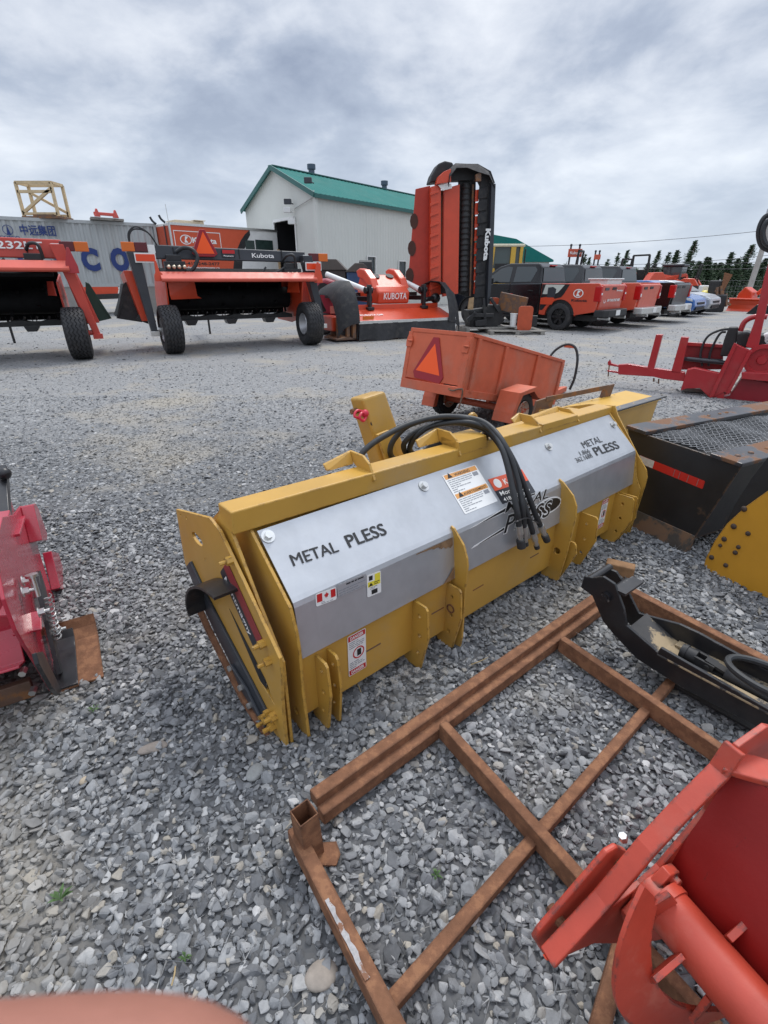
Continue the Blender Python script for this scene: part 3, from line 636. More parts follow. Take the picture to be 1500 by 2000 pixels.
# swoosh emblem on the lower sheet
A, ex, ey, w, h = label_uv(((915, 1075), (1092, 1004), (905, 1040)), 'L')
def emb(polys, d, m, nm):
    q = MB()
    for p in polys: q.prism([(x_ * w, y_ * .165) for x_, y_ in p], A + ex.cross(ey) * d, ex, ey, .0005).cut()
    return part(q, nm, m, bl)
oval = lambda cx, cy, rx, ry, n=22: [(cx + rx * math.cos(2 * math.pi * k / n), cy + ry * math.sin(2 * math.pi * k / n)) for k in range(n)]
emb([[(0.0, .60), (.40, .74), (.40, .90), (.05, .64)], [(.02, .02), (.36, .18), (.36, .30), (.05, .08)], oval(.84, .42, .17, .26)], .0020, M['inkw'], 'emblem_outline')
emb([[(0.06, .625), (.38, .76), (.38, .86), (.09, .645)], [(.08, .055), (.34, .20), (.34, .27), (.1, .08)], oval(.85, .42, .145, .21)], .0027, M['ink'], 'emblem_swoosh')
for s_, x0, y0, hh, ww in (('METAL', .33, .70, .30, .50), ('PLESS', .33, .10, .52, .56)):
    text(s_, 'emblem_lettering', A + ex * x0 * w + ey * y0 * .165, ex, ey, hh * .165, M['inkw'], bl, .045, ww * w, .25, .0034)
    text(s_, 'emblem_lettering', A + ex * (x0 + .005) * w + ey * y0 * .165, ex, ey, hh * .165, M['ink'], bl, .008, ww * w * .98, .25, .0044)
# danger stickers on the rail
for x0, w in ((.255, .085), (2.12, .075)):
    A = BT @ V(x0, .0195, .135); ex = BR(1, 0, 0); ey = BR(0, 0, 1); h = .19
    ds = sticker(Bf, A, ex, ey, w, h, M['label'], bl, 'danger_sticker'); q = MB()
    patchq(q, A, ex, ey, .04 * w, .86 * h, .96 * w, .98 * h, .0024); q.cut(); patchq(q, A, ex, ey, .04 * w, .02 * h, .96 * w, .14 * h, .0024); q.cut()
    ring = circ(.58 * w, .5 * h, .32 * w, 20); q.prism(ring, A + ex.cross(ey) * .0024, ex, ey, .0005, 0, [circ(.58 * w, .5 * h, .26 * w, 20)]); part(q, 'danger_band', M['lred'], ds)
    q = MB(); patchq(q, A, ex, ey, .5 * w, .42 * h, .72 * w, .58 * h, .0025); part(q, 'pictogram', M['ink'], ds)
    for yy_ in (.885, .045): text('DANGER', 'lettering', A + ex * .14 * w + ey * yy_ * h, ex, ey, .075 * h, M['inkw'], ds, .03, .72 * w, 0, .0034)
    lines(ds, A, ex, ey, .08 * w, .9 * w, .66 * h, .84 * h, 4, M['grey_ink'], 2); lines(ds, A, ex, ey, .08 * w, .9 * w, .16 * h, .34 * h, 4, M['grey_ink'], 7)
# decals on the end plate (seen very obliquely)
A = BT @ V(-.0402, .36, .70); ex = BR(0, -.72, -.69); ey = BR(0, -.69, .72)
q = sticker(Bf, BT @ V(-.0402, .36, .56), BR(0, -.70, -.71), BR(0, -.71, .70) * -1 if False else BR(0, -.71, .70), .30, .12, M['ldark'], bl, 'dealer_label', .0012)
q2 = MB(); patchq(q2, BT @ V(-.0402, .36, .56), BR(0, -.70, -.71), BR(0, -.71, .70), 0, .06, .30, .12, .002); part(q2, 'label_band', flat('faded_red_label', (.26, .03, .03), .45), q)
text('Montmagny', 'lettering', BT @ V(-.0402, .36, .56) + BR(0, -.70, -.71) * .03 + BR(0, -.71, .70) * .015, BR(0, -.70, -.71), BR(0, -.71, .70), .03, M['inkw'], q, .02, .22, 0, .0022)
q = MB(); q.prism([(0, 0), (.28, .03), (.32, .0), (.28, -.03)], BT @ V(-.0402, .33, .42) + BR(-1, 0, 0) * .001, BR(0, -.75, -.66), BR(0, -.66, .75), .0006); part(q, 'end_emblem', M['ink'], bl)
# rust bleeding out beside the left gusset
q = MB(BT); rr = random.Random(3)
top = [(pF[0] + .003 - .003, pF[1])]; xs_ = np.linspace(.60, g1x - .014, 16); up = []; lo_ = []
for k, x_ in enumerate(xs_):
    t_ = k / 15; up.append(V(x_, pF[0] - .0022, pF[1] - .014)); dz = .004 + .05 * t_ ** 2 * rr.uniform(.5, 1.1); lo_.append(V(x_, pF[0] - .0024 - dz * .11, pF[1] - .014 - dz))
q.sheet([up, lo_], .0004)
q.cut()
q.sheet([[V(.74, .0005 - .0006, .352), V(g1x - .014, -.0016, .352)], [V(.77, .0025, .372), V(g1x - .014, .0028, .41)]], .0004)
part(q, 'rust_stain', paint('rust_stain', (.20, .12, .06), .8, var=.3, vs=30), bl)
# hoses
def hp(l): return [Bf.aty(u, v, y_) for u, v, y_ in l]
ends = []
hz_ = [
 [(800, 900, .52), (755, 908, .50), (712, 911, .48), (704, 898, .47), (712, 880, .47), (745, 855, .46), (800, 828, .44), (860, 814, .40), (915, 818, .34), (955, 836, .24), (982, 880, .12), (1000, 950, .03), (1010, 1000, -.02), (1014, 1032, -.03)],
 [(790, 905, .54), (768, 895, .54), (762, 878, .52), (772, 855, .50), (800, 830, .46), (850, 816, .42), (905, 815, .36), (950, 828, .26), (985, 868, .13), (1010, 935, .04), (1020, 990, -.015), (1024, 1034, -.025)],
 [(805, 895, .52), (790, 880, .52), (792, 862, .50), (820, 840, .46), (870, 825, .40), (930, 832, .31), (962, 852, .23), (990, 895, .11), (1015, 960, .03), (1032, 1010, -.015), (1042, 1045, -.025)],
 [(812, 890, .5), (800, 876, .5), (815, 850, .46), (850, 830, .42), (915, 825, .33), (965, 845, .22), (998, 890, .10), (1025, 950, .03), (1046, 1005, -.015), (1057, 1030, -.025)]]
for l_ in hz_:
    pts = hp(l_); q = MB(BT); q.tube(spl(pts, 7), .0135, 10); ho = part(q, 'hydraulic_hose', M['hose'], bl)
    d = (pts[-1] - pts[-2]).normalized(); e_ = pts[-1]; q = MB(BT)
    q.cyl(e_ - d * .015, e_ + d * .03, .017, 12); q.tube([e_ + d * .03, e_ + d * .045], .015, 6); q.cyl(e_ + d * .045, e_ + d * .075, .012, 12); part(q, 'hose_fitting', M['chrome'], ho)
    q = MB(BT)
    if l_ is hz_[0] or l_ is hz_[3]: q.cyl(e_ + d * .062, e_ + d * .105, .021 if l_ is hz_[0] else .018, 14)
    else: q.cyl(e_ + d * .07, e_ + d * .092, .014, 12)
    part(q, 'dust_cap', M['rubber'], ho)
q = MB(BT); q.tube(spl(hp([(945, 852, .30), (955, 845, .26), (970, 850, .24)]), 5), .02, 8); q.tube(spl(hp([(1005, 1020, -.06), (1030, 1012, -.06), (1052, 1022, -.06)]), 5), .003, 6); part(q, 'cable_tie', M['black'], bl)
q = MB(BT); q.tube(spl(hp([(820, 892, .45), (850, 873, .40), (880, 864, .36), (912, 866, .33), (935, 876, .30), (950, 895, .28), (957, 915, .26)]), 6), [.022 + .003 * math.sin(k * 1.7) for k in range(37)], 10); part(q, 'hose_sleeve', M['blackmatte'], bl)
q = MB(BT); 
for u0, v0, u1, v1 in ((953, 895, 960, 928), (962, 890, 975, 925)): q.tube([Bf.aty(u0, v0, .27), Bf.aty(u1, v1, .235)], .012, 10).cut()
part(q, 'port_fitting', M['steel'], bl)
# ------------------------------------------------------------------ rusty steel frame lying on the gravel
RU = M['rust']
fr0 = G(600, 1560, .10); fr1 = G(1165, 1163, .10); du = (fr1 - fr0).normalized(); dn = V(du.y, -du.x, 0)
rf = thing('rusty_frame', 'rusty ladder frame of square steel tube on the gravel before the yellow snow blower', 'steel frame', (fr0.x, fr0.y, 0))
q = MB(); q.beam(fr0 + du * .02 + V(0, 0, -.02), fr1 + du * .06 + V(0, 0, -.02), .042, .042); part(q, 'rail', RU, rf, .004)
q = MB(); q.beam(fr0 + du * .02 + dn * .036 + V(0, 0, -.056), fr1 + du * .06 + dn * .036 + V(0, 0, -.056), .038, .05); part(q, 'rail', RU, rf, .004)
l0 = G(573, 1612, .09); l1 = G(778, 2010, .09); l1 = l1 + (l1 - l0).normalized() * .35
q = MB(); q.beam(l0 + V(0, 0, -.035), l1 + V(0, 0, -.035), .040, .065); lr = part(q, 'end_rail', RU, rf, .004)
nr_ = G(1178, 1985, .08); q = MB(); q.beam(l1 + V(0, 0, -.03), nr_ + (nr_ - l1) * .5 + V(0, 0, -.03), .04, .06); part(q, 'rail', RU, rf, .004)
for a_, b_ in (((855, 1400), (1262, 1850)), ((1088, 1238), (1445, 1482))):
    q = MB(); A_ = G(*a_, .10); B_ = G(*b_, .10); B_ = B_ + (B_ - A_) * (.35 if a_[0] < 900 else .05); q.beam(A_ + dn * .025 + V(0, 0, -.036), B_ + V(0, 0, -.036), .033, .070); part(q, 'cross_member', RU, rf, .004)
A_ = G(1195, 1130, .10); B_ = G(1500, 1288, .10); q = MB(); q.beam(A_ + V(0, 0, -.04), B_ + (B_ - A_) * .25 + V(0, 0, -.04), .045, .08); part(q, 'cross_member', RU, rf, .004)
for a_, b_ in (((760, 1958), (1312, 1327)),):
    q = MB(); q.beam(G(*a_, .055) + V(0, 0, -.016), G(*b_, .055) + V(0, 0, -.016), .034, .034); part(q, 'diagonal_strut', RU, rf, .003)
pb = G(612, 1668, 0) + V(0, 0, .0); q = MB(); q.hollow(pb + V(-.006, .0, .0), V(pb.x - .014, pb.y + .0, .188), .058, .058, .004, du); part(q, 'corner_post', RU, rf, .002)
q = MB(); q.prism([(-.03, -.03), (.05, -.03), (.06, .0), (.045, .035), (-.03, .03)], pb + V(.02, -.01, .012), (1, 0, 0), (0, 1, 0), .006); part(q, 'foot_plate', RU, rf)
# pale paint scuff along the end rail
ed = (l1 - l0).normalized(); es = V(-ed.y, ed.x, 0); q = MB(); rr = random.Random(5)
s0, s1 = (G(640, 1755, .09) - l0).dot(ed), (G(727, 1905, .09) - l0).dot(ed); pts = []
for k in range(15): pts.append((s0 + (s1 - s0) * k / 14, -.0165 + rr.uniform(0, .002)))
for k in range(14, -1, -1): pts.append((s0 + (s1 - s0) * k / 14, -.003 + rr.uniform(-.003, .003)))
q.prism(pts, l0 + V(0, 0, .0003), ed, es, .0008); part(q, 'paint_scuff', paint('scuffed_pale_paint', (.30, .29, .29), .5, var=.35, vs=60, patch=(.19, .09, .05), pscale=30, pcut=.50), lr)

# ------------------------------------------------------------------ black boom arm lying across the frame
z5 = lambda l: [(1000 + u / 3, 1060 + v / 3) for u, v in l]
BoF = Frame(G(1246, 1286, .10), G(1476, 1413, .10))
bo = thing('loader_arm', 'black steel arm with a forked head and a drive shaft, lying across the rusty frame', 'loader arm', BoF.O)
side = z5([(412, 255), (432, 188), (480, 200), (545, 192), (612, 236), (666, 385), (682, 478), (862, 632), (880, 606), (1500, 960), (1580, 1005), (1580, 1160), (1430, 1062), (1000, 838), (740, 672), (600, 525), (540, 450), (480, 305)])
q = MB(); xplate(q, BoF, .0, side, .014); part(q, 'side_plate', M['black'], bo, .003)
q = MB(); xplate(q, BoF, .15, z5([(482, 200), (560, 140), (620, 165), (668, 240), (752, 408), (990, 470), (1100, 520), (1600, 790), (1600, 960), (1100, 740), (800, 560), (640, 420)]), .014); part(q, 'side_plate', M['black'], bo, .003)
def xz(u, v, y=0.0): p = BoF.aty(1000 + u / 3, 1060 + v / 3, y); return p
a_, b_ = xz(862, 632), xz(1580, 1005); mud = paint('muddy_black_paint', (.045, .043, .042), .6, var=.3, vs=10, patch=(.33, .25, .15), pscale=7, pcut=.47)
q = MB(BoF.M); h0, h1 = xz(690, 482), xz(862, 632)
q.sheet([[V(h0.x, .0, h0.z - .012), V(h0.x, .14, h0.z - .012)], [V(h1.x, .0, h1.z - .02), V(h1.x, .14, h1.z - .02)], [V(h1.x + .05, .0, h1.z - .03), V(h1.x + .05, .14, h1.z - .03)]], .008); part(q, 'top_web', mud, bo)
q = MB(BoF.M); q.span((h1.x, -.016, a_.z - .016), (b_.x, .036, a_.z - .006)); q.cut(); q.span((h1.x + .02, .095, a_.z - .016), (b_.x, .145, a_.z - .006)); part(q, 'top_flange', mud, bo, .003)
q = MB(BoF.M); q.span((h1.x + .04, .036, .03), (b_.x, .095, .04)); part(q, 'channel_floor', M['blackmatte'], bo)
hp_ = xz(565, 310); q = MB(BoF.M); q.cyl((hp_.x, -.03, hp_.z), (hp_.x, .16, hp_.z), .021, 16); q.cyl((hp_.x, -.035, hp_.z), (hp_.x, -.02, hp_.z), .012, 12); part(q, 'pivot_pin', M['black'], bo)
hq = xz(460, 215); q = MB(BoF.M); q.cyl((hq.x, -.012, hq.z), (hq.x, .155, hq.z), .017, 12); hq2 = xz(640, 275); q.beam((hq2.x, -.01, hq2.z - .01), (hq2.x, .14, hq2.z - .01), .05, .012); part(q, 'head_spacer', M['black'], bo)
sz = a_.z + .004; sx0 = h1.x + .055
q = MB(BoF.M); q.cyl((sx0, .066, sz), (sx0 + .055, .066, sz), .028, 16); q.cyl((sx0 + .01, .066, sz), (sx0 + .02, .066, sz), .032, 16)
for yy_ in (.046, .086): q.beam((sx0 + .05, yy_, sz), (sx0 + .12, yy_, sz - .004), .010, .036)
q.cyl((sx0 + .10, .035, sz - .002), (sx0 + .10, .097, sz - .002), .011, 12)
for zz_ in (-.018, .016): q.beam((sx0 + .085, .066, sz + zz_), (sx0 + .17, .066, sz + zz_ * .6 - .006), .034, .010)
q.cyl((sx0 + .155, .066, sz - .006), (sx0 + .2, .066, sz - .008), .026, 14, 0, .02); q.cyl((sx0 + .2, .066, sz - .008), (b_.x, .066, sz - .016), .019, 14); part(q, 'drive_shaft', M['blackmatte'], bo)
q = MB(); q.tube(spl([BoF.M @ V(sx0 + .30 + .08 * math.cos(t_) * 1.9, .066 + .085 * math.sin(t_), sz + .035 + .012 * math.sin(t_ * .5) + .004 * t_) for t_ in [k * .5 for k in range(-2, 26)]], 4), .0115, 8); ho = solo(q, 'rubber_hose', M['hose'], 'loop of black rubber hose lying on top of the black steel arm', 'hose')
wb = G(1195, 1120, .0); q = MB(); q.beam(V(wb.x - .03, wb.y + .03, .035), V(wb.x + .10, wb.y - .04, .035), .07, .07); solo(q, 'wood_block', paint('raw_wood', (.24, .13, .06), .8, var=.3, vs=14, bump=.4), 'short brown wooden block under the forked head of the black arm', 'wood block', bevel=.008)

# ------------------------------------------------------------------ red-orange auger housing, bottom right
z7 = lambda l: [(1000 + u / 3, 1400 + v / 3) for u, v in l]
p0 = G(1290, 1763, .25) - V(.91, .42, 0) * .28; AF = Frame(p0, p0 + V(.91, .42, 0)); SA = M['salmon']
ah = thing('auger_housing', 'worn red orange snow blower head with an open ribbon auger, lower right corner', 'snow blower', AF.O)
q = MB(); xplate(q, AF, .0, z7([(200, 1430), (240, 1420), (520, 1165), (760, 990), (870, 890), (1150, 560), (1235, 350), (1330, 180), (1500, 60), (1700, 100), (1700, 500), (1500, 900), (1200, 1300), (900, 1500), (600, 1500)][:11] + [(1700, 900), (1150, 1250), (760, 1330), (480, 1330), (235, 1440)]), -.012); part(q, 'side_plate', SA, ah, .002)
# thick rolled edge of the side plate
edge_px = z7([(210, 1425), (530, 1080), (790, 770), (1000, 545), (1220, 325), (1310, 190)])
ep = [AF.aty(u, v, .0) for u, v in edge_px]
q = MB(AF.M)
ed2 = [(p.x, p.z) for p in ep]; low = []
for k, p in enumerate(ep):
    d_ = (ep[min(k + 1, len(ep) - 1)] - ep[max(k - 1, 0)]); d_.y = 0; d_.normalize(); low.append((p.x + d_.z * .014, p.z - d_.x * .014))
q.prism(ed2 + low[::-1], (0, .022, 0), (1, 0, 0), (0, 0, 1), .036)
part(q, 'rolled_edge', SA, ah, .003)
sh = z7([(130, 1310), (160, 1260), (560, 800), (620, 765), (675, 790), (690, 830), (270, 1290), (210, 1400), (185, 1395)])
q = MB(); xplate(q, AF, .035, sh, -.012); part(q, 'skid_shield', SA, ah, .004)
q = MB(AF.M)
for u, v in ((620, 850), (275, 1190)): p = AF.aty(1000 + u / 3, 1400 + v / 3, .035); q.cyl((p.x, .02, p.z), (p.x, .06, p.z), .011, 8); q.cut()
part(q, 'shield_bolt', M['rust'], ah)
p = AF.aty(1000 + 705 / 3, 1400 + 780 / 3, .02); q = MB(AF.M); q.bolt((p.x, .04, p.z), (-.3, .2, 1), .008, .014); part(q, 'shield_nut', M['chrome'], ah)
# bearing block
bc = AF.aty(1000 + 850 / 3, 1400 + 1090 / 3, -.03)
q = MB(AF.M)
q.prism([(-.06, -.03), (.06, -.03), (.075, 0), (.06, .03), (-.06, .03), (-.075, 0)], (bc.x, -.004, bc.z), (.75, 0, .66), (-.66, 0, .75), .02); q.cyl((bc.x, 0, bc.z), (bc.x, -.045, bc.z), .04, 18)
for s_ in (-.055, .055): q.bolt((bc.x + s_ * .75, -.014, bc.z + s_ * .66), (0, -1, 0), .012, .022)
part(q, 'bearing_block', SA, ah, .002)
ac, az = bc.x + .01, bc.z; Lx = -.62
q = MB(AF.M); q.cyl((ac, -.03, az), (ac, -.05, az), .050, 24); q.cyl((ac, -.05, az), (ac, Lx, az), .046, 28); part(q, 'auger_tube', SA, ah)
q = MB(AF.M); ri, ro, n_ = .105, .188, 64
for f_ in (0,):
    rows = []
    for k in range(n_ + 1):
        t_ = k / n_; an = R(125) + t_ * R(600); y_ = -.05 - t_ * .50
        rows.append([V(ac + r_ * math.cos(an), y_ + (r_ - ri) * .1, az + r_ * math.sin(an)) for r_ in (ri, ro)])
    q.sheet(rows, .008, 0, True); q.cut()
part(q, 'auger_ribbon', SA, ah)
q = MB(AF.M)
for f_ in (0,):
    for k in range(0, n_, 7):
        t_ = k / n_; an = R(125) + t_ * R(600); y_ = -.05 - t_ * .50
        q.beam((ac + .045 * math.cos(an), y_ - .0, az + .045 * math.sin(an)), (ac + ri * 1.1 * math.cos(an), y_, az + ri * 1.1 * math.sin(an)), .048, .010, (0, 1, .3)); q.cut()
q.beam((ac + .04, -.13, az + .02), (ac + .17, -.13, az + .07), .05, .012, (0, 1, .2)); part(q, 'auger_spoke', SA, ah, .001)
# back wall with scraper edge, top lip
w0 = AF.aty(1000 + 880 / 3, 1400 + 900 / 3, -.005); w1 = AF.aty(1000 + 1225 / 3, 1400 + 345 / 3, -.005)
prof = [(w0.x + .02, w0.z - .16), (w0.x + .035, w0.z - .04), (w0.x + .05, w0.z + .04), (w0.x * .6 + w1.x * .4 + .05, w0.z * .55 + w1.z * .45), (w1.x + .05, w1.z)]
q = MB(AF.M); q.sheet([[V(a_, 0, z_), V(a_, -.25, z_), V(a_, -.66, z_)] for a_, z_ in prof], .006, 0, True); part(q, 'back_wall', paint('shaded_inner_red', (.27, .012, .010), .42, var=.1, vs=5, patch=(.04, .02, .018), pscale=30, pcut=.71, bump=.12, streak=((.06, .02, .016), (40, 40, 5), .66)), ah)  # red deepened to paint in the shade inside the housing; dark streaks are scuffs
q = MB(AF.M); q.beam((w0.x + .012, -.01, w0.z - .03), (w0.x + .012, -.66, w0.z - .03), .016, .012); part(q, 'scraper_edge', M['steel'], ah)
t0, t1, t2, t3 = [AF.atz(1000 + u / 3, 1400 + v / 3, w1.z + EYE * 0) for u, v in ((1220, 335), (1310, 185), (1620, 20), (1620, 450))]
hl = [AF.atz(1000 + u / 3, 1400 + v / 3, w1.z) for u, v in ((1318, 222), (1350, 205), (1560, 130), (1560, 300))]
q = MB(AF.M); q.prism([(p.x, p.y) for p in (t0, t3, t2, t1)], (0, 0, w1.z), (1, 0, 0), (0, 1, 0), .014, 0, [[(p.x, p.y) for p in hl]]); part(q, 'top_lip', SA, ah, .003)

# ------------------------------------------------------------------ crimson blower head at the left edge
z1 = lambda l: [(u / 4, 900 + v / 4) for u, v in l]
LF = Frame((-1.33, 1.49), (-1.70, 2.10)); RD = paint('crimson_paint', (.40, .018, .040), .26, var=.07, vs=4, coat=.5, grime=.12)
lm = thing('crimson_blower', 'crimson implement with a rusty skid shoe, cut by the left edge of the photo', 'implement', LF.O)
q = MB(); xplate(q, LF, .0, z1([(170, 350), (200, 385), (270, 590), (400, 1010), (430, 1060), (432, 1240), (455, 1520), (440, 1760), (410, 1790), (330, 1650), (240, 1500), (200, 1440), (130, 1320), (40, 1080), (-40, 700), (20, 440), (120, 420)]), -.012); part(q, 'side_plate', RD, lm, .003)
q = MB(); xplate(q, LF, -.0, z1([(160, 360), (180, 350), (208, 395), (278, 590), (275, 640), (230, 640)]), .05); part(q, 'edge_flange', RD, lm, .003)
q = MB(); xplate(q, LF, -.0, z1([(330, 720), (395, 735), (478, 1015), (440, 1030), (400, 1010)]), .04); part(q, 'side_fin', RD, lm, .003)
dk = [LF.aty(u, v, .05) for u, v in z1([(60, 440), (-40, 620), (30, 1040), (130, 1300), (195, 1560), (150, 1600)])]
q = MB(LF.M); q.sheet([[V(p.x, .05, p.z), V(p.x, 1.3, p.z)] for p in dk], .01); part(q, 'deck', RD, lm, .003)
q = MB(LF.M); q.beam(V(dk[3].x, .06, dk[3].z + .01), V(dk[3].x, -.03, dk[3].z + .0), .012, .09, (1, 0, .4)); part(q, 'deck_tab', RD, lm, .003)
q = MB(LF.M); d0, d1 = dk[0], dk[1]; q.beam(V(d0.x - .01, .02, d0.z - .01), V(d1.x + .1, .02, d1.z - .04), .012, .07, (0, 1, 0)); part(q, 'guide_rail', RD, lm, .002)
q = MB(LF.M); q.sheet([[V(x_, y_, z_) for y_ in (.012, -.09, -.175)] for x_, z_ in ((-.04, .006), (.10, .012), (.20, .016), (.26, .02), (.31, .05), (.34, .09))], -.010); part(q, 'skid_shoe', M['rust'], lm, .002)
q = MB(LF.M); q.sheet([[V(x_, y_, z_) for y_ in (.012, -.085)] for x_, z_ in ((-.04, .018), (.10, .024), (.20, .030), (.27, .04), (.30, .07))], -.008); part(q, 'wear_plate', M['black'], lm, .002)
q = MB(LF.M); q.prism([(0.02, .05), (.06, .03), (.34, .28), (.36, .36), (.30, .38), (.20, .33), (.05, .12)], (0, -.018, 0), (1, 0, 0), (0, 0, 1), .016); q.tube([V(.20 + .006 * k, -.045, .21 + .010 * k) for k in range(2)], .001, 4); part(q, 'adjuster_arm', M['black'], lm, .003)
q = MB(LF.M)
sp = [V(.10 + .0011 * k + .014 * math.cos(k * .7), -.05 + .014 * math.sin(k * .7), .16 + .0018 * k) for k in range(90)]; q.tube(sp, .003, 5); part(q, 'spring', M['steel'], lm)
q = MB(LF.M)
for u, v, r_ in ((195, 935, .013), (195, 1020, .013), (415, 1255, .012), (410, 1335, .014), (450, 1385, .015), (465, 1460, .012), (265, 1195, .013)):
    p = LF.aty(u / 4, 900 + v / 4, -.02); q.bolt(V(p.x, -.012 if v < 1100 else -.034, p.z), (0, -1, 0), r_, .018, 0, .016, r_ * 1.6); q.cut()
for u, v in ((215, 1605), (290, 1755)): p = LF.aty(u / 4, 900 + v / 4, .04); q.bolt(V(p.x - .01, .05, p.z), (-1, .2, 0), .013, .03); q.cut()
part(q, 'bolt', M['chrome'], lm)
p = LF.aty(295 / 4, 900 + 1060 / 4, -.05); q = MB(LF.M); q.cyl((p.x, -.05, p.z), (p.x + .02, -.05, p.z + .075), .011, 12); q.cyl((p.x + .02, -.05, p.z + .075), (p.x + .022, -.05, p.z + .085), .021, 16); part(q, 'drop_pin', M['chrome'], lm)
q = MB(LF.M); q.prism([(-.09, 0), (.05, 0), (.03, -.055), (-.06, -.07)], (p.x, .0, p.z), (1, 0, 0), (0, -1, 0), .012); part(q, 'pin_bracket', RD, lm, .003)
p = LF.aty(240 / 4, 900 + 1700 / 4, -.03); q = MB(); xplate(q, LF, -.02, z1([(245, 1510), (300, 1500), (330, 1560), (450, 1800), (430, 1840), (380, 1790), (270, 1600)]), .014); part(q, 'edge_knife', M['black'], lm, .002)
q = MB(LF.M); q.span((-.03, .06, .02), (.0, 1.3, .10)); part(q, 'cutting_edge', M['rustdark'], lm, .004)
q = MB(LF.M); q.span((.16, .06, .10), (.7, 1.3, .26)); part(q, 'inner_drum', M['blackmatte'], lm)
p = LF.aty(5, 960, .1); q = MB(); q.beam(LF.M @ LF.aty(4, 915, .12), LF.M @ LF.aty(10, 1010, .12), .05, .05); q.ball(LF.M @ LF.aty(8, 925, .1), .035); part(q, 'lift_arm', M['black'], lm, .005)
la_, lb_ = LF.aty(10, 1010, .12), LF.aty(8, 960, .25)
q = MB(LF.M); q.beam((.45, .14, .40), (la_.x, .12, la_.z), .06, .07); q.cut(); q.beam((la_.x, .12, la_.z), (la_.x, .30, la_.z + .01), .06, .06); q.cut(); q.beam((.5, .26, .38), (lb_.x + .05, .26, lb_.z), .05, .07); q.cut(); q.beam((la_.x, .2, la_.z), (la_.x, .2, .0), .06, .06); part(q, 'rear_arm', RD, lm, .004)
q = MB(); xplate(q, LF, .25, z1([(-40, 330), (45, 240), (110, 430), (60, 470), (-40, 500)]), .012); part(q, 'rear_plate', RD, lm, .002)

# ------------------------------------------------------------------ black pusher box with wire screen
c6 = lambda l: [(1170 + u / 3.227, 560 + v / 3.227) for u, v in l]
XF = Frame(G(*c6([(215, 1510)])[0]), G(*c6([(550, 1670)])[0])); xb = thing('black_steel_box', 'scuffed black steel box with a wire screen on top and a red reflective strip', 'steel box', XF.O)
q = MB(XF.M); q.hexa([V(.0, .0, .10), V(.40, .0, .10), V(.40, .014, .10), V(.0, .014, .10)], [V(-.20, .0, .622), V(.525, .0, .60), V(.525, .014, .60), V(-.20, .014, .622)])
scuffed = paint('scuffed_black_steel', (.016, .015, .015), .42, var=.3, vs=4, patch=(.085, .05, .03), pscale=3.2, pcut=.62, edge=(.16, .09, .05), ecut=.42, bump=.1)
part(q, 'end_panel', scuffed, xb, .003)
q = MB(XF.M); q.hexa([V(-.02, -.03, .002), V(.39, -.03, .002), V(.39, .02, .002), V(-.02, .02, .002)], [V(.0, -.004, .12), V(.402, -.004, .12), V(.402, .01, .12), V(.0, .01, .12)]); part(q, 'bottom_lip', paint('lip_steel', (.07, .06, .05), .5, var=.3, patch=(.16, .09, .05), pscale=6, pcut=.5), xb, .003)
q = MB(XF.M); q.hexa([V(.0, .014, .10), V(.012, .014, .10), V(.012, 1.75, .10), V(.0, 1.75, .10)], [V(-.20, .014, .60), V(-.185, .014, .60), V(-.185, 1.75, .60), V(-.20, 1.75, .60)]); q.cut(); q.hexa([V(.385, .014, .10), V(.40, .014, .10), V(.40, 1.75, .10), V(.385, 1.75, .10)], [V(.40, .014, .58), V(.415, .014, .58), V(.415, 1.75, .58), V(.40, 1.75, .58)]); part(q, 'side_panel', scuffed, xb)
topm = paint('scuffed_top_steel', (.05, .05, .055), .32, metal=.3, var=.3, vs=5, patch=(.17, .085, .045), pscale=3.0, pcut=.46, bump=.1)
q = MB(XF.M); q.hexa([V(-.20, -.02, .624), V(-.05, -.02, .619), V(-.05, 1.75, .619), V(-.20, 1.75, .624)], [V(-.20, -.02, .648), V(-.05, -.02, .643), V(-.05, 1.75, .643), V(-.20, 1.75, .648)]); part(q, 'top_beam', topm, xb, .004)
q = MB(XF.M); q.hexa([V(.36, -.02, .603), V(.535, -.02, .598), V(.535, 1.75, .598), V(.36, 1.75, .603)], [V(.36, -.02, .626), V(.535, -.02, .62), V(.535, 1.75, .62), V(.36, 1.75, .626)]); part(q, 'top_beam', topm, xb, .004)
q = MB(XF.M)
for y_ in (.08, .2, .36, .62, .9): q.ball((.45, y_, .624), (.016, .016, .008)); q.cut()
for y_ in (.5, .62, .7): q.ball((-.12, y_ + .2, .646), (.012, .012, .007)); q.cut()
part(q, 'rivet', M['rustdark'], xb)
q = MB(XF.M); pit = .046
def zs(x_, y_): return .612 + .010 * math.sin(x_ * 9 + y_ * 4) + .006 * math.sin(y_ * 13)
for s_ in (1, -1):
    k = -14
    while k * pit < 1.75 + .44:
        pts = []
        for i in range(27):
            x_ = -.05 + .41 * i / 26; y_ = k * pit + s_ * (x_ + .05) * 1.05 + (.44 if s_ < 0 else 0) + .004 * math.sin(i * 1.9)
            if .0 <= y_ <= 1.72: pts.append(V(x_, y_, zs(x_, y_) + .0018 * s_ * math.sin((i + k) * 1.6)))
        if len(pts) > 1: q.tube(pts, .0017, 4)
        k += 1
part(q, 'wire_screen', paint('grey_wire', (.30, .30, .30), .45, metal=.5, var=.25, vs=9), xb)
q = MB(XF.M); q.span((-.04, .02, .45), (.37, 1.74, .46)); part(q, 'inner_tray', M['blackmatte'], xb)
e3 = XF.M.to_3x3(); tx = e3 @ V(.97, 0, -.05).normalized(); ty = e3 @ V(.05, 0, .97).normalized()
st = sticker(XF, XF.M @ V(-.075, -.0, .430), tx, ty, .44, .050, flat('red_reflective_tape', (.50, .022, .014), .35), xb, 'reflective_strip', .001)
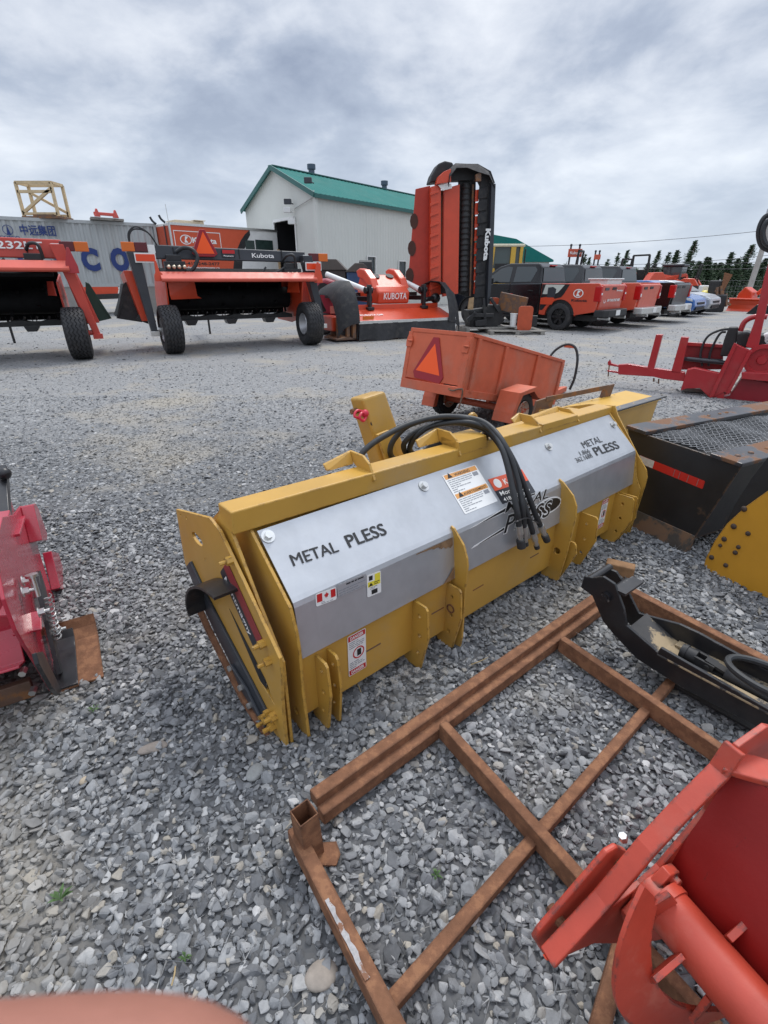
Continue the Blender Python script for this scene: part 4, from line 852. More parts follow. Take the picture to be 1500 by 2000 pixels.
q = MB(); patchq(q, XF.M @ V(-.075, -.0, .430), tx, ty, 0, .001, .11, .049, .0018); part(q, 'white_band', paint('white_reflective', (.52, .50, .45), .5, var=.2, vs=20), st)
q = MB()
for x_ in (.25, .285, .34, .40): patchq(q, XF.M @ V(-.075, -.0, .430), tx, ty, x_, .003, x_ + .003, .046, .0018)
part(q, 'scratch', M['steel'], st)

# ------------------------------------------------------------------ old yellow plough blade, right edge
PF_ = Frame(G(1378, 1112), G(1500, 1172)); pw = thing('plough_blade', 'old orange yellow plough blade with rusty round bolt heads at the right edge', 'plough blade', PF_.O)
oldy = paint('old_yellow_paint', (.56, .27, .022), .48, var=.08, vs=4, patch=(.05, .028, .02), pscale=9, pcut=.73, edge=(.045, .03, .02), ecut=.36, bump=.1)
q = MB(); xplate(q, PF_, 0, [(1374, 1104), (1378, 1090), (1396, 1055), (1420, 1022), (1455, 990), (1500, 958), (1640, 885), (1640, 1240), (1500, 1174), (1440, 1146), (1384, 1118)], -.02); part(q, 'blade_plate', oldy, pw, .004)
q = MB(PF_.M)
for u, v, s_ in ((915, 1400, 1.2), (850, 1510, 1.2), (940, 1555, 1), (790, 1590, 1.1), (765, 1630, .8), (880, 1640, .9), (860, 1675, 1), (710, 1705, 1.1), (800, 1755, 1), (910, 1900, 1.1)):
    p = PF_.aty(1170 + u / 3.227, 560 + v / 3.227, 0); q.ball((p.x, -.002, p.z), (.013 * s_, .010, .013 * s_)); q.cut()
part(q, 'bolt_head', paint('rusty_bolt', (.055, .035, .025), .7, var=.3, vs=40), pw)
q = MB(); xplate(q, PF_, .10, [(1412, 1030), (1436, 984), (1470, 930), (1500, 892), (1660, 760), (1660, 960), (1500, 975), (1440, 1012)], -.02); part(q, 'moldboard', M['blackmatte'], pw, .003)

# ------------------------------------------------------------------ second yellow attachment and steel bar behind the snow blower
A_, B_, C_, D_ = V(1.25, 4.30, .4), V(2.64, 5.42, .4), V(2.84, 5.04, .4), V(2.10, 4.40, .4)
y2 = thing('yellow_attachment', 'flat topped yellow attachment with a serrated steel edge behind the yellow snow blower', 'attachment', (2.1, 4.8, 0))
pal = paint('sunlit_yellow_paint', (.58, .34, .05), .4, var=.06, vs=3, patch=(.25, .15, .05), pscale=3, pcut=.74)
dd = (B_ - A_).normalized(); D2 = C_ - dd * (B_ - A_).length
q = MB(); q.hexa([p - V(0, 0, .02) for p in (A_, D2, C_, B_)], [A_, D2, C_, B_]); part(q, 'top_plate', pal, y2, .004)
nn = V(dd.y, -dd.x, 0)
q = MB(); q.hexa([D2 - nn * .06 + V(0, 0, -.34), C_ - nn * .06 + V(0, 0, -.34), B_ + V(0, 0, -.34), A_ + V(0, 0, -.34)], [D2 - nn * .02 + V(0, 0, -.021), C_ - nn * .02 - dd * .02 + V(0, 0, -.021), B_ - dd * .02 + V(0, 0, -.021), A_ + V(0, 0, -.021)]); part(q, 'body', M['yellow'], y2, .004)
q = MB(); pts = []; Ln = (C_ - D2).length; n_ = 46
for k in range(n_): pts += [(Ln * k / n_ + .06, .0), (Ln * (k + .75) / n_ + .06, .024)]
pts = [(0.06, -.075)] + pts + [(Ln + .06, -.01), (Ln, -.075)]
q.prism([(a_, -b_) for a_, b_ in pts], D2 + V(0, 0, .003), dd, -nn, .012); part(q, 'serrated_edge', paint('grey_cutting_steel', (.12, .12, .125), .45, metal=.4, var=.2), y2)
q = MB()
for k in range(7): q.ball(A_ + dd * (.15 + .22 * k) + nn * .04, (.012, .012, .006)); q.cut()
for k in range(4): q.ball(D2 + dd * (.75 + .26 * k) - nn * .04 + V(0, 0, .012), (.012, .012, .006)); q.cut()
part(q, 'rivet', M['yellow'], y2)
q = MB(); q.sheet([[A_ - dd * .15 + V(0, 0, -.06), D2 - dd * .10 + V(0, 0, -.08)], [A_ + V(0, 0, .002), D2 + V(0, 0, .002)]], .01); part(q, 'end_slope', pal, y2)
sb = thing('steel_bar', 'dark steel bar with slotted end brackets between the orange trailer and the yellow attachment', 'steel bar', (1.5, 4.6, 0)); dk_ = M['rustdark']
a_, b_ = V(1.52, 4.62, .48), V(2.30, 5.10, .50); d_ = (b_ - a_).normalized()
q = MB(); q.beam(a_, b_, .012, .045); part(q, 'bar', dk_, sb, .002)
q = MB(); q.hexa([a_ - d_ * .16 + V(0, 0, -.20), a_ + d_ * .08 + V(0, 0, -.20), a_ + d_ * .08 + V(-.01, .02, -.20), a_ - d_ * .16 + V(-.01, .02, -.20)], [a_ - d_ * .12 + V(0, 0, .0), a_ + d_ * .12 + V(0, 0, .02), a_ + d_ * .12 + V(-.01, .02, .02), a_ - d_ * .12 + V(-.01, .02, 0)]); q.cut()
q.hexa([b_ - d_ * .1 + V(0, 0, -.12), b_ + d_ * .06 + V(0, 0, -.12), b_ + d_ * .06 + V(-.01, .02, -.12), b_ - d_ * .1 + V(-.01, .02, -.12)], [b_ - d_ * .06 + V(0, 0, .01), b_ + d_ * .1 + V(0, 0, .02), b_ + d_ * .1 + V(-.01, .02, .02), b_ - d_ * .06 + V(-.01, .02, .01)]); part(q, 'end_bracket', dk_, sb, .002)
q = MB(); q.beam(V(1.5, 4.62, 0), V(1.46, 4.59, .30), .05, .05); q.cut(); q.beam(V(2.2, 5.08, 0), V(2.24, 5.07, .40), .05, .05); part(q, 'leg', dk_, sb, .003)

# ------------------------------------------------------------------ orange dump trailer
TF = Frame(G(868, 811), G(868, 811) + V(math.cos(R(-45)), math.sin(R(-45)), 0)); OF = M['orangef']
tr = thing('dump_trailer', 'small faded orange dump trailer tipped towards its tongue with a slow vehicle triangle', 'trailer', TF.O)
TM = TF.M @ Matrix.Translation((0, -.75, .505)) @ Matrix.Rotation(R(-12.8), 4, 'X'); W_, L_, H_ = .775, 2.03, .53
q = MB(TM); q.span((0.01, 0, 0), (W_ - .01, L_, .03)); part(q, 'floor', OF, tr)
q = MB(TM); q.span((.006, .02, .02), (.022, L_, H_)); q.cut(); q.span((W_ - .022, .02, .02), (W_ - .006, L_, H_)); q.cut(); q.span((.022, L_ - .016, .02), (W_ - .022, L_, H_)); part(q, 'side_panel', OF, tr)
q = MB(TM); q.span((.03, -.006, .05), (W_ - .045, .012, H_ - .01)); tg_ = part(q, 'tailgate', OF, tr, .003)
q = MB(TM)
for a_, b_ in (((0, -.012, H_ - .02), (W_, .03, H_ + .02)), ((0, .03, H_ - .015), (.035, L_, H_ + .02)), ((W_ - .035, .03, H_ - .015), (W_ + .008, L_ + .02, H_ + .02)), ((.035, L_ - .01, H_ - .015), (W_ - .035, L_ + .02, H_ + .02))): q.span(a_, b_); q.cut()
part(q, 'top_rail', OF, tr, .005)
q = MB(TM)
for x0, x1, y0, y1 in ((-.02, .032, -.012, .028), (W_ - .05, W_ + .01, -.014, .03), (W_ - .006, W_ + .025, .10, .15), (W_ - .006, W_ + .02, .62, .67), (W_ - .006, W_ + .02, 1.33, 1.38), (W_ - .006, W_ + .02, L_ - .05, L_)): q.span((x0, y0, 0.0), (x1, y1, H_ - .018)); q.cut()
part(q, 'post', OF, tr, .005)
q = MB(TM); q.span((-.01, -.025, -.06), (W_ + .015, .03, .035)); q.cut(); q.span((W_ - .03, .03, -.05), (W_ + .018, L_ - .1, .025)); q.cut(); q.span((0, .03, -.05), (.04, L_ - .1, .025)); part(q, 'frame_rail', OF, tr, .004)
q = MB(TM)
for x_ in (-.02, W_ - .075): q.prism([(x_, .36), (x_ + .07, .36), (x_ + .08, .42), (x_ + .06, .47), (x_ + .01, .47), (x_ - .005, .42)], (0, -.012, 0), (1, 0, 0), (0, 0, 1), .012); q.cyl((x_ + .03, -.035, .42), (x_ + .09, -.035, .42), .009, 8); q.cut()
part(q, 'hinge', OF, tr, .002)
q = MB(TM); rr = random.Random(2)
q.tube(spl([V(W_ - .13 + .035 * k, -.04 - .01 * (k % 2), .012 - .014 * math.sin(k * 1.1)) for k in range(6)] + [V(W_ + .04, -.03, -.05), V(W_ + .03, -.03, -.16)], 4), [.007 + .003 * (k % 2) for k in range(29)], 6); part(q, 'chain', M['rustdark'], tr)
e3 = TM.to_3x3(); q = MB(TM); q.prism([(.16, .06), (.50, .04), (.535, .10), (.395, .475), (.325, .475), (.13, .12)], (0, -.010, 0), (1, 0, 0), (0, 0, 1), .006); sm = part(q, 'slow_vehicle_sign', M['smvb'], tr)
q = MB(TM); q.prism([(.165, .135), (.485, .115), (.36, .415)], (0, -.0165, 0), (1, 0, 0), (0, 0, 1), .001); part(q, 'sign_face', M['smv'], sm)
q = MB(TF.M); q.cyl((.0, .03, .21), (1.0, .03, .21), .038, 14); part(q, 'axle', OF, tr)
for x_ in (-.02, .97):
    wq = MB(TF.M); tyre(wq, (x_, .03, .215), (1, 0, 0), .215, .15, .11, 4, 36, .006, 24); w_ = part(wq, 'wheel', M['rubber'], tr)
    wq = MB(TF.M); rimdisc(wq, (x_, .03, .215), (1, 0, 0), .112, .15, 0, .02); part(wq, 'rim', paint('worn_rim', (.45, .36, .30), .6, var=.2, vs=15, patch=(.45, .08, .03), pscale=14, pcut=.5), w_)
q = MB(TF.M)
for x0, x1 in ((-.12, .06), (.86, 1.09)):
    prof = [(-.30, .16), (-.27, .26), (-.18, .455), (.14, .475), (.33, .30)]
    q.sheet([[V(x0, y_, z_), V(x1, y_, z_)] for y_, z_ in prof], .006); q.prism([(-.30, .16), (-.27, .26), (-.18, .455), (.14, .475), (.33, .30), (.20, .35), (.1, .43), (-.12, .42), (-.2, .3), (-.24, .16)], (x1, 0, 0), (0, 1, 0), (0, 0, 1), .006); q.cut()
part(q, 'fender', OF, tr, .002)
q = MB(TF.M); q.beam((.2, .0, .30), (.2, 1.2, .10), .05, .09); q.cut(); q.beam((.6, .0, .30), (.6, 1.2, .10), .05, .09); q.cut(); q.beam((.2, 1.2, .10), (.4, 2.3, .05), .05, .07); q.cut(); q.beam((.6, 1.2, .10), (.4, 2.3, .05), .05, .07); part(q, 'drawbar', OF, tr, .004)
q = MB(TF.M); q.beam((.72, 1.62, .05), (.72, 1.62, .72), .06, .06); q.beam((.62, 1.62, .72), (.76, 1.62, .72), .02, .03); part(q, 'jack', OF, tr, .004)
q = MB(TF.M); q.tube(spl([(.45, 1.5, .50), (.52, 1.58, .66), (.64, 1.62, .74), (.76, 1.62, .72), (.82, 1.62, .58), (.83, 1.6, .35), (.80, 1.58, .2)], 6), .016, 8); part(q, 'hose', M['hose'], tr)

# ------------------------------------------------------------------ crimson log splitter at the right edge
RS = Frame((3.42, 7.85), (4.9, 6.85)); RE = M['red']
rs = thing('log_splitter', 'dark red trailer mounted machine with a drawbar, two upright posts and a tall leaning mast', 'machine', RS.M @ V(1.2, 0, 0))
def pl(name, pts, y=0.0, t=.06, m=None, bev=.006, par=None):
    q = MB(); xplate(q, RS, y, c6(pts), t); return part(q, name, m or RE, par or rs, bev)
pl('drawbar', [(128, 487), (190, 483), (350, 508), (545, 535), (548, 592), (400, 575), (350, 562), (128, 548)], .04, .09)
pl('hitch_fork', [(58, 470), (75, 462), (80, 480), (130, 495), (130, 505), (60, 492)], .03, .05); pl('hitch_fork', [(55, 522), (130, 532), (130, 545), (55, 532)], .03, .05)
pl('hitch_pin', [(66, 458), (72, 458), (62, 565), (54, 565)], .01, .02, M['rustdark'])
pl('post', [(310, 505), (365, 298), (407, 299), (352, 512)], .05, .10); pl('post', [(458, 535), (522, 312), (570, 316), (517, 540)], .05, .10)
pl('drawbar', [(520, 645), (560, 515), (605, 505), (790, 545), (790, 700), (700, 690), (640, 630), (560, 632)], .03, .14)
pl('spring_bolt', [(340, 575), (352, 575), (350, 600), (340, 598)], 0, .02, M['rustdark']); pl('spring_bolt', [(372, 580), (382, 580), (380, 612), (370, 610)], 0, .02, M['rustdark'])
pl('ram_beam', [(852, 352), (965, 404), (820, 672), (790, 655), (700, 705), (696, 690), (730, 600)], -.02, .10)
pl('ram_rib', [(852, 352), (872, 360), (722, 690), (697, 702), (696, 690)], -.125, .03); pl('ram_rib', [(945, 396), (967, 404), (822, 672), (800, 672)], -.125, .03)
pl('mast', [(925, 372), (1000, 392), (1095, -60), (1190, -420), (1150, -420), (1040, -60), (985, 200)], .10, .14)
ms_ = RS.aty(1500, 560, .08)
pl('rear_panel', [(528, 356), (780, 372), (785, 520), (515, 522)], .35, .03, paint('dull_red', (.22, .012, .014), .5, var=.15)); pl('rear_rib', [(530, 345), (782, 362), (782, 384), (528, 368)], .33, .05); pl('rear_rib', [(520, 440), (780, 456), (780, 475), (518, 462)], .33, .05, M['dgrey'])
pl('lower_body', [(700, 700), (830, 665), (900, 560), (1150, 600), (1150, 780), (900, 770)], .16, .25, paint('deep_red', (.24, .010, .018), .4, var=.12)); pl('cross_beam', [(900, 520), (1150, 530), (1150, 585), (900, 560)], .12, .3)
pl('engine', [(870, 280), (935, 272), (1000, 290), (1150, 290), (1150, 380), (1000, 370), (870, 365)], .5, .4, M['blackmatte'], .02)
pl('air_filter', [(1030, 300), (1060, 285), (1120, 290), (1120, 365), (1045, 360), (1030, 340)], .3, .2, M['label'], .02)
pl('oil_tank', [(820, 250), (880, 250), (870, 330), (845, 430), (765, 430), (790, 330)], .3, .18, M['blackmatte'], .02)
q = MB(RS.M); p = RS.aty(*c6([(1025, 455)])[0], .1); q.lathe([(0, .20), (.06, .20), (.06, .15), (.02, .14), (.02, .06), (.05, .05), (.05, .001)], V(p.x, .0, p.z), (0, -1, 0), 28); part(q, 'flywheel', RE, rs)
q = MB()
for l_ in ([(650, 500), (640, 420), (680, 320), (760, 275), (840, 265)], [(690, 500), (700, 420), (740, 330), (770, 290), (800, 285)]): q.tube(spl([RS.M @ RS.aty(*c6([p_])[0], .25) for p_ in l_], 6), .016, 8); q.cut()
q.tube(spl([RS.M @ RS.aty(u, v, .02) for u, v in ((1520, 415), (1494, 424), (1482, 452), (1488, 480), (1510, 492))], 6), .03, 8); q.cut(); q.tube(spl([RS.M @ RS.aty(u, v, -.05) for u, v in ((1530, 425), (1500, 432), (1490, 455), (1498, 478), (1530, 486))], 6), .03, 8)
part(q, 'hose', M['hose'], rs)
q = MB(); q.tube(spl([RS.M @ RS.aty(*c6([p_])[0], .2) for p_ in ((890, 280), (920, 220), (980, 190), (1060, 190))], 6), .035, 10); part(q, 'guard_hoop', RE, rs)
q = MB(RS.M); q.cyl(RS.aty(*c6([(555, 455)])[0], .2), RS.aty(*c6([(800, 480)])[0], .2), .03, 12); part(q, 'cylinder_rod', M['dgrey'], rs)
lw = RS.M @ V(1.75, .35, 0)
for y_ in (-.05, .75):
    wq = MB(RS.M); tyre(wq, (2.3, y_ + .1, .25), (0, 1, 0), .25, .16, .13, 4, 36, .005, 20); w_ = part(wq, 'wheel', M['rubber'], rs)
    wq = MB(RS.M); rimdisc(wq, (2.3, y_ + .1, .25), (0, 1, 0), .13, .16); part(wq, 'rim', M['rim'], w_)
q = MB(); p_ = [RS.M @ RS.atz(*c6([w])[0], .02) for w in ((520, 650), (700, 668))]; q.beam(p_[0] + V(0, 0, .02), p_[1] + V(.3, -.05, .02), .16, .05); solo(q, 'timber_plank', M['woodg'], 'weathered grey timber plank under the drawbar of the dark red machine', 'plank', bevel=.004)
# ------------------------------------------------------------------ small things on the gravel
def cobble(u, v, sx_, sy_, sz_, rot, col, lbl):
    p = G(u, v, .0); rr = random.Random(int(u)); q = MB(Matrix.Translation(p + Z * sz_ * .55) @ Matrix.Rotation(rot, 4, 'Z')); q.ball((0, 0, 0), (sx_, sy_, sz_), 0, 20, 12)
    q.v = [w + V(mnoise.noise(w * 14 + V(u, 0, 0)), mnoise.noise(w * 14 + V(0, u, 0)), mnoise.noise(w * 14 + V(0, 0, u))) * sx_ * .22 for w in q.v]
    solo(q, 'cobble', paint('cobble_stone', col, .8, var=.15, vs=40, bump=.25, bscale=160), lbl, 'stone', group='larger stones among the gravel')
cobble(497, 1512, .036, .028, .014, 1.2, (.27, .275, .265), 'round smooth grey stone on the gravel near the square corner post')
cobble(300, 1463, .050, .022, .014, .25, (.25, .215, .185), 'long flat brownish stone on the gravel left of the yellow snow blower')
cobble(628, 1908, .036, .030, .014, .5, (.27, .235, .20), 'brownish stone on the gravel between the rusty end rail and its strut')
cobble(166, 1527, .016, .013, .009, .8, (.40, .33, .24), 'small tan pebble on the gravel well left of the rusty corner post')
rr = random.Random(12); gl = paint('weed_leaf', (.055, .11, .028), .6, var=.2, vs=60)
def weed(u, v, s_, lbl):
    p = G(u, v, .012); q = MB()
    for k in range(11):
        a = rr.uniform(0, 6.283); l_ = s_ * rr.uniform(.6, 1.2); d = V(math.cos(a), math.sin(a), rr.uniform(.25, 1.0)); w_ = V(-d.y, d.x, 0) * l_ * .16
        q.sheet([[p, p + V(0, 0, .0005)], [p + d * l_ * .5 - w_ + Z * .004, p + d * l_ * .5 + w_ + Z * .004], [p + d * l_ - Z * .006, p + d * l_ - Z * .0055]])
    solo(q, 'weed', gl, lbl, 'weed', p, 'weeds sprouting from the gravel')
weed(118, 1757, .030, 'largest green weed, on the gravel at the lower left')
weed(362, 1872, .016, 'tiny green weed on the gravel just above the blurred finger')
weed(992, 1552, .018, 'tiny green weed inside the rusty frame between two cross members')
weed(852, 1712, .018, 'tiny green weed inside the rusty frame near the diagonal strut')
weed(185, 1385, .022, 'small weed on the gravel beside the rusty skid shoe')
q = MB(); pf = G(810, 1328, .02)
rows = []
for i in range(9):
    row = []
    for j in range(13): row.append(pf + V((j - 6) * .026 + .01 * math.sin(i * 2.1), (i - 4) * .010 + (j - 6) * .010 + .014 * math.sin(j * 1.1 + i), .012 + .018 * abs(mnoise.noise(V(i * .7, j * .6, 0)))))
    rows.append(row)
q.sheet(rows, .0006, 0, True)
fm = bpy.data.materials.new('dirty_film'); fm.use_nodes = True; t_ = fm.node_tree; b_ = t_.nodes['Principled BSDF']; b_.inputs['Base Color'].default_value = (.42, .40, .36, 1); b_.inputs['Roughness'].default_value = .5
nz = t_.nodes.new('ShaderNodeTexNoise'); nz.inputs['Scale'].default_value = 26; nz.inputs['Detail'].default_value = 6; tcx = t_.nodes.new('ShaderNodeTexCoord'); t_.links.new(tcx.outputs['Object'], nz.inputs['Vector']); mrg = t_.nodes.new('ShaderNodeMapRange'); mrg.inputs[1].default_value = .50; mrg.inputs[2].default_value = .62; mrg.inputs[4].default_value = .7; t_.links.new(nz.outputs[0], mrg.inputs[0]); t_.links.new(mrg.outputs[0], b_.inputs['Alpha'])
solo(q, 'plastic_film', fm, 'torn scrap of dirty clear plastic film on the gravel before the yellow snow blower', 'plastic scrap')
for i_, (u, v, a, l_) in enumerate(((705, 1352, 2.0, .07), (920, 1298, .3, .09), (1000, 1300, .5, .05), (335, 1925, 1.5, .035))):
    p = G(u, v, .02); q = MB(); q.tube(spl([p, p + V(math.cos(a), math.sin(a), .05) * l_ * .5 + Z * .006, p + V(math.cos(a + .2), math.sin(a + .2), 0) * l_], 4), .0022, 5)
    solo(q, 'straw', paint('dry_straw', (.36, .27, .14), .8), ('bit of straw on the gravel below the left end of the yellow snow blower', 'long bit of straw between the snow blower and the rusty rail', 'short bit of straw close to the back rail of the rusty frame', 'bit of straw on the gravel near the blurred finger')[i_], 'straw', group='bits of straw on the gravel')
# ------------------------------------------------------------------ mower conditioners
OR = M['orange']
def mower_conditioner(O, yaw, name_lbl, dark, dz=0.0):
    P = V(O[0] + math.cos(yaw), O[1] + math.sin(yaw), 0); f = Frame(O, P); T = f.M; W = 3.25
    e3 = T.to_3x3(); ex, ey, ez = e3 @ V(1, 0, 0), e3 @ V(0, 1, 0), Z
    r = thing('mower_conditioner', name_lbl, 'mower', f.O, 'trailed mower conditioners')
    red = OR if dark else paint('weathered_red_paint', (.50, .055, .035), .42, var=.08, vs=3, coat=.15)
    am = M['dgrey'] if dark else red
    for x_ in (0.0, W):
        q = MB(T); tyre(q, (x_, 0, .50), (1, 0, 0), .50, .42, .24, 5, 80, .020, 28); w = part(q, 'wheel', M['rubber'], r)
        q = MB(T); rimdisc(q, (x_, 0, .50), (1, 0, 0), .245, .40, 0, .10); part(q, 'rim', M['rim'], w)
    for s_, xt, xb in ((-1, -.46, -.33), (1, W + .02, W + .36)):
        q = MB(T); q.hexa([V(xb - .06, -.02, .42), V(xb + .06, -.02, .42), V(xb + .06, .16, .42), V(xb - .06, .16, .42)], [V(xt - .12, -.06, 2.0 + dz), V(xt + .12, -.06, 2.0 + dz), V(xt + .12, .22, 2.0 + dz), V(xt - .12, .22, 2.0 + dz)]); part(q, 'wheel_arm', am, r, .012)
        q = MB(T); q.span((xb - .09, -.05, .38), (xb + .09, -.02, .48)); q.cyl((xb, .05, .5), (0 if s_ < 0 else W, .05, .5), .05, 12); part(q, 'stub_axle', M['chrome'] if dark else red, r, .004)
    # top beam with lettering
    zb = 1.89 + dz - (0 if dark else .10); zt_ = 0 if dark else .10
    q = MB(T); q.hexa([V(-.45, .25, zb), V(W + .1, .25, zb - .03), V(W + .1, .45, zb - .03), V(-.45, .45, zb)], [V(-.45, .28, zb + .27 + zt_), V(W + .1, .28, zb + .20 + zt_), V(W + .1, .45, zb + .20 + zt_), V(-.45, .45, zb + .27 + zt_)]); bm_ = part(q, 'top_beam', M['dgrey'] if dark else red, r, .02, 3)
    q = MB(T)
    for x_ in (.35, 1.75, 2.75): q.span((x_, .245, zb + .02), (x_ + .012, .30, zb + .22)); q.cut()
    part(q, 'beam_seam', M['blackmatte'], bm_)
    if dark:
        text('Kubota', 'lettering', T @ V(2.04, .243, zb + .055), ex, (ez + ey * .12), .095, M['inkw'], bm_, .015, .52, 0, .004)
        q = MB(T); q.span((1.37, .238, zb + .05), (1.66, .243, zb + .20)); dl_ = part(q, 'dealer_label', M['ldark'], bm_)
        q = MB(T); q.span((1.38, .234, zb + .125), (1.65, .239, zb + .195)); part(q, 'label_band', M['lred'], dl_)
        text('Montmagny', 'lettering', T @ V(1.40, .237, zb + .065), ex, ez, .03, M['inkw'], dl_, .02, .22)
    else: text('3232LT', 'lettering', T @ V(2.16, .243, zb + .13), ex, (ez + ey * .12), .13, M['inkw'], bm_, .02, .87, 0, .004)
    # rear rail
    zr = 1.44 + dz * 1.8
    q = MB(T); q.prism([(-.26, zr), (-.30, zr + .03), (-.30, zr + .07), (-.12, zr + .20), (-.06, zr + .20), (-.06, zr + .17), (-.24, zr + .05)], (-.05, 0, 0), (0, 1, 0), (0, 0, 1), W + .2); part(q, 'rear_rail', M['pinkrail'], r, .008)
    q = MB(T); q.prism([(W + .10, zr - .02), (W + .30, zr - .02), (W + .30, zr + .10), (W + .22, zr + .42), (W + .18, zr + .42), (W + .10, zr + .14)], (0, -.22, 0), (1, 0, 0), (0, 0, 1), .03); part(q, 'rail_fin', OR if dark else M['red'], r, .006)
    q = MB(T); q.prism([(-.16, zr + .02), (-.02, zr + .02), (.0, zr + .16), (-.05, zr + .20), (-.08, zr + .40), (-.12, zr + .40), (-.13, zr + .2), (-.16, zr + .12)], (0, -.16, 0), (1, 0, 0), (0, 0, 1), .04); part(q, 'rail_bracket', OR if dark else red, r, .006)
    # hood, side walls, rotor
    q = MB(T); q.prism([(-.10, 1.50 + dz), (.6, 1.72 + dz), (1.5, 1.6 + dz), (2.0, 1.1), (2.0, 1.04), (1.45, 1.52 + dz), (.6, 1.64 + dz), (-.10, 1.44 + dz)], (.05, 0, 0), (0, 1, 0), (0, 0, 1), W - .2); part(q, 'hood', M['pit'], r)
    for x_ in (.04, W - .14):
        q = MB(T); q.prism([(-.05, 1.45), (1.5, 1.6), (2.0, 1.1), (2.0, .5), (.9, .48), (.25, .62)], (x_, 0, 0), (0, 1, 0), (0, 0, 1), .03); part(q, 'side_wall', red, r, .006)
    q = MB(T); q.sheet([[V(.10, .02, 1.46), V(.72, .45, 1.46)], [V(.10, .02, 1.18), V(.75, .5, 1.15)], [V(.12, .06, 1.10), V(.86, .6, 1.10)]], .01); q.cut(); q.sheet([[V(W - .20, .05, 1.46), V(W - .32, .4, 1.46)], [V(W - .20, .05, 1.2), V(W - .36, .45, 1.2)]], .01); part(q, 'swath_plate', red, r)
    q = MB(T); q.cyl((.1, .95, 1.08), (W - .2, .95, 1.08), .24, 20)
    for k in range(30): a_ = k * 2.4; x_ = .2 + k * .098; q.beam((x_, .95 + .22 * math.cos(a_), 1.08 + .22 * math.sin(a_)), (x_, .95 + .34 * math.cos(a_), 1.08 + .34 * math.sin(a_)), .03, .05, (1, 0, 0))
    part(q, 'conditioner_rotor', M['pit'], r)
    q = MB(T)
    for k in range(26):
        x_ = .24 + k * .11; a = k * .9; q.beam((x_, .95 + .0 * math.sin(a), .80), (x_ + .03 * (-1) ** k, .92, .66), .012, .012)
        if k % 2: q.beam((x_ + .005, .945, .79), (x_ - .03, .97, .72), .05, .02)
        q.cut()
    part(q, 'tine', M['black'], r)
    q = MB(T); q.span((.1, 1.3, .70), (W - .2, 1.34, 1.5)); part(q, 'front_curtain', M['pit'], r)
    q = MB(T); pts = [(.10, .62), (W - .2, .62)] + [(W - .2 - (W - .3) * k / 20, .70 + .035 * (k % 4 == 1 or k % 4 == 2)) for k in range(21)]; q.prism(pts, (0, .9, 0), (1, 0, 0), (0, 0, 1), .25); part(q, 'cutter_bar', M['blackmatte'], r)
    for x_ in (.42, 1.35, 2.3):
        q = MB(T); q.prism([(x_, .64), (x_ + .3, .64), (x_ + .22, .52), (x_ + .05, .52)], (0, .88, 0), (1, 0, 0), (0, 0, 1), .3); part(q, 'skid_foot', M['black'], r, .01)
    # red cheek plates and black skirts outside the wheel line
    for s_, x_ in ((-1, -.66), (1, W + .02)):
        if s_ > 0 and dark: x_ = W + .1
        q = MB(T); q.hexa([V(x_ + .15, .4, .66), V(x_ + .42, .4, .66), V(x_ + .42, 1.5, .66), V(x_ + .15, 1.5, .66)], [V(x_ - .02, .4, 1.66), V(x_ + .20, .4, 1.66), V(x_ + .20, 1.5, 1.58), V(x_ - .02, 1.5, 1.58)]); part(q, 'cheek_plate', red, r, .012)
        q = MB(T); k = x_ if s_ < 0 else x_ + .35
        q.sheet([[V(k + s_ * .02, .7, 1.42), V(k + s_ * .02, 1.9, 1.40)], [V(k + s_ * .10, .7, 1.1), V(k + s_ * .12, 1.95, 1.1)], [V(k + s_ * .30, .66, .74), V(k + s_ * .3, 2.0, .72)]], .012); q.cut(); q.prism([(k - s_ * .02, 1.45), (k + s_ * .05, 1.4), (k + s_ * .32, .72), (k - s_ * .18, .62)], (0, .72, 0), (1, 0, 0), (0, 0, 1), .015); part(q, 'rubber_skirt', M['rubber'] if dark else flat('dark_green_rubber', (.012, .045, .03), .6), r)
    q = MB(T); q.prism([(-.62, .70), (-.30, .56), (-.22, .64), (-.25, .75), (-.55, .80)], (0, .5, 0), (1, 0, 0), (0, 0, 1), .06); part(q, 'divider_shoe', M['black'], r, .006)
    # lights, valve blocks, hoses
    for s_, x0 in ((-1, -.66), (1, W - .05)):
        zl = 2.0 + dz + (0 if s_ < 0 else -.12); sg = 1 if s_ < 0 else -1
        lx = lambda t, w: (x0 + t if s_ < 0 else x0 + .60 - t - w)
        q = MB(T); q.span((lx(0, .24), -.05, zl), (lx(0, .24) + .24, .02, zl + .17)); part(q, 'indicator_lamp', M['amber'], r, .012)
        q = MB(T); q.span((lx(.24, .24), -.05, zl), (lx(.24, .24) + .24, .02, zl + .17)); part(q, 'tail_lamp', M['lens'], r, .012)
        q = MB(T); q.span((lx(.48, .14), -.03, zl - .02), (lx(.48, .14) + .14, .0, zl + .13)); part(q, 'number_plate', M['white'], r, .004)
        if dark or s_ < 0:
            q = MB(T); q.span((lx(.20, .40), -.10, zl - .20), (lx(.20, .40) + .40, -.07, zl - .02)); bk = part(q, 'reflector_board', M['white'], r, .004)
            q = MB(T); q.span((lx(.22, .36), -.112, zl - .175), (lx(.22, .36) + .36, -.102, zl - .045)); part(q, 'reflector', M['reflex'], bk, .004)
        bx = .10 if s_ < 0 else W - .55
        if not dark: bx = W - .62 if s_ > 0 else .1
        q = MB(T); q.span((bx, .0, zl - .34), (bx + .42, .2, zl - .16)); q.span((bx + .06, .05, zl - .16), (bx + .36, .2, zl - .04)); part(q, 'valve_block', M['black'], r, .01)
        q = MB(T)
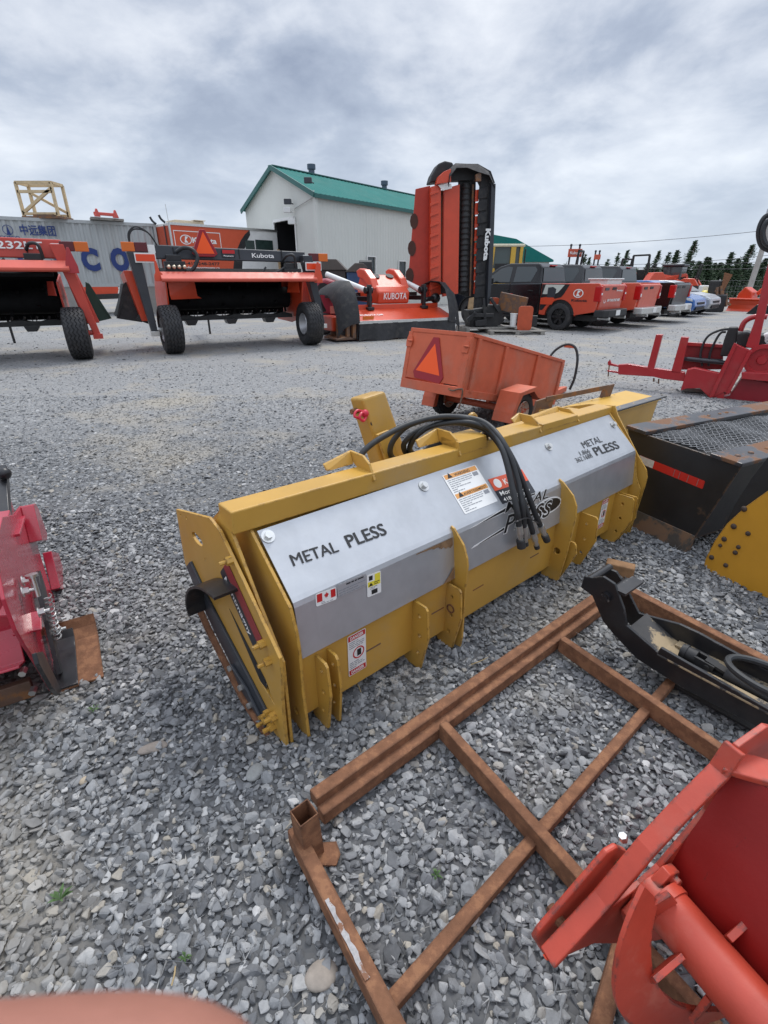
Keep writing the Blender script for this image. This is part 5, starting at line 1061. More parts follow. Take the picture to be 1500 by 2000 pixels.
        for k in range(4): q.cyl((bx + .06 + k * .105, -.08, zl - .27), (bx + .06 + k * .105, .02, zl - .27), .034, 10); q.ball((bx + .06 + k * .105, -.09, zl - .27), .04); q.cut()
        part(q, 'coupler', paint('brass_coupler', (.62, .52, .40), .3, metal=.7), r)
    q = MB(T)
    for k in range(2): q.tube(spl([V(-.48, .2, 2.1 + dz), V(-.46 + .03 * k, .2, 2.34 + dz), V(-.30, .2, 2.46 + dz - .04 * k), V(-.08, .25, 2.36 + dz), V(.08, .3, 2.1 + dz)], 6), .016, 7); q.cut()
    q.tube(spl([V(.50, .05, 1.62 + dz), V(.66, .0, 1.70 + dz), V(.78, .0, 1.9 + dz), V(.72, .05, 2.06 + dz), V(.55, .1, 2.10 + dz), V(.40, .2, 2.02 + dz)], 6), .040, 9); q.cut()
    q.tube(spl([V(W - .5, .1, 1.75 + dz), V(W - .75, .05, 1.64 + dz), V(W - 1.0, .2, 1.62 + dz), V(W - .9, .28, 1.75 + dz)], 6), .022, 8); q.cut(); q.tube(spl([V(W - .25, .05, 1.75 + dz), V(W - .28, .0, 1.98 + dz), V(W - .42, .05, 2.0 + dz), V(W - .5, .2, 1.9 + dz)], 6), .03, 8)
    part(q, 'hydraulic_hose', M['hose'], r)
    if dark:
        q = MB(T); q.prism([(.72, 2.0), (.80, 1.94), (1.18, 1.94), (1.26, 2.0), (1.05, 2.46), (.94, 2.46)], (0, .22, 0), (1, 0, 0), (0, 0, 1), .05); sv = part(q, 'slow_vehicle_sign', M['smvb'], r, .01)
        q = MB(T); q.prism([(.79, 2.0), (1.19, 2.0), (1.0, 2.42)], (0, .165, 0), (1, 0, 0), (0, 0, 1), .006); part(q, 'sign_face', M['smv'], sv)
        q = MB(T); q.cyl((.38, .35, 2.1), (.36, .35, 2.9), .007, 6); part(q, 'whip_antenna', M['chrome'], r)
    # drawbar running forward from under the hood
    q = MB(T); q.beam((W * .5, 1.5, 1.5), (W * .5, 4.2, .9), .18, .2); part(q, 'drawbar', red, r, .01); q = MB(T); q.cyl((W * .5, 4.0, .9), (W * .5, 4.0, .0), .03, 8); part(q, 'parking_stand', M['blackmatte'], r)
    return r
mower_conditioner((-4.671, 11.451), math.atan2(.4974, .8675), 'orange mower conditioner with dark grey wheel arms and an orange triangle on its beam', True)
yw = R(28); mower_conditioner((-6.126 - 3.25 * math.cos(yw) - .12, 10.666 - 3.25 * math.sin(yw) - .06), yw, 'red mower conditioner with red wheel arms and white number lettering, cut by the left edge', False, .10)

# ------------------------------------------------------------------ front disc mower with the big lettered hood
DF = Frame(G(699, 667), G(699, 667) + V(math.cos(R(30)), math.sin(R(30)), 0)); T = DF.M; e3 = T.to_3x3()
dm = thing('disc_mower', 'orange disc mower with a lettered hood and black rubber end guards before the shed', 'mower', DF.O)
q = MB(T); q.hexa([V(.05, -.02, .44), V(3.15, -.02, .44), V(3.15, .75, .68), V(.05, .75, .68)], [V(.05, -.02, .50), V(3.15, -.02, .50), V(3.15, .75, .74), V(.05, .75, .74)]); part(q, 'deck', OR, dm, .006)
q = MB(T); q.hexa([V(-.05, .76, .66), V(3.1, .76, .66), V(3.1, 1.6, .60), V(-.05, 1.6, .60)], [V(-.05, .76, .86), V(3.1, .76, .86), V(3.1, 1.6, .80), V(-.05, 1.6, .80)]); part(q, 'rear_deck', OR, dm, .01)
q = MB(T); q.span((.02, -.055, .43), (3.17, -.018, .505)); part(q, 'edge_trim', M['chrome'], dm, .004)
q = MB(T); q.span((.15, -.03, .53), (.48, -.005, .62)); part(q, 'side_reflector', M['amber'], dm, .006)
text('KUBOTA DM', 'lettering', T @ V(.25, .28, .60), e3 @ V(1, 0, 0), e3 @ V(0, .95, .3), .10, M['inkw'], dm, .02, .7, 0, .01)
q = MB(T); rr = random.Random(4)
top = [V(.04 + 3.1 * k / 24, -.035 + .012 * math.sin(k * 1.3), .44) for k in range(25)]; low = [V(-.02 + 3.2 * k / 24, -.10 + .05 * math.sin(k * .8), .02 + .02 * math.sin(k * .9)) for k in range(25)]
q.sheet([top, [(a + b) / 2 + e3.inverted() @ V(0, 0, 0) for a, b in zip(top, low)], low], .012, 0, True); part(q, 'front_skirt', M['rubber'], dm)
q = MB(T); q.sheet([[V(.02, -.02, .44), V(.02, 1.2, .5)], [V(-.04, -.06, .06), V(-.02, 1.2, .1)]], .012); part(q, 'side_skirt', M['rubber'], dm)
hx0, hx1 = 1.03, 2.19
q = MB(T)   # hood: raked nose, faceted
lo_ = [V(hx0, .85, .86), V(hx1, .85, .86)]; 
pr_ = [(.85, .86), (.80, 1.16), (.95, 1.30), (1.5, 1.60), (1.9, 1.62), (2.1, 1.3), (2.1, .9)]
q.prism(pr_, (hx0 + .06, 0, 0), (0, 1, 0), (0, 0, 1), hx1 - hx0 - .12); hd = part(q, 'hood', OR, dm, .05, 3)
for x0 in (hx0 - .02, hx1 - .20):
    q = MB(T); q.prism([(.95, 1.25), (1.15, 1.52), (1.5, 1.74), (1.8, 1.78), (2.0, 1.72), (1.9, 1.55), (1.6, 1.5), (1.2, 1.30)], (x0, 0, 0), (0, 1, 0), (0, 0, 1), .22); part(q, 'hood_shoulder', OR, hd, .03, 3)
text('KUBOTA', 'lettering', T @ V(hx0 + .20, .83 - .05, .99), e3 @ V(1, 0, 0), e3 @ V(0, -.15, 1), .17, M['inkw'], hd, .02, .76, 0, .02)
q = MB(T)
for x0 in (hx0 + .32, hx1 - .38): q.lathe([(0, .12), (.015, .12), (.015, .001)], V(x0, 1.42, 1.575), (0, -.45, .9), 14); q.cut()
part(q, 'hood_opening', M['blackmatte'], hd)
for x0 in (.62, 2.42):
    q = MB(T); q.cyl((x0 - .55 if x0 < 1 else x0 - .25, 2.0, 1.62), (x0 + .12, .9, 1.22), .075, 14); part(q, 'spring_tube', M['white'], dm)
    q = MB(T); q.span((x0 + .10, .66, .74), (x0 + .18, .82, 1.36)); q.span((x0 + .04, .62, .72), (x0 + .24, .9, .80)); q.cyl((x0 + .03, .8, 1.22), (x0 + .26, .8, 1.22), .09, 12); part(q, 'lift_link', M['black'], dm, .01)
    q = MB(T); q.beam((x0 - .3, 1.9, 1.0), (x0 + .3, .9, 1.0), .1, .12); part(q, 'lift_arm', M['black'], dm, .01)
q = MB(T); q.beam((.25, 2.0, .9), (.25, 2.0, 1.75), .1, .12); q.cut(); q.beam((.25, 2.0, 1.6), (.9, 1.6, 1.0), .08, .08); q.cut(); q.span((.0, 1.9, 1.0), (3.1, 2.05, 1.14)); part(q, 'head_frame', M['black'], dm, .01)
def guard(x0, s_, name):
    q = MB(T); prof = [(-.10, .46 if s_ < 0 else .40), (-.08, .66), (.0, .95), (.16, 1.25), (.45, 1.44), (.9, 1.46), (1.3, 1.36)]
    rows = [[V(x0 + s_ * (-.02), y_, z_), V(x0 + s_ * .20, y_ + .02, z_ - .03), V(x0 + s_ * .40, y_ + .1, z_ - .14 - .03 * math.sin(i * 2)), V(x0 + s_ * .52, y_ + .18, z_ - .34)] for i, (y_, z_) in enumerate(prof)]
    q.sheet(rows, .014, 0, True); part(q, name, M['rubber'], dm)
guard(.0, -1, 'end_guard'); guard(2.92, 1, 'end_guard')
q = MB(T); q.span((-.55, .40, .24), (-.2, 1.2, .60)); part(q, 'end_box', OR, dm, .03)
q = MB(T)
for x_, y_, z0, z1 in ((-.50, .18, .10, .55), (-.30, .05, .12, .42), (-.14, .0, .08, .46), (-.42, .30, .30, .48)): q.span((x_, y_, z0), (x_ + .10, y_ + .10, z1)); q.cut()
q.span((-.62, .02, .05), (.02, .5, .10)); part(q, 'end_skid', M['rustdark'], dm, .01)
for x0 in (-.35, .35, 1.2, 2.0, 2.8): q = MB(T); q.lathe([(.06, .30), (.10, .28), (.14, .12), (.42, .10), (.42, .001)], V(x0, .7, 0), (0, 0, 1), 18); part(q, 'cutter_disc', M['rustdark'], dm)
q = MB(T); q.tube(spl([V(2.7, .85, .95), V(2.95, .85, .98), V(3.2, .9, .96)], 5), [.06 + .012 * (k % 2) for k in range(11)], 10); q.ball(T.inverted() @ (T @ V(3.1, .9, .98)), .15); part(q, 'gearbox', M['black'], dm)

# ------------------------------------------------------------------ tall folded mower standing upright
UF = Frame((1.0, 16.2), (2.0, 16.35)); c3 = lambda l: [(450 + u / 2.727, 300 + v / 2.727) for u, v in l]
up = thing('upright_mower', 'tall orange and black mower folded upright beside the parked pickups', 'mower', UF.M @ V(1.2, .3, 0))
def ub(name, pts, y, t, m, bev=.01):
    q = MB(); xplate(q, UF, y, c3(pts), t); return part(q, name, m, up, bev)
bd = ub('side_board', [(985, 190), (1062, 172), (1066, 786), (942, 702), (955, 560)], .15, .06, paint('dull_orange_board', (.40, .034, .016), .5, var=.1))
for v0 in (360, 505, 650): ub('board_port', [(978 + (360 - v0) * .08 + 22 * math.cos(a), v0 + 42 * math.sin(a)) for a in [k * .6283 for k in range(10)]], .085, .02, paint('dark_port', (.06, .02, .012), .7), .002)
ub('ribbed_strip', [(1060, 182), (1112, 170), (1112, 750), (1056, 772)], .05, .20, OR)
for k in range(10): v0 = 205 + k * 56; ub('strip_rib', [(1062, v0 + 4), (1108, v0 - 8), (1108, v0 + 2), (1062, v0 + 20)], -.15, .05, OR, .004)
ub('slot_panel', [(1112, 200), (1134, 195), (1126, 750), (1108, 752)], .25, .10, M['rustdark']); ub('front_panel', [(1132, 192), (1214, 168), (1206, 745), (1124, 762)], .12, .15, OR)
rl = ub('roller_bed', [(1212, 150), (1302, 150), (1292, 770), (1198, 745)], .20, .10, M['blackmatte'])
q = MB(UF.M); p0_, p1_ = UF.aty(*c3([(1255, 160)])[0], .05), UF.aty(*c3([(1240, 740)])[0], .05); n_ = 60; q.tube([p0_.lerp(p1_, k / n_) for k in range(n_ + 1)], [.115 + .012 * ((k * 7) % 3) for k in range(n_ + 1)], 12); part(q, 'conditioner_roller', M['blackmatte'], up)
q = MB(UF.M); p0_, p1_ = UF.aty(*c3([(1292, 165)])[0], .02), UF.aty(*c3([(1276, 760)])[0], .02); q.tube([p0_, p1_], .03, 8); part(q, 'rusty_rod', M['rustdark'], up)
for k in range(8): v0 = 195 + k * 70; ub('red_strip', [(1303 - k * .9, v0), (1326 - k * 1.2, v0 - 4), (1318 - k * 1.2, v0 + 60), (1300 - k * 1.2, v0 + 62)], .0, .06, OR, .004)
cu_ = ub('black_curtain', [(1326, 110), (1372, 105), (1376, 180), (1366, 500), (1350, 822), (1296, 812), (1318, 420)], -.02, .10, M['rubber'])
for k in range(9): v0 = 190 + k * 66; ub('curtain_tab', [(1322 - k * 2.4, v0), (1372 - k * 2.0, v0 - 14), (1366 - k * 2.0, v0 + 44), (1318 - k * 2.4, v0 + 52)], -.12, .03, M['rubber'], .004)
fs_ = ub('face_sheet', [(1372, 165), (1394, 170), (1380, 600), (1366, 770), (1350, 815)], .0, .30, M['dgrey'])
ta, tb_ = UF.M @ UF.aty(*c3([(1366, 400)])[0], -.33), UF.M @ UF.aty(*c3([(1352, 570)])[0], -.33)
text('Kubota', 'lettering', ta + V(-.03, 0, 0), tb_ - ta, UF.ex, .14, M['inkw'], up, .05, (tb_ - ta).length, 0, .03)
ub('rear_cover', [(1040, 172), (1052, 130), (1085, 72), (1120, 58), (1160, 66), (1170, 110), (1140, 140), (1100, 165)], .5, .5, M['blackmatte'], .04); ub('red_shoulder', [(1085, 172), (1098, 130), (1125, 105), (1160, 92), (1160, 160)], .02, .3, OR)
q = MB(UF.M); cp = [UF.aty(*c3([p_])[0], -.1) for p_ in ((1155, 150), (1160, 85), (1195, 58), (1250, 52), (1310, 60), (1365, 95), (1396, 160))]
q.sheet([[V(p.x, .75, p.z - .10) for p in cp], [V(p.x, .3, p.z) for p in cp], [V(p.x, -.2, p.z - .02 - .02 * math.sin(i * 2.5)) for i, p in enumerate(cp)], [V(p.x, -.33, p.z - .16 - .05 * math.sin(i * 2)) for i, p in enumerate(cp)]], .015, 0, True); part(q, 'top_cover', M['rubber'], up)
q = MB(); xplate(q, UF, .3, c3([(1158, 155), (1162, 90), (1200, 65), (1300, 66), (1368, 104), (1390, 165), (1300, 150)]), .3); part(q, 'cover_core', M['blackmatte'], up)
ub('cover_flap', [(1105, 168), (1175, 160), (1180, 185), (1130, 198)], -.2, .02, M['label'], .003); ub('top_hinge', [(1300, 115), (1330, 100), (1330, 150), (1302, 150)], -.2, .1, M['rustdark'], .004)
ub('lift_frame', [(1240, 830), (1330, 820), (1350, 800), (1400, 800), (1425, 880), (1380, 930), (1250, 925)], .3, .6, M['blackmatte'], .03)
for pts in ([(1375, 770), (1390, 765), (1430, 830), (1425, 850)], [(1340, 770), (1352, 770), (1360, 880), (1345, 880)], [(1290, 850), (1400, 850), (1400, 870), (1290, 870)], [(1255, 880), (1300, 840), (1310, 850), (1265, 900)], [(1300, 890), (1360, 880), (1362, 915), (1302, 920)]): ub('lift_link', pts, -.35, .08, M['black'], .01)
q = MB(); xplate(q, UF, -.3, c3([(1270, 770), (1295, 765), (1290, 830), (1262, 830)]), .05); part(q, 'tie_board', M['wood'], up)
wg = thing('wooden_pallet', 'grey slatted pallet under the tall upright mower', 'pallet', UF.M @ V(2.1, -.3, 0))
q = MB(UF.M)
for k in range(6): q.span((1.42, -.62 + k * .2, .13), (2.95, -.50 + k * .2, .16)); q.cut()
part(q, 'slat', M['woodg'], wg)
q = MB(UF.M)
for x_ in (1.42, 2.15, 2.85): q.span((x_, -.62, .01), (x_ + .1, .55, .129)); q.cut()
part(q, 'bearer', M['woodg'], wg)
# ------------------------------------------------------------------ orange cheek plates on a pallet with a white pail
SF = Frame((3.35, 15.75), (4.4, 15.75)); sd_ = thing('orange_implement', 'orange implement with rounded end plates standing on a grey pallet behind the left pickup wheel', 'implement', SF.M @ V(.6, .3, 0))
def rrect(x0, z0, x1, z1, r): return arc_pts((x1 - r, z0 + r), r, -90, 0, 4) + arc_pts((x1 - r, z1 - r), r, 0, 90, 4) + arc_pts((x0 + r, z1 - r), r, 90, 180, 4) + arc_pts((x0 + r, z0 + r), r, 180, 270, 4)
q = MB(SF.M); q.prism(rrect(.64, .10, 1.08, .78, .09), (0, 0, 0), (1, 0, 0), (0, 0, 1), .03); q.cut(); q.prism(rrect(-.05, .25, .25, .98, .10), (0, .9, 0), (1, 0, 0), (0, 0, 1), .03); part(q, 'end_plate', paint('rusty_orange_paint', (.46, .075, .025), .5, var=.1, patch=(.25, .06, .03), pscale=4), sd_, .008)
q = MB(SF.M); q.beam((.15, .8, .18), (.75, .05, .18), .3, .04); part(q, 'tread_bar', M['chrome'], sd_, .005)
q = MB(SF.M); q.beam((.2, .7, .9), (.9, .2, .75), .1, .5); part(q, 'rotor_guard', M['rustdark'], sd_, .01)
q = MB(SF.M); q.span((1.05, .2, .2), (1.3, .5, .5)); part(q, 'hitch_block', M['black'], sd_, .01)
q = MB(SF.M); q.lathe([(0, .001), (0, .085), (.34, .105), (.34, .113), (.37, .113), (.37, .09), (.365, .001)], (.55, .12, .20), (0, 0, 1), 20); solo(q, 'white_pail', M['white'], 'white plastic pail beside the rounded orange end plate', 'pail')
wp2 = thing('wooden_pallet', 'weathered pallet carrying the orange implement and the white pail', 'pallet', SF.M @ V(.6, .2, 0))
q = MB(SF.M)
for k in range(5): q.span((-.2, -.3 + k * .3, .085), (1.45, -.12 + k * .3, .11)); q.cut()
part(q, 'slat', M['woodg'], wp2)
q = MB(SF.M)
for x_ in (-.2, .55, 1.3): q.span((x_, -.3, .005), (x_ + .12, 1.05, .084)); q.cut()
part(q, 'bearer', M['woodg'], wp2)
# ------------------------------------------------------------------ metal shed with the green roof
def corr(name, col, sc, rough=0.5):       # ribbed sheet: ribs as bump across a direction given later by object coords
    m = paint(name, col, rough, var=.03, vs=.8); return m
cream = paint('pale_siding', (.60, .61, .57), .55, var=.03, vs=.6, grime=.05); green = paint('green_roof_sheet', (.014, .150, .132), .75, var=.08, vs=.8, grime=.08, spec=.15)
SA_ = G(615, 377, 5.0); SB_ = G(807, 410, 5.0); SC_ = G(479, 410, 5.0); SA_.z = SB_.z = SC_.z = 0
sh = thing('metal_shed', 'pale ribbed metal shed with a green roof and an open dark doorway', 'shed', SA_)
sr = (SB_ - SA_).normalized(); sg = (SC_ - SA_).normalized(); LR = 13.0; LG = (SC_ - SA_).length; nr = V(sr.y, -sr.x, 0); ngb = V(-sg.y, sg.x, 0)
if ngb.y > 0: ngb = -ngb
if nr.y > 0: nr = -nr
E_, RG = 5.0, 6.47
def wallp(mb, O, d, n, t, poly, holes=()):   # wall panel: poly in (along, height)
    mb.prism([(a, b) for a, b in poly], O + n * 0, d, Z, t, 0, holes)
# long right wall with ribs as real sheet profile
W1 = [(3.55, 1.55, 4.20, 2.55), (6.30, 1.60, 6.98, 2.40)]
def ribbed(O, d, n, L_, zf0, zf1, st, dep, skip=()):
    q = MB(); xs_ = []; k = 0.0
    while k < L_: xs_ += [(k, 0), (k + st * .35, 0), (k + st * .45, dep), (k + st * .9, dep)]; k += st
    lo, hi = [], []
    for a, dd_ in xs_:
        if a > L_: break
        lo.append(O + d * a + n * dd_ + Z * zf0(a)); hi.append(O + d * a + n * dd_ + Z * zf1(a))
    q.sheet([hi, lo]); return q
def ribwall(par, O, d, n, L_, top, holes, mat, st=.23, dep=.012):
    segs = sorted(holes); cuts = [0.0]
    pieces = []; x0 = 0.0
    for (a, b0, c_, d1) in segs:
        pieces.append((x0, a, None)); pieces.append((a, c_, (b0, d1))); x0 = c_
    pieces.append((x0, L_, None)); q = MB()
    for a, b_, hole in pieces:
        spans = [(lambda x_: 0.0, top)] if hole is None else ([(lambda x_: 0.0, (lambda h: (lambda x_: h))(hole[0]))] if hole[0] > 0 else []) + [((lambda h: (lambda x_: h))(hole[1]), top)]
        for f0, f1 in spans:
            xs_ = []; k = math.floor(a / st) * st
            while k < b_ + st:
                for o_, dd_ in ((0, 0), (.35, 0), (.45, 1), (.9, 1)):
                    x_ = k + o_ * st
                    if a < x_ < b_: xs_.append((x_, dd_ * dep))
                k += st
            xs_ = [(a, 0)] + xs_ + [(b_, 0)]
            q.sheet([[O + d * x_ + n * dd_ + Z * f1(x_) for x_, dd_ in xs_], [O + d * x_ + n * dd_ + Z * f0(x_) for x_, dd_ in xs_]])
    return part(q, 'wall', mat, par)
ribwall(sh, SA_, sr, nr, LR, lambda x_: E_, W1, cream)
gh = lambda x_: E_ + (RG - E_) * (1 - abs(x_ - LG / 2) / (LG / 2))
ribwall(sh, SA_, sg, ngb, LG, gh, [(1.99, 0.0, 4.18, 4.13)], cream, .23, .004)
q = MB(); q.sheet([[SA_ + sr * LR + Z * E_, SC_ + sr * LR + Z * E_], [SA_ + sr * LR, SC_ + sr * LR]]); q.cut(); q.sheet([[SC_ + Z * E_, SC_ + sr * LR + Z * E_], [SC_, SC_ + sr * LR]]); part(q, 'wall', cream, sh)
ap = SA_ + sg * LG / 2
q = MB()
for s_, base, out in ((1, SA_, -sg), (-1, SC_, sg)):
    e0 = base + out * .18 + Z * (E_ - .06) - sr * .20; r0 = ap + Z * (RG + .02) - sr * .20
    n_ = 46; rows = [[], []]
    for k in range(n_ * 2 + 1):
        a = (LR + .4) * k / (n_ * 2); up_ = Z * (.025 if k % 2 else 0); rows[0].append(r0 + sr * a + up_); rows[1].append(e0 + sr * a + up_)
    q.sheet(rows, .02)
    q.cut()
part(q, 'roof', green, sh)
q = MB()
for base, out in ((SA_, -sg), (SC_, sg)):
    a_ = base + out * .2 + Z * (E_ - .10) - sr * .215; b_ = ap + Z * (RG - .02) - sr * .215; q.beam(a_, b_, .05, .20, (0, 0, 1)); q.cut()
q.beam(SA_ - sg * .2 + Z * (E_ - .12) - sr * .2, SA_ - sg * .2 + Z * (E_ - .12) + sr * (LR + .2), .05, .16); q.cut(); q.beam(ap + Z * (RG + .05) - sr * .2, ap + Z * (RG + .05) + sr * LR, .35, .05)
part(q, 'roof_trim', paint('dark_green_trim', (.02, .11, .10), .45), sh)
q = MB(); q.beam(SA_ + nr * .03 + ngb * .03, SA_ + nr * .03 + ngb * .03 + Z * E_, .16, .16, sr); q.beam(SA_ + nr * .02 + ngb * .02 + Z * .0, SA_ + nr * .02 + ngb * .02 + Z * .01, .1, .1, sr); part(q, 'corner_trim', cream, sh)
for s_ in (.48, 3.9):
    q = MB(); c_ = ap + sr * (2.6 + (0 if s_ < 1 else 6.2)) - sg * .35 * 0 + Z * (RG - .1); q.cyl(c_, c_ + Z * .55, .16, 14); q.cyl(c_ + Z * .36, c_ + Z * .58, .22, 14); part(q, 'roof_vent', paint('blue_grey_vent', (.06, .09, .13), .5), sh)
dO = SA_ + sg * 1.99
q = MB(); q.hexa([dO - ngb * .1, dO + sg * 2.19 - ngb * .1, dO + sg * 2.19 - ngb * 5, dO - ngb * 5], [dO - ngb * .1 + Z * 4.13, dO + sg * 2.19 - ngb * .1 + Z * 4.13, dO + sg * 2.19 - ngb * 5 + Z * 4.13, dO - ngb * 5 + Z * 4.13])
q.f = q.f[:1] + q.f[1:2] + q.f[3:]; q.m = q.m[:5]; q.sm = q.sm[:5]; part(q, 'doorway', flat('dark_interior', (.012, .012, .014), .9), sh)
q = MB(); q.beam(dO + sg * 2.25 + ngb * .04, dO + sg * 2.25 + ngb * .04 + Z * 4.2, .08, .05, sr); q.cut(); q.beam(dO + ngb * .04 - sg * .06, dO + ngb * .04 - sg * .06 + Z * 4.2, .07, .05, sr); q.cut(); q.beam(dO + ngb * .04 + Z * 4.2, dO + sg * 2.2 + ngb * .04 + Z * 4.2, .08, .12); part(q, 'door_frame', M['white'], sh)
q = MB(); q.beam(dO + sg * 1.9 + ngb * .12, dO + sg * 1.9 + ngb * .12 + Z * 2.9, .35, .05, sr); part(q, 'door_leaf', M['wood'], sh)
for a, z0, c_, z1_ in W1:
    q = MB(); O_ = SA_ + nr * .03
    q.prism([(a - .05, z0 - .05), (c_ + .05, z0 - .05), (c_ + .05, z1_ + .05), (a - .05, z1_ + .05)], O_, sr, Z, .05, 0, [[(a, z0), (c_, z0), (c_, z1_), (a, z1_)]]); wi = part(q, 'window', M['white'], sh)
    q = MB(); q.prism([(a, z0), (c_, z0), (c_, z1_), (a, z1_)], SA_ - nr * .02, sr, Z, .01); part(q, 'pane', M['glass'], wi)
for p, nm in ((SA_ + sg * 1.95 + ngb * .05 + Z * 4.75, 'flood_lamp'), (SA_ + ngb * .1 + nr * .1 + Z * 5.35, 'flood_lamp'), (SA_ + sg * 1.6 + ngb * .1 + Z * 3.9, 'wall_lamp'), (SA_ + sg * 1.95 + ngb * .1 + Z * 4.4, 'wall_lamp')):
    q = MB(); q.beam(p, p + ngb * .25 + Z * .06, .05, .05); q.box(p + ngb * .3 + Z * .08, (.34, .2, .22)); part(q, nm, M['dgrey'] if nm == 'flood_lamp' else M['white'], sh, .02)
q = MB(); q.tube([SA_ + sg * 1.9 + ngb * .06 + Z * 4.55, SA_ + ngb * .1 + nr * .06 + Z * 4.85, SA_ + ngb * .1 + nr * .06 + Z * 5.1], .02, 6); part(q, 'conduit', M['chrome'], sh)
# ------------------------------------------------------------------ shipping container on cribbing
CA = G(0, 422, 3.8); CB = G(303, 437, 3.8); CA.z = CB.z = 0; cd = (CB - CA).normalized(); CO = CB - cd * 12.2; cn = V(cd.y, -cd.x, 0)
ct = thing('shipping_container', 'grey corrugated shipping container with navy lettering behind the mowers', 'container', CO)
cm = paint('container_grey', (.40, .42, .42), .55, var=.05, vs=1.2, patch=(.27, .15, .08), pscale=1.6, pcut=.70, grime=.2, streak=((.30, .29, .27), (3.0, 3.0, .25), .60))
q = MB(); n_ = 44; hi, lo = [], []
for k in range(n_):
    for o_, dd_ in ((0, 0), (.28, 0), (.5, -.045), (.78, -.045)):
        a = .10 + 12.0 * (k + o_) / n_; hi.append(CO + cd * a + cn * dd_ + Z * 3.68); lo.append(CO + cd * a + cn * dd_ + Z * 1.28)
q.sheet([hi, lo]); part(q, 'side_sheet', cm, ct)
q = MB()
for z_ in (3.74, 1.24): q.beam(CO + Z * z_ - cn * .02, CO + cd * 12.2 + Z * z_ - cn * .02, .10, .12); q.cut()
for a in (.06, 12.14): q.beam(CO + cd * a + Z * 1.3 - cn * .02, CO + cd * a + Z * 3.68 - cn * .02, .12, .10, cd); q.cut()
part(q, 'edge_frame', cm, ct)
q = MB(); q.hexa([CO - cn * .1 + Z * 1.2, CO + cd * 12.2 - cn * .1 + Z * 1.2, CO + cd * 12.2 - cn * 2.4 + Z * 1.2, CO - cn * 2.4 + Z * 1.2], [CO - cn * .1 + Z * 3.78, CO + cd * 12.2 - cn * .1 + Z * 3.78, CO + cd * 12.2 - cn * 2.4 + Z * 3.78, CO - cn * 2.4 + Z * 3.78]); part(q, 'shell', cm, ct)
q = MB()
for a in (.6, 4.2, 8, 11.6):
    for b_ in (.4, 2.0): q.beam(CO + cd * a - cn * b_, CO + cd * a - cn * b_ + Z * 1.18, .8, .8, cd); q.cut()
part(q, 'support_block', paint('concrete_block', (.28, .27, .25), .85), ct)
CF = Frame(CO + cn * .005, CO + cn * .005 + cd)
def on_c(u, v): p = CF.aty(u, v, 0); return p
def ctext(s, u0, v0, u1, v1, cap, m, bold, nm='lettering'):
    A, B_ = on_c(u0, v0), on_c(u1, v1); K = on_c(u0, cap); return text(s, nm, CF.M @ V(A.x, -.02, A.z), cd, Z, K.z - A.z, m, ct, bold, B_.x - A.x, 0, .01)
for i_, (u0, u1) in enumerate(((163, 198), (220, 256))): ctext('CO'[i_], u0, 526, u1, 527, 485, M['blue_ink'], .06)
A0, A1 = on_c(163, 525), on_c(220, 525); step = A1.x - A0.x; hC = on_c(163, 484).z - A0.z
for i_, ch in enumerate('COS'): text(ch, 'lettering', CF.M @ V(A0.x - step * (3 - i_), -.02, A0.z), cd, Z, hC, M['blue_ink'], ct, .06, on_c(198, 525).x - A0.x, 0, .01)
ctext('中远集团', 41, 457, 110, 458, 441, M['blue_ink'], .02)
c_ = on_c(15, 449); rr_ = abs(on_c(25, 449).x - on_c(4, 449).x) / 2
q = MB(CF.M); q.prism(circ(c_.x, c_.z, rr_, 24), (0, -.02, 0), (1, 0, 0), (0, 0, 1), .004, 0, [circ(c_.x, c_.z, rr_ * .88, 24)]); q.prism([(c_.x - rr_ * .35, c_.z - rr_), (c_.x + rr_ * .45, c_.z - rr_), (c_.x, c_.z + rr_ * .9)], (0, -.021, 0), (1, 0, 0), (0, 0, 1), .004); part(q, 'emblem', M['blue_ink'], ct)
ctext('COSCO', 0, 464.5, 39, 464.5, 460, M['blue_ink'], .03)
# crate frame and pink parts on the container roof
KF = Frame(G(48, 424, 3.84), G(115, 424, 3.84)); KO = G(48, 424, 3.84); KF.M.translation = KO; 
cr = thing('wooden_crate', 'empty pale timber crate frame standing on the container roof', 'crate', KO); cw = (G(115, 424, 3.84) - KO).length; ch_ = 1.22
q = MB(KF.M)
for a_, b_ in (((0, 0, 0), (0, 0, ch_)), ((cw, 0, 0), (cw, 0, ch_)), ((0, 0, ch_), (cw, 0, ch_)), ((0, 0, .12), (cw, 0, .12)), ((0, 0, ch_ * .74), (cw, 0, ch_ * .74)), ((0, 0, .15), (cw, 0, ch_ * .85)), ((0, .8, 0), (0, .8, ch_)), ((cw, .8, 0), (cw, .8, ch_)), ((0, .8, ch_), (cw, .8, ch_)), ((0, .8, .12), (cw, .8, .12)), ((0, .8, ch_ * .8), (cw, .8, .2)), ((0, 0, ch_), (0, .8, ch_)), ((cw, 0, ch_), (cw, .8, ch_))):
    q.beam(a_, b_, .10, .10, (0, 1, 0) if a_[1] == b_[1] else (0, 0, 1)); q.cut()
part(q, 'batten', paint('pale_timber', (.55, .42, .25), .75, var=.15), cr)
q = MB(KF.M); q.span((-.05, -.1, -.05), (cw + .1, .9, .03)); q.span((cw * .3, -.1, .03), (cw * .9, .5, .09)); part(q, 'skid_base', M['rustdark'], cr)
PO = G(183, 428, 3.82); PW = (G(238, 432, 3.82) - PO); pn = thing('quick_hitch', 'small salmon red bracket frame lying on a pallet on the container roof', 'bracket', PO); d_ = PW.normalized(); w_ = PW.length
q = MB(); q.beam(PO + d_ * .05 + Z * .22, PO + d_ * w_ * .75 + Z * .22, .1, .12); q.cut()
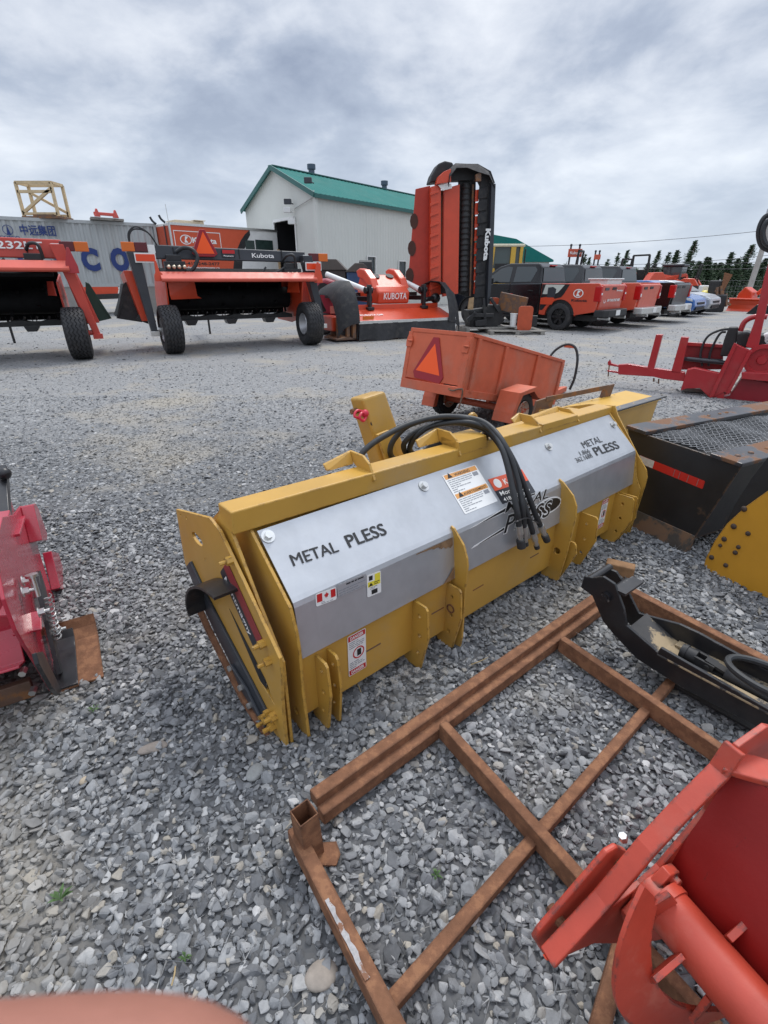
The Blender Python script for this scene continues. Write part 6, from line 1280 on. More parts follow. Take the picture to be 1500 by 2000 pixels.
for k in (.03, .68): q.prism([(0, 0), (.25, 0), (.16, .30), (.10, .30)], PO + d_ * w_ * k + Z * .1, d_, Z, .1); q.cut()
part(q, 'bracket_bar', paint('salmon_paint', (.62, .10, .08), .5), pn, .02)
q = MB(); q.hexa([PO - d_ * .1 - cn * .0, PO + PW + d_ * .1, PO + PW + d_ * .1 - cn * .8, PO - d_ * .1 - cn * .8], [p + Z * .09 for p in (PO - d_ * .1, PO + PW + d_ * .1, PO + PW + d_ * .1 - cn * .8, PO - d_ * .1 - cn * .8)]); part(q, 'pallet_base', M['woodg'], pn)
# low orange blade between container and mowers
LB = Frame(G(180, 585), G(232, 583)); q = MB(); xplate(q, LB, 0, [(150, 540), (225, 541), (232, 565), (230, 580), (150, 583)], -.5); ob = thing('snow_plough', 'low orange scraper blade parked in front of the grey container', 'blade', LB.O); part(q, 'blade', OR, ob, .05)
q = MB(); xplate(q, LB, -.02, [(150, 576), (233, 573), (234, 588), (150, 591)], .1); part(q, 'cutting_edge', M['blackmatte'], ob, .02)
q = MB(); xplate(q, LB, -.03, [(150, 545), (227, 545), (229, 552), (150, 552)], .12); part(q, 'top_rib', OR, ob, .03)
# ------------------------------------------------------------------ enclosed show trailer
EA = G(328, 433, 3.8); EB = G(531, 448, 3.8); EA.z = EB.z = 0; ed_ = (EB - EA).normalized(); en = V(ed_.y, -ed_.x, 0); EL = (EB - EA).length + .3; EFm = Frame(EA, EB)
et = thing('enclosed_trailer', 'large orange enclosed trailer with white lettering behind the dark beamed mower conditioner', 'trailer', EA)
q = MB(EFm.M); q.span((0, 0, .9), (EL, 2.5, 3.78)); bx_ = part(q, 'box_body', M['white'], et, .03)
ou, ow = [], []
def on_e(u, v): p = EFm.aty(u, v, 0); return p
cv = [(.06, .95), (.06, 3.70)] + [(on_e(u, v).x, on_e(u, v).z) for u, v in ((487, 448), (478, 458), (470, 470), (464, 484), (458, 500), (455, 530))] + [(on_e(455, 530).x, .95)]
cv[2] = (cv[2][0], min(cv[2][1], 3.70)); cv[3] = (cv[3][0], min(cv[3][1], 3.66))
q = MB(EFm.M); q.prism(cv, (0, -.004, 0), (1, 0, 0), (0, 0, 1), .004); part(q, 'side_graphic', paint('print_orange', (.58, .085, .03), .45, var=.04), bx_)
cvb = [(a + .42 * (1 if 1 < i < 8 else 0), b) for i, (a, b) in enumerate(cv)]
q = MB(EFm.M); q.prism([p for p in cv[2:8]] + [(a + .5 - .05 * i, b) for i, (a, b) in enumerate(reversed(cv[3:8]))], (0, -.004, 0), (1, 0, 0), (0, 0, 1), .006); part(q, 'graphic_sweep', M['blackmatte'], bx_)
def et_box(u0, v0, u1, v1, d=.008): a, b_ = on_e(u0, v0), on_e(u1, v1); return a, b_
a, b_ = et_box(344, 490, 429, 455)
q = MB(EFm.M); q.prism([(a.x, a.z), (b_.x, a.z), (b_.x, b_.z), (a.x, b_.z)], (0, -.012, 0), (1, 0, 0), (0, 0, 1), .004, 0, [[(a.x + .03, a.z + .03), (b_.x - .03, a.z + .03), (b_.x - .03, b_.z - .03), (a.x + .03, b_.z - .03)]]); part(q, 'logo_frame', M['inkw'], bx_)
cc = on_e(363, 468); q = MB(EFm.M); q.prism(circ(cc.x, cc.z, .20, 20, .28), (0, -.012, 0), (1, 0, 0), (0, 0, 1), .004, 0, [circ(cc.x, cc.z, .165, 20, .24)]); q.prism([(cc.x - .08, cc.z - .12), (cc.x + .10, cc.z - .12), (cc.x + .0, cc.z), (cc.x + .12, cc.z + .12), (cc.x - .02, cc.z + .14)], (0, -.012, 0), (1, 0, 0), (0, 0, 1), .004); part(q, 'logo_emblem', M['inkw'], bx_)
def etext(s, u0, u1, v1, cap, m, bold=.02): a, b_, k = on_e(u0, v1), on_e(u1, v1), on_e(u0, cap); text(s, 'lettering', EFm.M @ V(a.x, -.012, a.z), ed_, Z, k.z - a.z, m, bx_, bold, b_.x - a.x, 0, .004)
etext('Kubota', 376, 423, 474, 463, M['inkw'], .03); etext('1-418-248-2477', 359, 429, 517, 511, M['ink'], .02); etext('kubotamontmagny.ca', 360, 429, 524.5, 519.5, M['inkw'], .02); etext('100, route des Moulins, Montmagny', 370, 422, 531, 528.5, M['ink'], .0)
for u0, u1 in ((480, 496), (500, 532)):
    a, b_ = et_box(u0, 488, u1, 470); q = MB(EFm.M); q.prism([(a.x, a.z), (b_.x, a.z), (b_.x, b_.z), (a.x, b_.z)], (0, -.01, 0), (1, 0, 0), (0, 0, 1), .01); part(q, 'window', paint('tinted_window', (.03, .05, .045), .12, var=.2), et)
q = MB(EFm.M)
for z_ in (3.74, .95): q.beam((0, -.01, z_), (EL, -.01, z_), .05, .1); q.cut()
q.beam((.02, -.012, .95), (.02, -.012, 3.7), .05, .08, (1, 0, 0)); part(q, 'edge_trim', M['chrome'], et)
q = MB(EFm.M); q.span((-.03, .08, 1.0), (-.002, 2.42, 3.66)); part(q, 'end_door', paint('dull_orange', (.45, .07, .03), .5), et)
q = MB(EFm.M)
for y_ in (.35, 2.1): q.cyl((-.06, y_, 1.0), (-.06, y_, 3.7), .025, 8); q.cut()
for y_ in (.2, 1.2): q.tube(spl([V(-.05, y_, 3.78), V(-.2, y_, 3.9), V(-.28, y_, 4.05)], 4), .05, 7); q.cut()
part(q, 'door_bar', M['dgrey'], et)
for x_ in (2.2, 3.1):
    q = MB(EFm.M); tyre(q, (x_, .15, .42), (0, 1, 0), .42, .24, .22, 4, 40, .008, 24); w = part(q, 'wheel', M['rubber'], et); q = MB(EFm.M); rimdisc(q, (x_, .15, .42), (0, 1, 0), .22, .22); part(q, 'rim', M['rim'], w)
q = MB(EFm.M); q.span((.3, .3, .6), (EL - .3, 2.2, .9)); part(q, 'chassis', M['blackmatte'], et)
ru = on_e(355, 430); q = MB(EFm.M); q.span((.55, .5, 3.79), (1.95, 1.5, 3.96)); q.cut(); q.span((1.45, .4, 3.97), (2.0, 1.4, 4.0)); part(q, 'roof_unit', paint('beige_plastic', (.50, .42, .30), .6), et, .03)

# ------------------------------------------------------------------ storage bins by the shed wall
def bin_(px, y, w, d, eave, ridge, col, name, lbl, bot=0.0):
    O = V(Y_x(px, y), y, 0); t = thing(name, lbl, 'bin', O)
    q = MB(Matrix.Translation(O)); q.span((0, 0, .05), (w, d, eave)); part(q, 'body', col, t, .02)
    q = MB(Matrix.Translation(O)); q.prism([(-.05, eave), (w + .05, eave), (w - .3, ridge), (.3, ridge)], (0, d + .05, 0), (1, 0, 0), (0, 0, 1), d + .10); lid = part(q, 'lid', paint(name + '_lid', (.085, .075, .065), .6, var=.1), t, .02)
    return t, O
def Y_x(u, y, v=540): d = ray(u, v); return d.x * y / d.y
t, O = bin_(616, 19.0, 1.05, 1.0, 1.78, 2.12, paint('brown_bin', (.040, .036, .034), .6, var=.15), 'waste_bin', 'dark brown waste bin with a sloped lid and a diamond sign beside the shed')
q = MB(Matrix.Translation(O)); q.prism([(.62, 1.48), (.80, 1.60), (.98, 1.48), (.80, 1.36)], (0, -.01, 0), (1, 0, 0), (0, 0, 1), .01); part(q, 'diamond_sign', paint('faded_sign', (.34, .20, .16), .6), t)
t, O = bin_(677, 19.0, .88, 1.0, 1.72, 2.0, paint('blue_bin', (.030, .075, .165), .5, var=.12), 'waste_bin', 'blue waste bin with a black lid flap beside the shed')
q = MB(Matrix.Translation(O)); q.hexa([V(.42, -.08, 1.74), V(.90, -.08, 1.74), V(.90, .3, 1.74), V(.42, .3, 1.74)], [V(.44, .0, 2.04), V(.88, .0, 2.04), V(.88, .3, 2.10), V(.44, .3, 2.10)]); part(q, 'lid_flap', M['blackmatte'], t, .02)
# crimson machine hood half hidden behind the mowers
HO = V(Y_x(622, 15.6), 15.6, 0); hm_ = thing('red_mower', 'crimson machine with a curved hood half hidden between the two orange mowers', 'mower', HO); HT = Matrix.Translation(HO)
q = MB(HT); q.prism([(-.1, .5), (1.1, .5), (1.05, .95), (.85, 1.2), (.5, 1.42), (.2, 1.52), (-.05, 1.5), (-.2, 1.2)], (0, 1.0, 0), (1, 0, 0), (0, 0, 1), 1.0); part(q, 'hood', paint('crimson_hood', (.34, .03, .05), .35, var=.08, coat=.3), hm_, .10, 3)
q = MB(HT); q.span((-.1, .1, .2), (1.1, .9, .52)); part(q, 'chassis', M['blackmatte'], hm_, .03)
for x_ in (.1, .9): q = MB(HT); tyre(q, (x_, -.06, .3), (0, 1, 0), .3, .2, .15, 4, 32, .006, 18); part(q, 'wheel', M['rubber'], hm_)
q = MB(HT); q.prism(circ(.12, 1.28, .12, 14, .16), (0, -.02, 0), (1, 0, 0), (0, 0, 1), .01); part(q, 'hood_opening', M['blackmatte'], hm_)

# ------------------------------------------------------------------ parked pickups and cars
def glassy(): return M['glass']
tl = lambda q, *a: q
def pickup(O, yaw, cols, lbl, chrome, swoosh=False, dz=0.0, word=None):
    F = Frame(O, O + V(math.cos(yaw), math.sin(yaw), 0)); T = F.M @ Matrix.Scale(.95, 4); r = thing('pickup_truck', lbl, 'pickup', F.O, 'pickups parked side by side'); e3 = T.to_3x3()
    bed, cab, tg = cols; W = 1.98; R_ = .43
    def arch(c, r_, z0): return [(c + r_ * math.cos(R(a)), R_ + r_ * math.sin(R(a))) for a in range(180, -1, -15)]
    # bed: from tailgate to cab
    prof = [(.10, .62)] + [(.06, .95), (.02, 1.40), (.10, 1.46), (2.05, 1.44), (2.05, .48), (1.86, .46)] + [(p[0], max(p[1], .46)) for p in reversed(arch(1.30, .53, 0))] + [(.74, .50)]
    q = MB(T); q.prism([(a, b) for a, b in prof], (0, 0, 0), (0, 1, 0), (0, 0, 1), .10); q.prism([(a, b) for a, b in prof], (W - .10, 0, 0), (0, 1, 0), (0, 0, 1), .10); q.span((.10, 1.95, .6), (W - .10, 2.05, 1.43)); q.span((.1, .1, .6), (W - .1, 1.95, .75)); part(q, 'bed', bed, r, .03, 3)
    q = MB(T); q.hexa([V(.14, .05, .66), V(W - .14, .05, .66), V(W - .14, .11, .66), V(.14, .11, .66)], [V(.14, -.02, 1.40), V(W - .14, -.02, 1.40), V(W - .14, .08, 1.43), V(.14, .08, 1.43)]); tgo = part(q, 'tailgate', tg, r, .025, 3)
    q = MB(T); q.span((W * .5 - .16, -.025, 1.26), (W * .5 + .16, .0, 1.34)); part(q, 'tailgate_handle', M['blackmatte'], tgo, .01)
    # cab lower and front
    prof = [(2.07, .50), (2.07, 1.46), (4.5, 1.42), (5.72, 1.30), (5.86, 1.10), (5.88, .55), (5.6, .42)] + [(p[0], max(p[1], .44)) for p in arch(4.95, .53, 0)][::-1][::-1][::-1] + [(4.38, .42), (2.3, .42)]
    q = MB(T); q.prism([(a, b) for a, b in prof], (0, 0, 0), (0, 1, 0), (0, 0, 1), W); part(q, 'cab_body', cab, r, .05, 3)
    g = [(2.14, 1.44), (2.22, 1.95), (2.36, 2.06), (3.5, 2.08), (3.9, 1.98), (4.75, 1.44)]
    q = MB(T); n_ = len(g)
    def gx(z): return .05 + .20 * (z - 1.44) / .62
    q.add([V(gx(b), a, b) for a, b in g] + [V(W - gx(b), a, b) for a, b in g], [tuple(range(n_)), tuple(range(2 * n_ - 1, n_ - 1, -1))] + [(i, n_ + i, n_ + (i + 1) % n_, (i + 1) % n_) for i in range(n_)]); ca = part(q, 'cab_roof', cab, r, .03, 3)
    def sideglass(p, nm='side_window'):
        for s_ in (0, 1):
            q = MB(T); v = [V((gx(b) - .006) if not s_ else W - gx(b) + .006, a, b) for a, b in p]; q.add(v, [tuple(range(len(v)))]); part(q, nm, M['glass'], r)
    sideglass([(3.36, 1.48), (3.36, 1.95), (3.56, 1.98), (3.84, 1.91), (4.46, 1.48)]); sideglass([(2.52, 1.50), (2.38, 1.86), (2.48, 1.96), (3.20, 1.97), (3.20, 1.48)])
    q = MB(T); q.add([V(.20, 2.132, 1.50), V(W - .20, 2.132, 1.50), V(W - .28, 2.195, 1.92), V(.28, 2.195, 1.92)], [(0, 1, 2, 3)]); part(q, 'rear_window', M['glass'], r)
    q = MB(T); q.span((W * .5 - .2, 2.20, 1.985), (W * .5 + .2, 2.28, 2.02)); part(q, 'brake_lamp', M['lensred'], r, .006)
    for s_ in (0, 1):
        x0 = -.012 if not s_ else W - .13
        q = MB(T); q.span((x0, -.03, .92), (x0 + .142, .20, 1.38)); part(q, 'tail_lamp', M['lensred'], r, .03)
        q = MB(T); q.span((x0 + .03, -.036, 1.02 if chrome else 1.12), (x0 + .12, -.025, 1.12 if chrome else 1.18)); part(q, 'reverse_lamp', M['white'], r, .008)
        q = MB(T); q.hexa([V(-.22 if not s_ else W + .04, 3.95, 1.42), V(-.04 if not s_ else W + .22, 3.95, 1.42), V(-.04 if not s_ else W + .22, 4.08, 1.42), V(-.22 if not s_ else W + .04, 4.08, 1.42)], [V(-.22 if not s_ else W + .04, 3.95, 1.62), V(-.04 if not s_ else W + .22, 3.95, 1.62), V(-.04 if not s_ else W + .22, 4.06, 1.62), V(-.22 if not s_ else W + .04, 4.06, 1.62)]); part(q, 'wing_mirror', M['blackmatte'], r, .03)
    q = MB(T); q.prism([(.04, -.18), (.30, -.26), (W - .30, -.26), (W - .04, -.18), (W - .0, .12), (0, .12)], (0, 0, .46), (1, 0, 0), (0, 1, 0), .22); bmp = part(q, 'bumper', M['chrome'] if chrome else M['blackmatte'], r, .03, 3)
    q = MB(T); q.span((W * .5 - .16, -.275, .50), (W * .5 + .16, -.262, .66)); part(q, 'number_plate', M['label'], bmp, .004)
    q = MB(T)
    for x_ in (.35, W - .35): q.cyl((x_, -.28, .42), (x_, .1, .42), .05, 10); q.cut()
    part(q, 'exhaust_tip', M['chrome'], r)
    q = MB(T); q.span((.3, .3, .32), (W - .3, 5.3, .5)); part(q, 'chassis', M['blackmatte'], r)
    q = MB(T)
    for c_ in (1.30, 4.95):
        for s_ in (0, 1): q.span((.06 if not s_ else W - .36, c_ - .5, .50), (.36 if not s_ else W - .06, c_ + .5, .98)); q.cut()
    part(q, 'wheel_well', M['blackmatte'], r)
    q = MB(T); q.span((.02, 2.2, .34), (.14, 4.35, .42)); q.cut(); q.span((W - .14, 2.2, .34), (W - .02, 4.35, .42)); part(q, 'side_step', M['blackmatte'], r, .02)
    for c_ in (1.30, 4.95):
        for x_ in (.13, W - .13):
            q = MB(T); q.lathe([(-.13, .26), (-.14, .36), (-.12, .415), (-.08, .43), (.08, .43), (.12, .415), (.14, .36), (.13, .26)], (x_, c_, .43), (1, 0, 0), 40); w = part(q, 'wheel', M['rubber'], r)
            q = MB(T); s_ = -1 if x_ < 1 else 1
            q.lathe([(0.10, .265), (.12, .25), (.06, .24), (.03, .235), (.03, .001)], (x_, c_, .43), (s_, 0, 0), 28)
            for k in range(6):
                a = 2 * math.pi * k / 6; q.beam((x_ + s_ * .08, c_ + .03 * math.cos(a), .43 + .03 * math.sin(a)), (x_ + s_ * .10, c_ + .245 * math.cos(a), .43 + .245 * math.sin(a)), .075, .035, (1, 0, 0))
            q.cyl((x_ + s_ * .03, c_, .43), (x_ + s_ * .11, c_, .43), .06, 12)
            part(q, 'rim', M['black'] if not chrome else M['rim'], w)
    q = MB(T)
    for y_ in (3.28, 4.42):
        for x_ in (-.003, W + .003): q.box((x_, y_, .98), (.006, .012, .88)); q.cut()
    for x_ in (.012, W - .012): q.box((x_, 2.06, .98), (.03, .022, .94)); q.cut()
    part(q, 'panel_gap', M['pit'], r)
    q = MB(T)
    for y_ in (2.45, 3.42): q.box((-.018, y_, 1.22), (.03, .18, .035)); q.cut()
    part(q, 'door_handle', M['chrome'] if chrome else M['blackmatte'], r, .008)
    if swoosh:
        q = MB(T); q.prism([(2.03, .62), (1.93, .62), (1.78, .80), (1.55, .98), (1.30, 1.03), (1.20, 1.15), (1.05, 1.425), (2.03, 1.425)], (-.003, 0, 0), (0, 1, 0), (0, 0, 1), -.003); part(q, 'black_graphic', M['black'], r)
        q = MB(T); q.prism([(1.98, 1.12), (1.55, 1.12), (1.42, 1.18), (1.22, 1.41), (1.90, 1.41)], (-.007, 0, 0), (0, 1, 0), (0, 0, 1), -.003); part(q, 'white_graphic', paint('print_white', (.55, .57, .52), .4), r)
        q = MB(T); q.prism([(2.03, .80), (1.60, .80), (1.50, .95), (1.62, 1.10), (1.70, 1.05), (2.03, 1.0)], (-.010, 0, 0), (0, 1, 0), (0, 0, 1), -.003); part(q, 'red_graphic', M['orange'], r)
        q = MB(T); q.prism([(1.80, 1.02), (1.52, 1.02), (1.50, 1.28), (1.62, 1.34), (1.80, 1.32)], (-.013, 0, 0), (0, 1, 0), (0, 0, 1), -.003); part(q, 'print_machine', M['dgrey'], r)
        q = MB(T); q.prism(circ(.72, 1.16, .13, 20, .17), (-.008, 0, 0), (0, 1, 0), (0, 0, 1), -.004, 0, [circ(.72, 1.16, .105, 20, .14)]); q.prism([(.78, 1.08), (.66, 1.08), (.72, 1.16), (.64, 1.24), (.74, 1.25)], (-.008, 0, 0), (0, 1, 0), (0, 0, 1), -.004); part(q, 'round_emblem', M['inkw'], r)
        text('Kubota', 'lettering', T @ V(-.008, .92, .92), e3 @ V(0, -1, 0), Z, .07, M['ink'], r, .03, .5, 0, .004)
        q = MB(T); q.prism([(3.55, .88), (3.15, .88), (3.15, 1.12), (3.55, 1.12)], (-.004, 0, 0), (0, 1, 0), (0, 0, 1), -.004); part(q, 'door_label', M['lred'], r)
        text('Montmagny', 'lettering', T @ V(-.008, 3.55, .78), e3 @ V(0, -1, 0), Z, .06, M['inkw'], r, .03, .4, 0, .004)
        text('NEW TRAILS START HERE', 'lettering', T @ V(.62, .03, .92), e3 @ V(1, 0, 0), e3 @ V(0, -.09, 1), .07, M['inkw'], tgo, .05, .95, 0, .015)
        q = MB(T); q.prism(circ(.46, .95, .08, 14), (0, .028, 0), (1, 0, 0), (0, 0, 1), .008, 0, [circ(.46, .95, .06, 14)]); part(q, 'round_emblem', M['inkw'], tgo)
        text('Montmagny', 'lettering', T @ V(1.15, -.005, 1.22), e3 @ V(1, 0, 0), e3 @ V(0, -.09, 1), .05, M['inkw'], tgo, .03, .5, 0, .02)
    q = MB(T); q.span((.28, -.025, 1.25), (.58, .0, 1.33)); part(q, 'model_badge', M['ink'] if chrome else M['dgrey'], tgo, .005)
    return r, T
OX = V(.708, .706, 0); yaw_t = math.atan2(OX.y, OX.x); hd_ = V(-OX.y, OX.x, 0)
tr_org = lambda u, v, x_: G(u, v) - OX * x_ * .95 - hd_ * 1.235
blk = paint('black_car_paint', (.006, .006, .008), .16, var=.1, coat=.0); org = paint('orange_car_paint', (.56, .068, .030), .34, var=.05, coat=.4); fad = paint('faded_orange_car_paint', (.58, .10, .055), .42, var=.06, coat=.2); gry = paint('charcoal_car_paint', (.024, .026, .030), .3, var=.1, coat=.2)
O1 = tr_org(1088, 645, .05); r1, T1 = pickup(O1, yaw_t, (org, blk, org), 'nearest pickup, with an orange bed, black cab and white toolbox', False, True)
O2 = tr_org(1205, 631.5, 1.85); pickup(O2, yaw_t, (fad, gry, fad), 'faded orange pickup with a chrome bumper and a clear tailgate, between the two other pickups', True)
O3 = tr_org(1268, 624, 1.85); pickup(O3, yaw_t, (blk, gry, gry), 'black pickup with a chrome bumper beside the blue car', True)
q = MB(T1); q.span((.75, .15, 1.38), (1.9, .75, 1.56)); q.span((.70, .10, 1.561), (1.95, .80, 1.60)); solo(q, 'toolbox', M['white'], 'long white toolbox lying across the bed of the nearest pickup', 'toolbox', bevel=.015)
def car(O, yaw, col, lbl):
    F = Frame(O, O + V(math.cos(yaw), math.sin(yaw), 0)); T = F.M; r = thing('car', lbl, 'car', F.O, 'small cars parked past the pickups'); W = 1.72   # x across, +y towards the nose
    arch = lambda c: [(c + .36 * math.cos(R(a)), .32 + .36 * math.sin(R(a))) for a in range(180, -1, -20)]
    prof = [(-2.0, .35), (-2.05, .8), (-1.8, .98), (1.0, .96), (1.75, .84), (2.02, .70), (2.08, .48), (2.0, .25), (1.72, .24)] + [p for p in reversed([(a, max(b, .24)) for a, b in arch(1.3)])] + [(.9, .22), (-.9, .22)] + [p for p in reversed([(a, max(b, .24)) for a, b in arch(-1.25)])] + [(-1.7, .25)]
    q = MB(T); q.prism(prof, (0, 0, 0), (0, 1, 0), (0, 0, 1), W); part(q, 'body', col, r, .06, 3)
    g = [(-1.75, .97), (-1.3, 1.36), (-.9, 1.44), (-.1, 1.45), (.35, 1.36), (1.12, .95)]; n_ = len(g); gx = lambda z: .04 + .17 * (z - .95) / .5
    q = MB(T); q.add([V(gx(b), a, b) for a, b in g] + [V(W - gx(b), a, b) for a, b in g], [tuple(range(n_)), tuple(range(2 * n_ - 1, n_ - 1, -1))] + [(i, n_ + i, n_ + (i + 1) % n_, (i + 1) % n_) for i in range(n_)]); part(q, 'roof', col, r, .04, 3)
    for s_ in (0, 1):
        q = MB(T); v = [V((gx(b) - .006) if not s_ else W - gx(b) + .006, a, b) for a, b in ((-1.45, 1.0), (-1.15, 1.34), (-.1, 1.38), (.3, 1.30), (.88, 1.0))]; q.add(v, [tuple(range(5))]); part(q, 'side_window', M['glass'], r)
        q = MB(T); q.prism([(1.72, .68), (1.98, .62), (1.92, .74), (1.6, .82)], (-.005 if not s_ else W - .28, 0, 0), (0, 1, 0), (0, 0, 1), .285); part(q, 'headlight', flat('clear_lens', (.6, .63, .66), .12), r, .02)
    q = MB(T); v = [V(.16, 1.08, .985), V(W - .16, 1.08, .985), V(W - .23, .40, 1.345), V(.23, .40, 1.345)]; q.add([p + V(0, .012, .012) for p in v], [(0, 1, 2, 3)]); part(q, 'windscreen', M['glass'], r)
    q = MB(T); q.span((.35, 2.02, .50), (W - .35, 2.085, .60)); q.cut(); q.span((.25, 2.0, .28), (W - .25, 2.09, .42)); part(q, 'grille', M['blackmatte'], r, .01)
    for c_ in (1.3, -1.25):
        for x_ in (.10, W - .10):
            q = MB(T); q.lathe([(-.09, .2), (-.1, .28), (-.07, .315), (.07, .315), (.1, .28), (.09, .2)], (x_, c_, .315), (1, 0, 0), 28); w = part(q, 'wheel', M['rubber'], r)
            q = MB(T); s_ = -1 if x_ < 1 else 1; q.lathe([(.085, .205), (.09, .19), (.03, .18), (.03, .001)], (x_, c_, .315), (s_, 0, 0), 20)
            for k in range(5): a = 2 * math.pi * k / 5; q.beam((x_ + s_ * .08, c_, .315), (x_ + s_ * .085, c_ + .19 * math.cos(a), .315 + .19 * math.sin(a)), .06, .03, (1, 0, 0))
            part(q, 'rim', M['rim'], w)
# noses point towards the camera side of the row
cy = yaw_t + math.pi
cx_ = V(math.cos(cy), math.sin(cy), 0); cp1 = G(1314, 619) - cx_ * 1.62 - V(-math.sin(cy), math.cos(cy), 0) * 1.3; car(cp1, cy, paint('blue_car_paint', (.035, .12, .36), .25, var=.05, coat=.6), 'bright blue car nosing out past the black pickup')
car(cp1 - cx_ * 2.4, cy, paint('silver_car_paint', (.45, .46, .48), .3, metal=.4, var=.04), 'silver car half hidden behind the blue car')

# ------------------------------------------------------------------ far green roofed building, wheel loader, machinery row
FO = V(6.0, 52, 0); fb = thing('far_building', 'low building with a long green roof behind the yellow loader', 'building', FO)
q = MB(Matrix.Translation(FO)); q.span((0, 0, 0), (9.6, 14, 2.95)); part(q, 'wall', paint('white_siding', (.50, .50, .47), .6), fb)
q = MB(Matrix.Translation(FO)); q.prism([(-9.0, 2.9), (9.9, 2.9), (9.9, 3.1), (4.5, 5.35), (-3.6, 5.35), (-9.0, 3.1)][:0] or [(-2.5, 2.95), (9.9, 2.95), (9.9, 3.12), (6.2, 4.85), (3.4, 5.3), (-2.5, 5.3)], (0, 14.3, 0), (1, 0, 0), (0, 0, 1), 14.6); part(q, 'roof', green, fb, .02)
LO = V(5.35, 27.5, 0); wl_ = thing('wheel_loader', 'yellow wheel loader with a glazed cab behind the black pickup cab', 'loader', LO); LT = Matrix.Translation(LO); ly = paint('loader_yellow', (.62, .38, .05), .45, var=.06)
q = MB(LT); q.span((-.2, 0, .8), (2.2, 2.2, 2.0)); part(q, 'body', ly, wl_, .06)
q = MB(LT)
for x_, y_ in ((0.0, 0), (1.05, 0), (1.45, 0), (0.0, 1.4), (1.45, 1.4)): q.beam((x_, y_, 1.7), (x_ + (.06 if x_ == 0 else 0), y_, 2.95), .15 if x_ != 1.05 else .24, .14, (0, 1, 0)); q.cut()
part(q, 'cab_post', ly, wl_, .01)
q = MB(LT); q.span((-.05, -.1, 2.93), (1.6, 1.5, 3.06)); part(q, 'cab_roof', paint('cream_roof', (.62, .56, .40), .5), wl_, .04)
q = MB(LT); q.span((.05, .03, 1.8), (1.42, 1.36, 2.92)); part(q, 'cab_glass', flat('loader_glass', (.07, .09, .085), .08), wl_)
q = MB(LT); q.span((.2, -.04, 1.75), (.9, -.0, 2.2)); part(q, 'seat_shape', M['blackmatte'], wl_, .05)
q = MB(LT); q.beam((1.62, -.1, 2.2), (1.62, -.1, 2.85), .05, .14, (0, 1, 0)); q.cut(); q.beam((-.15, -.1, 2.3), (-.15, -.1, 2.9), .05, .14, (0, 1, 0)); part(q, 'mirror', M['blackmatte'], wl_, .02)
for x_ in (.1, 2.0): q = MB(LT); tyre(q, (x_, -.1, .65), (0, 1, 0), .65, .45, .3, 4, 32, .02, 14); part(q, 'wheel', M['rubber'], wl_)
text('SDLG', 'lettering', LT @ V(.1, -.004, 1.5), (1, 0, 0), Z, .12, M['dgrey'], wl_, .03, .5, 0, .01)
def px3(u, v, y): d = ray(u, v); t_ = y / d.y; return V(d.x * t_, y, EYE + d.z * t_)
def signboard(u0, v0, u1, v1, y, lbl, word, post=True):
    a, b_ = px3(u0, v1, y), px3(u1, v0, y); t = thing('sign_board', lbl, 'sign', (a.x, y, 0)); q = MB(); q.span((a.x, y, a.z), (b_.x, y + .06, b_.z)); bo_ = part(q, 'board', paint('sign_orange', (.55, .10, .05), .5, var=.1), t, .01)
    q = MB()
    for f_ in (.18, .82): x_ = a.x + (b_.x - a.x) * f_; q.cyl((x_, y + .1, 0), (x_, y + .1, b_.z + .16), .05, 8); q.ball((x_, y + .1, b_.z + .18), .07); q.cut()
    part(q, 'post', M['dgrey'], t)
    if word: text(word, 'lettering', V(a.x + (b_.x - a.x) * .12, y, a.z + (b_.z - a.z) * .35), (1, 0, 0), Z, (b_.z - a.z) * .35, M['inkw'], bo_, .03, (b_.x - a.x) * .76, 0, .02)
signboard(1109, 486, 1138, 502, 30, 'faded orange sign board on two dark posts above the middle pickup', 'Kubota')
signboard(1160, 497, 1174, 507, 34, 'small orange sign board right of the larger sign board', None)
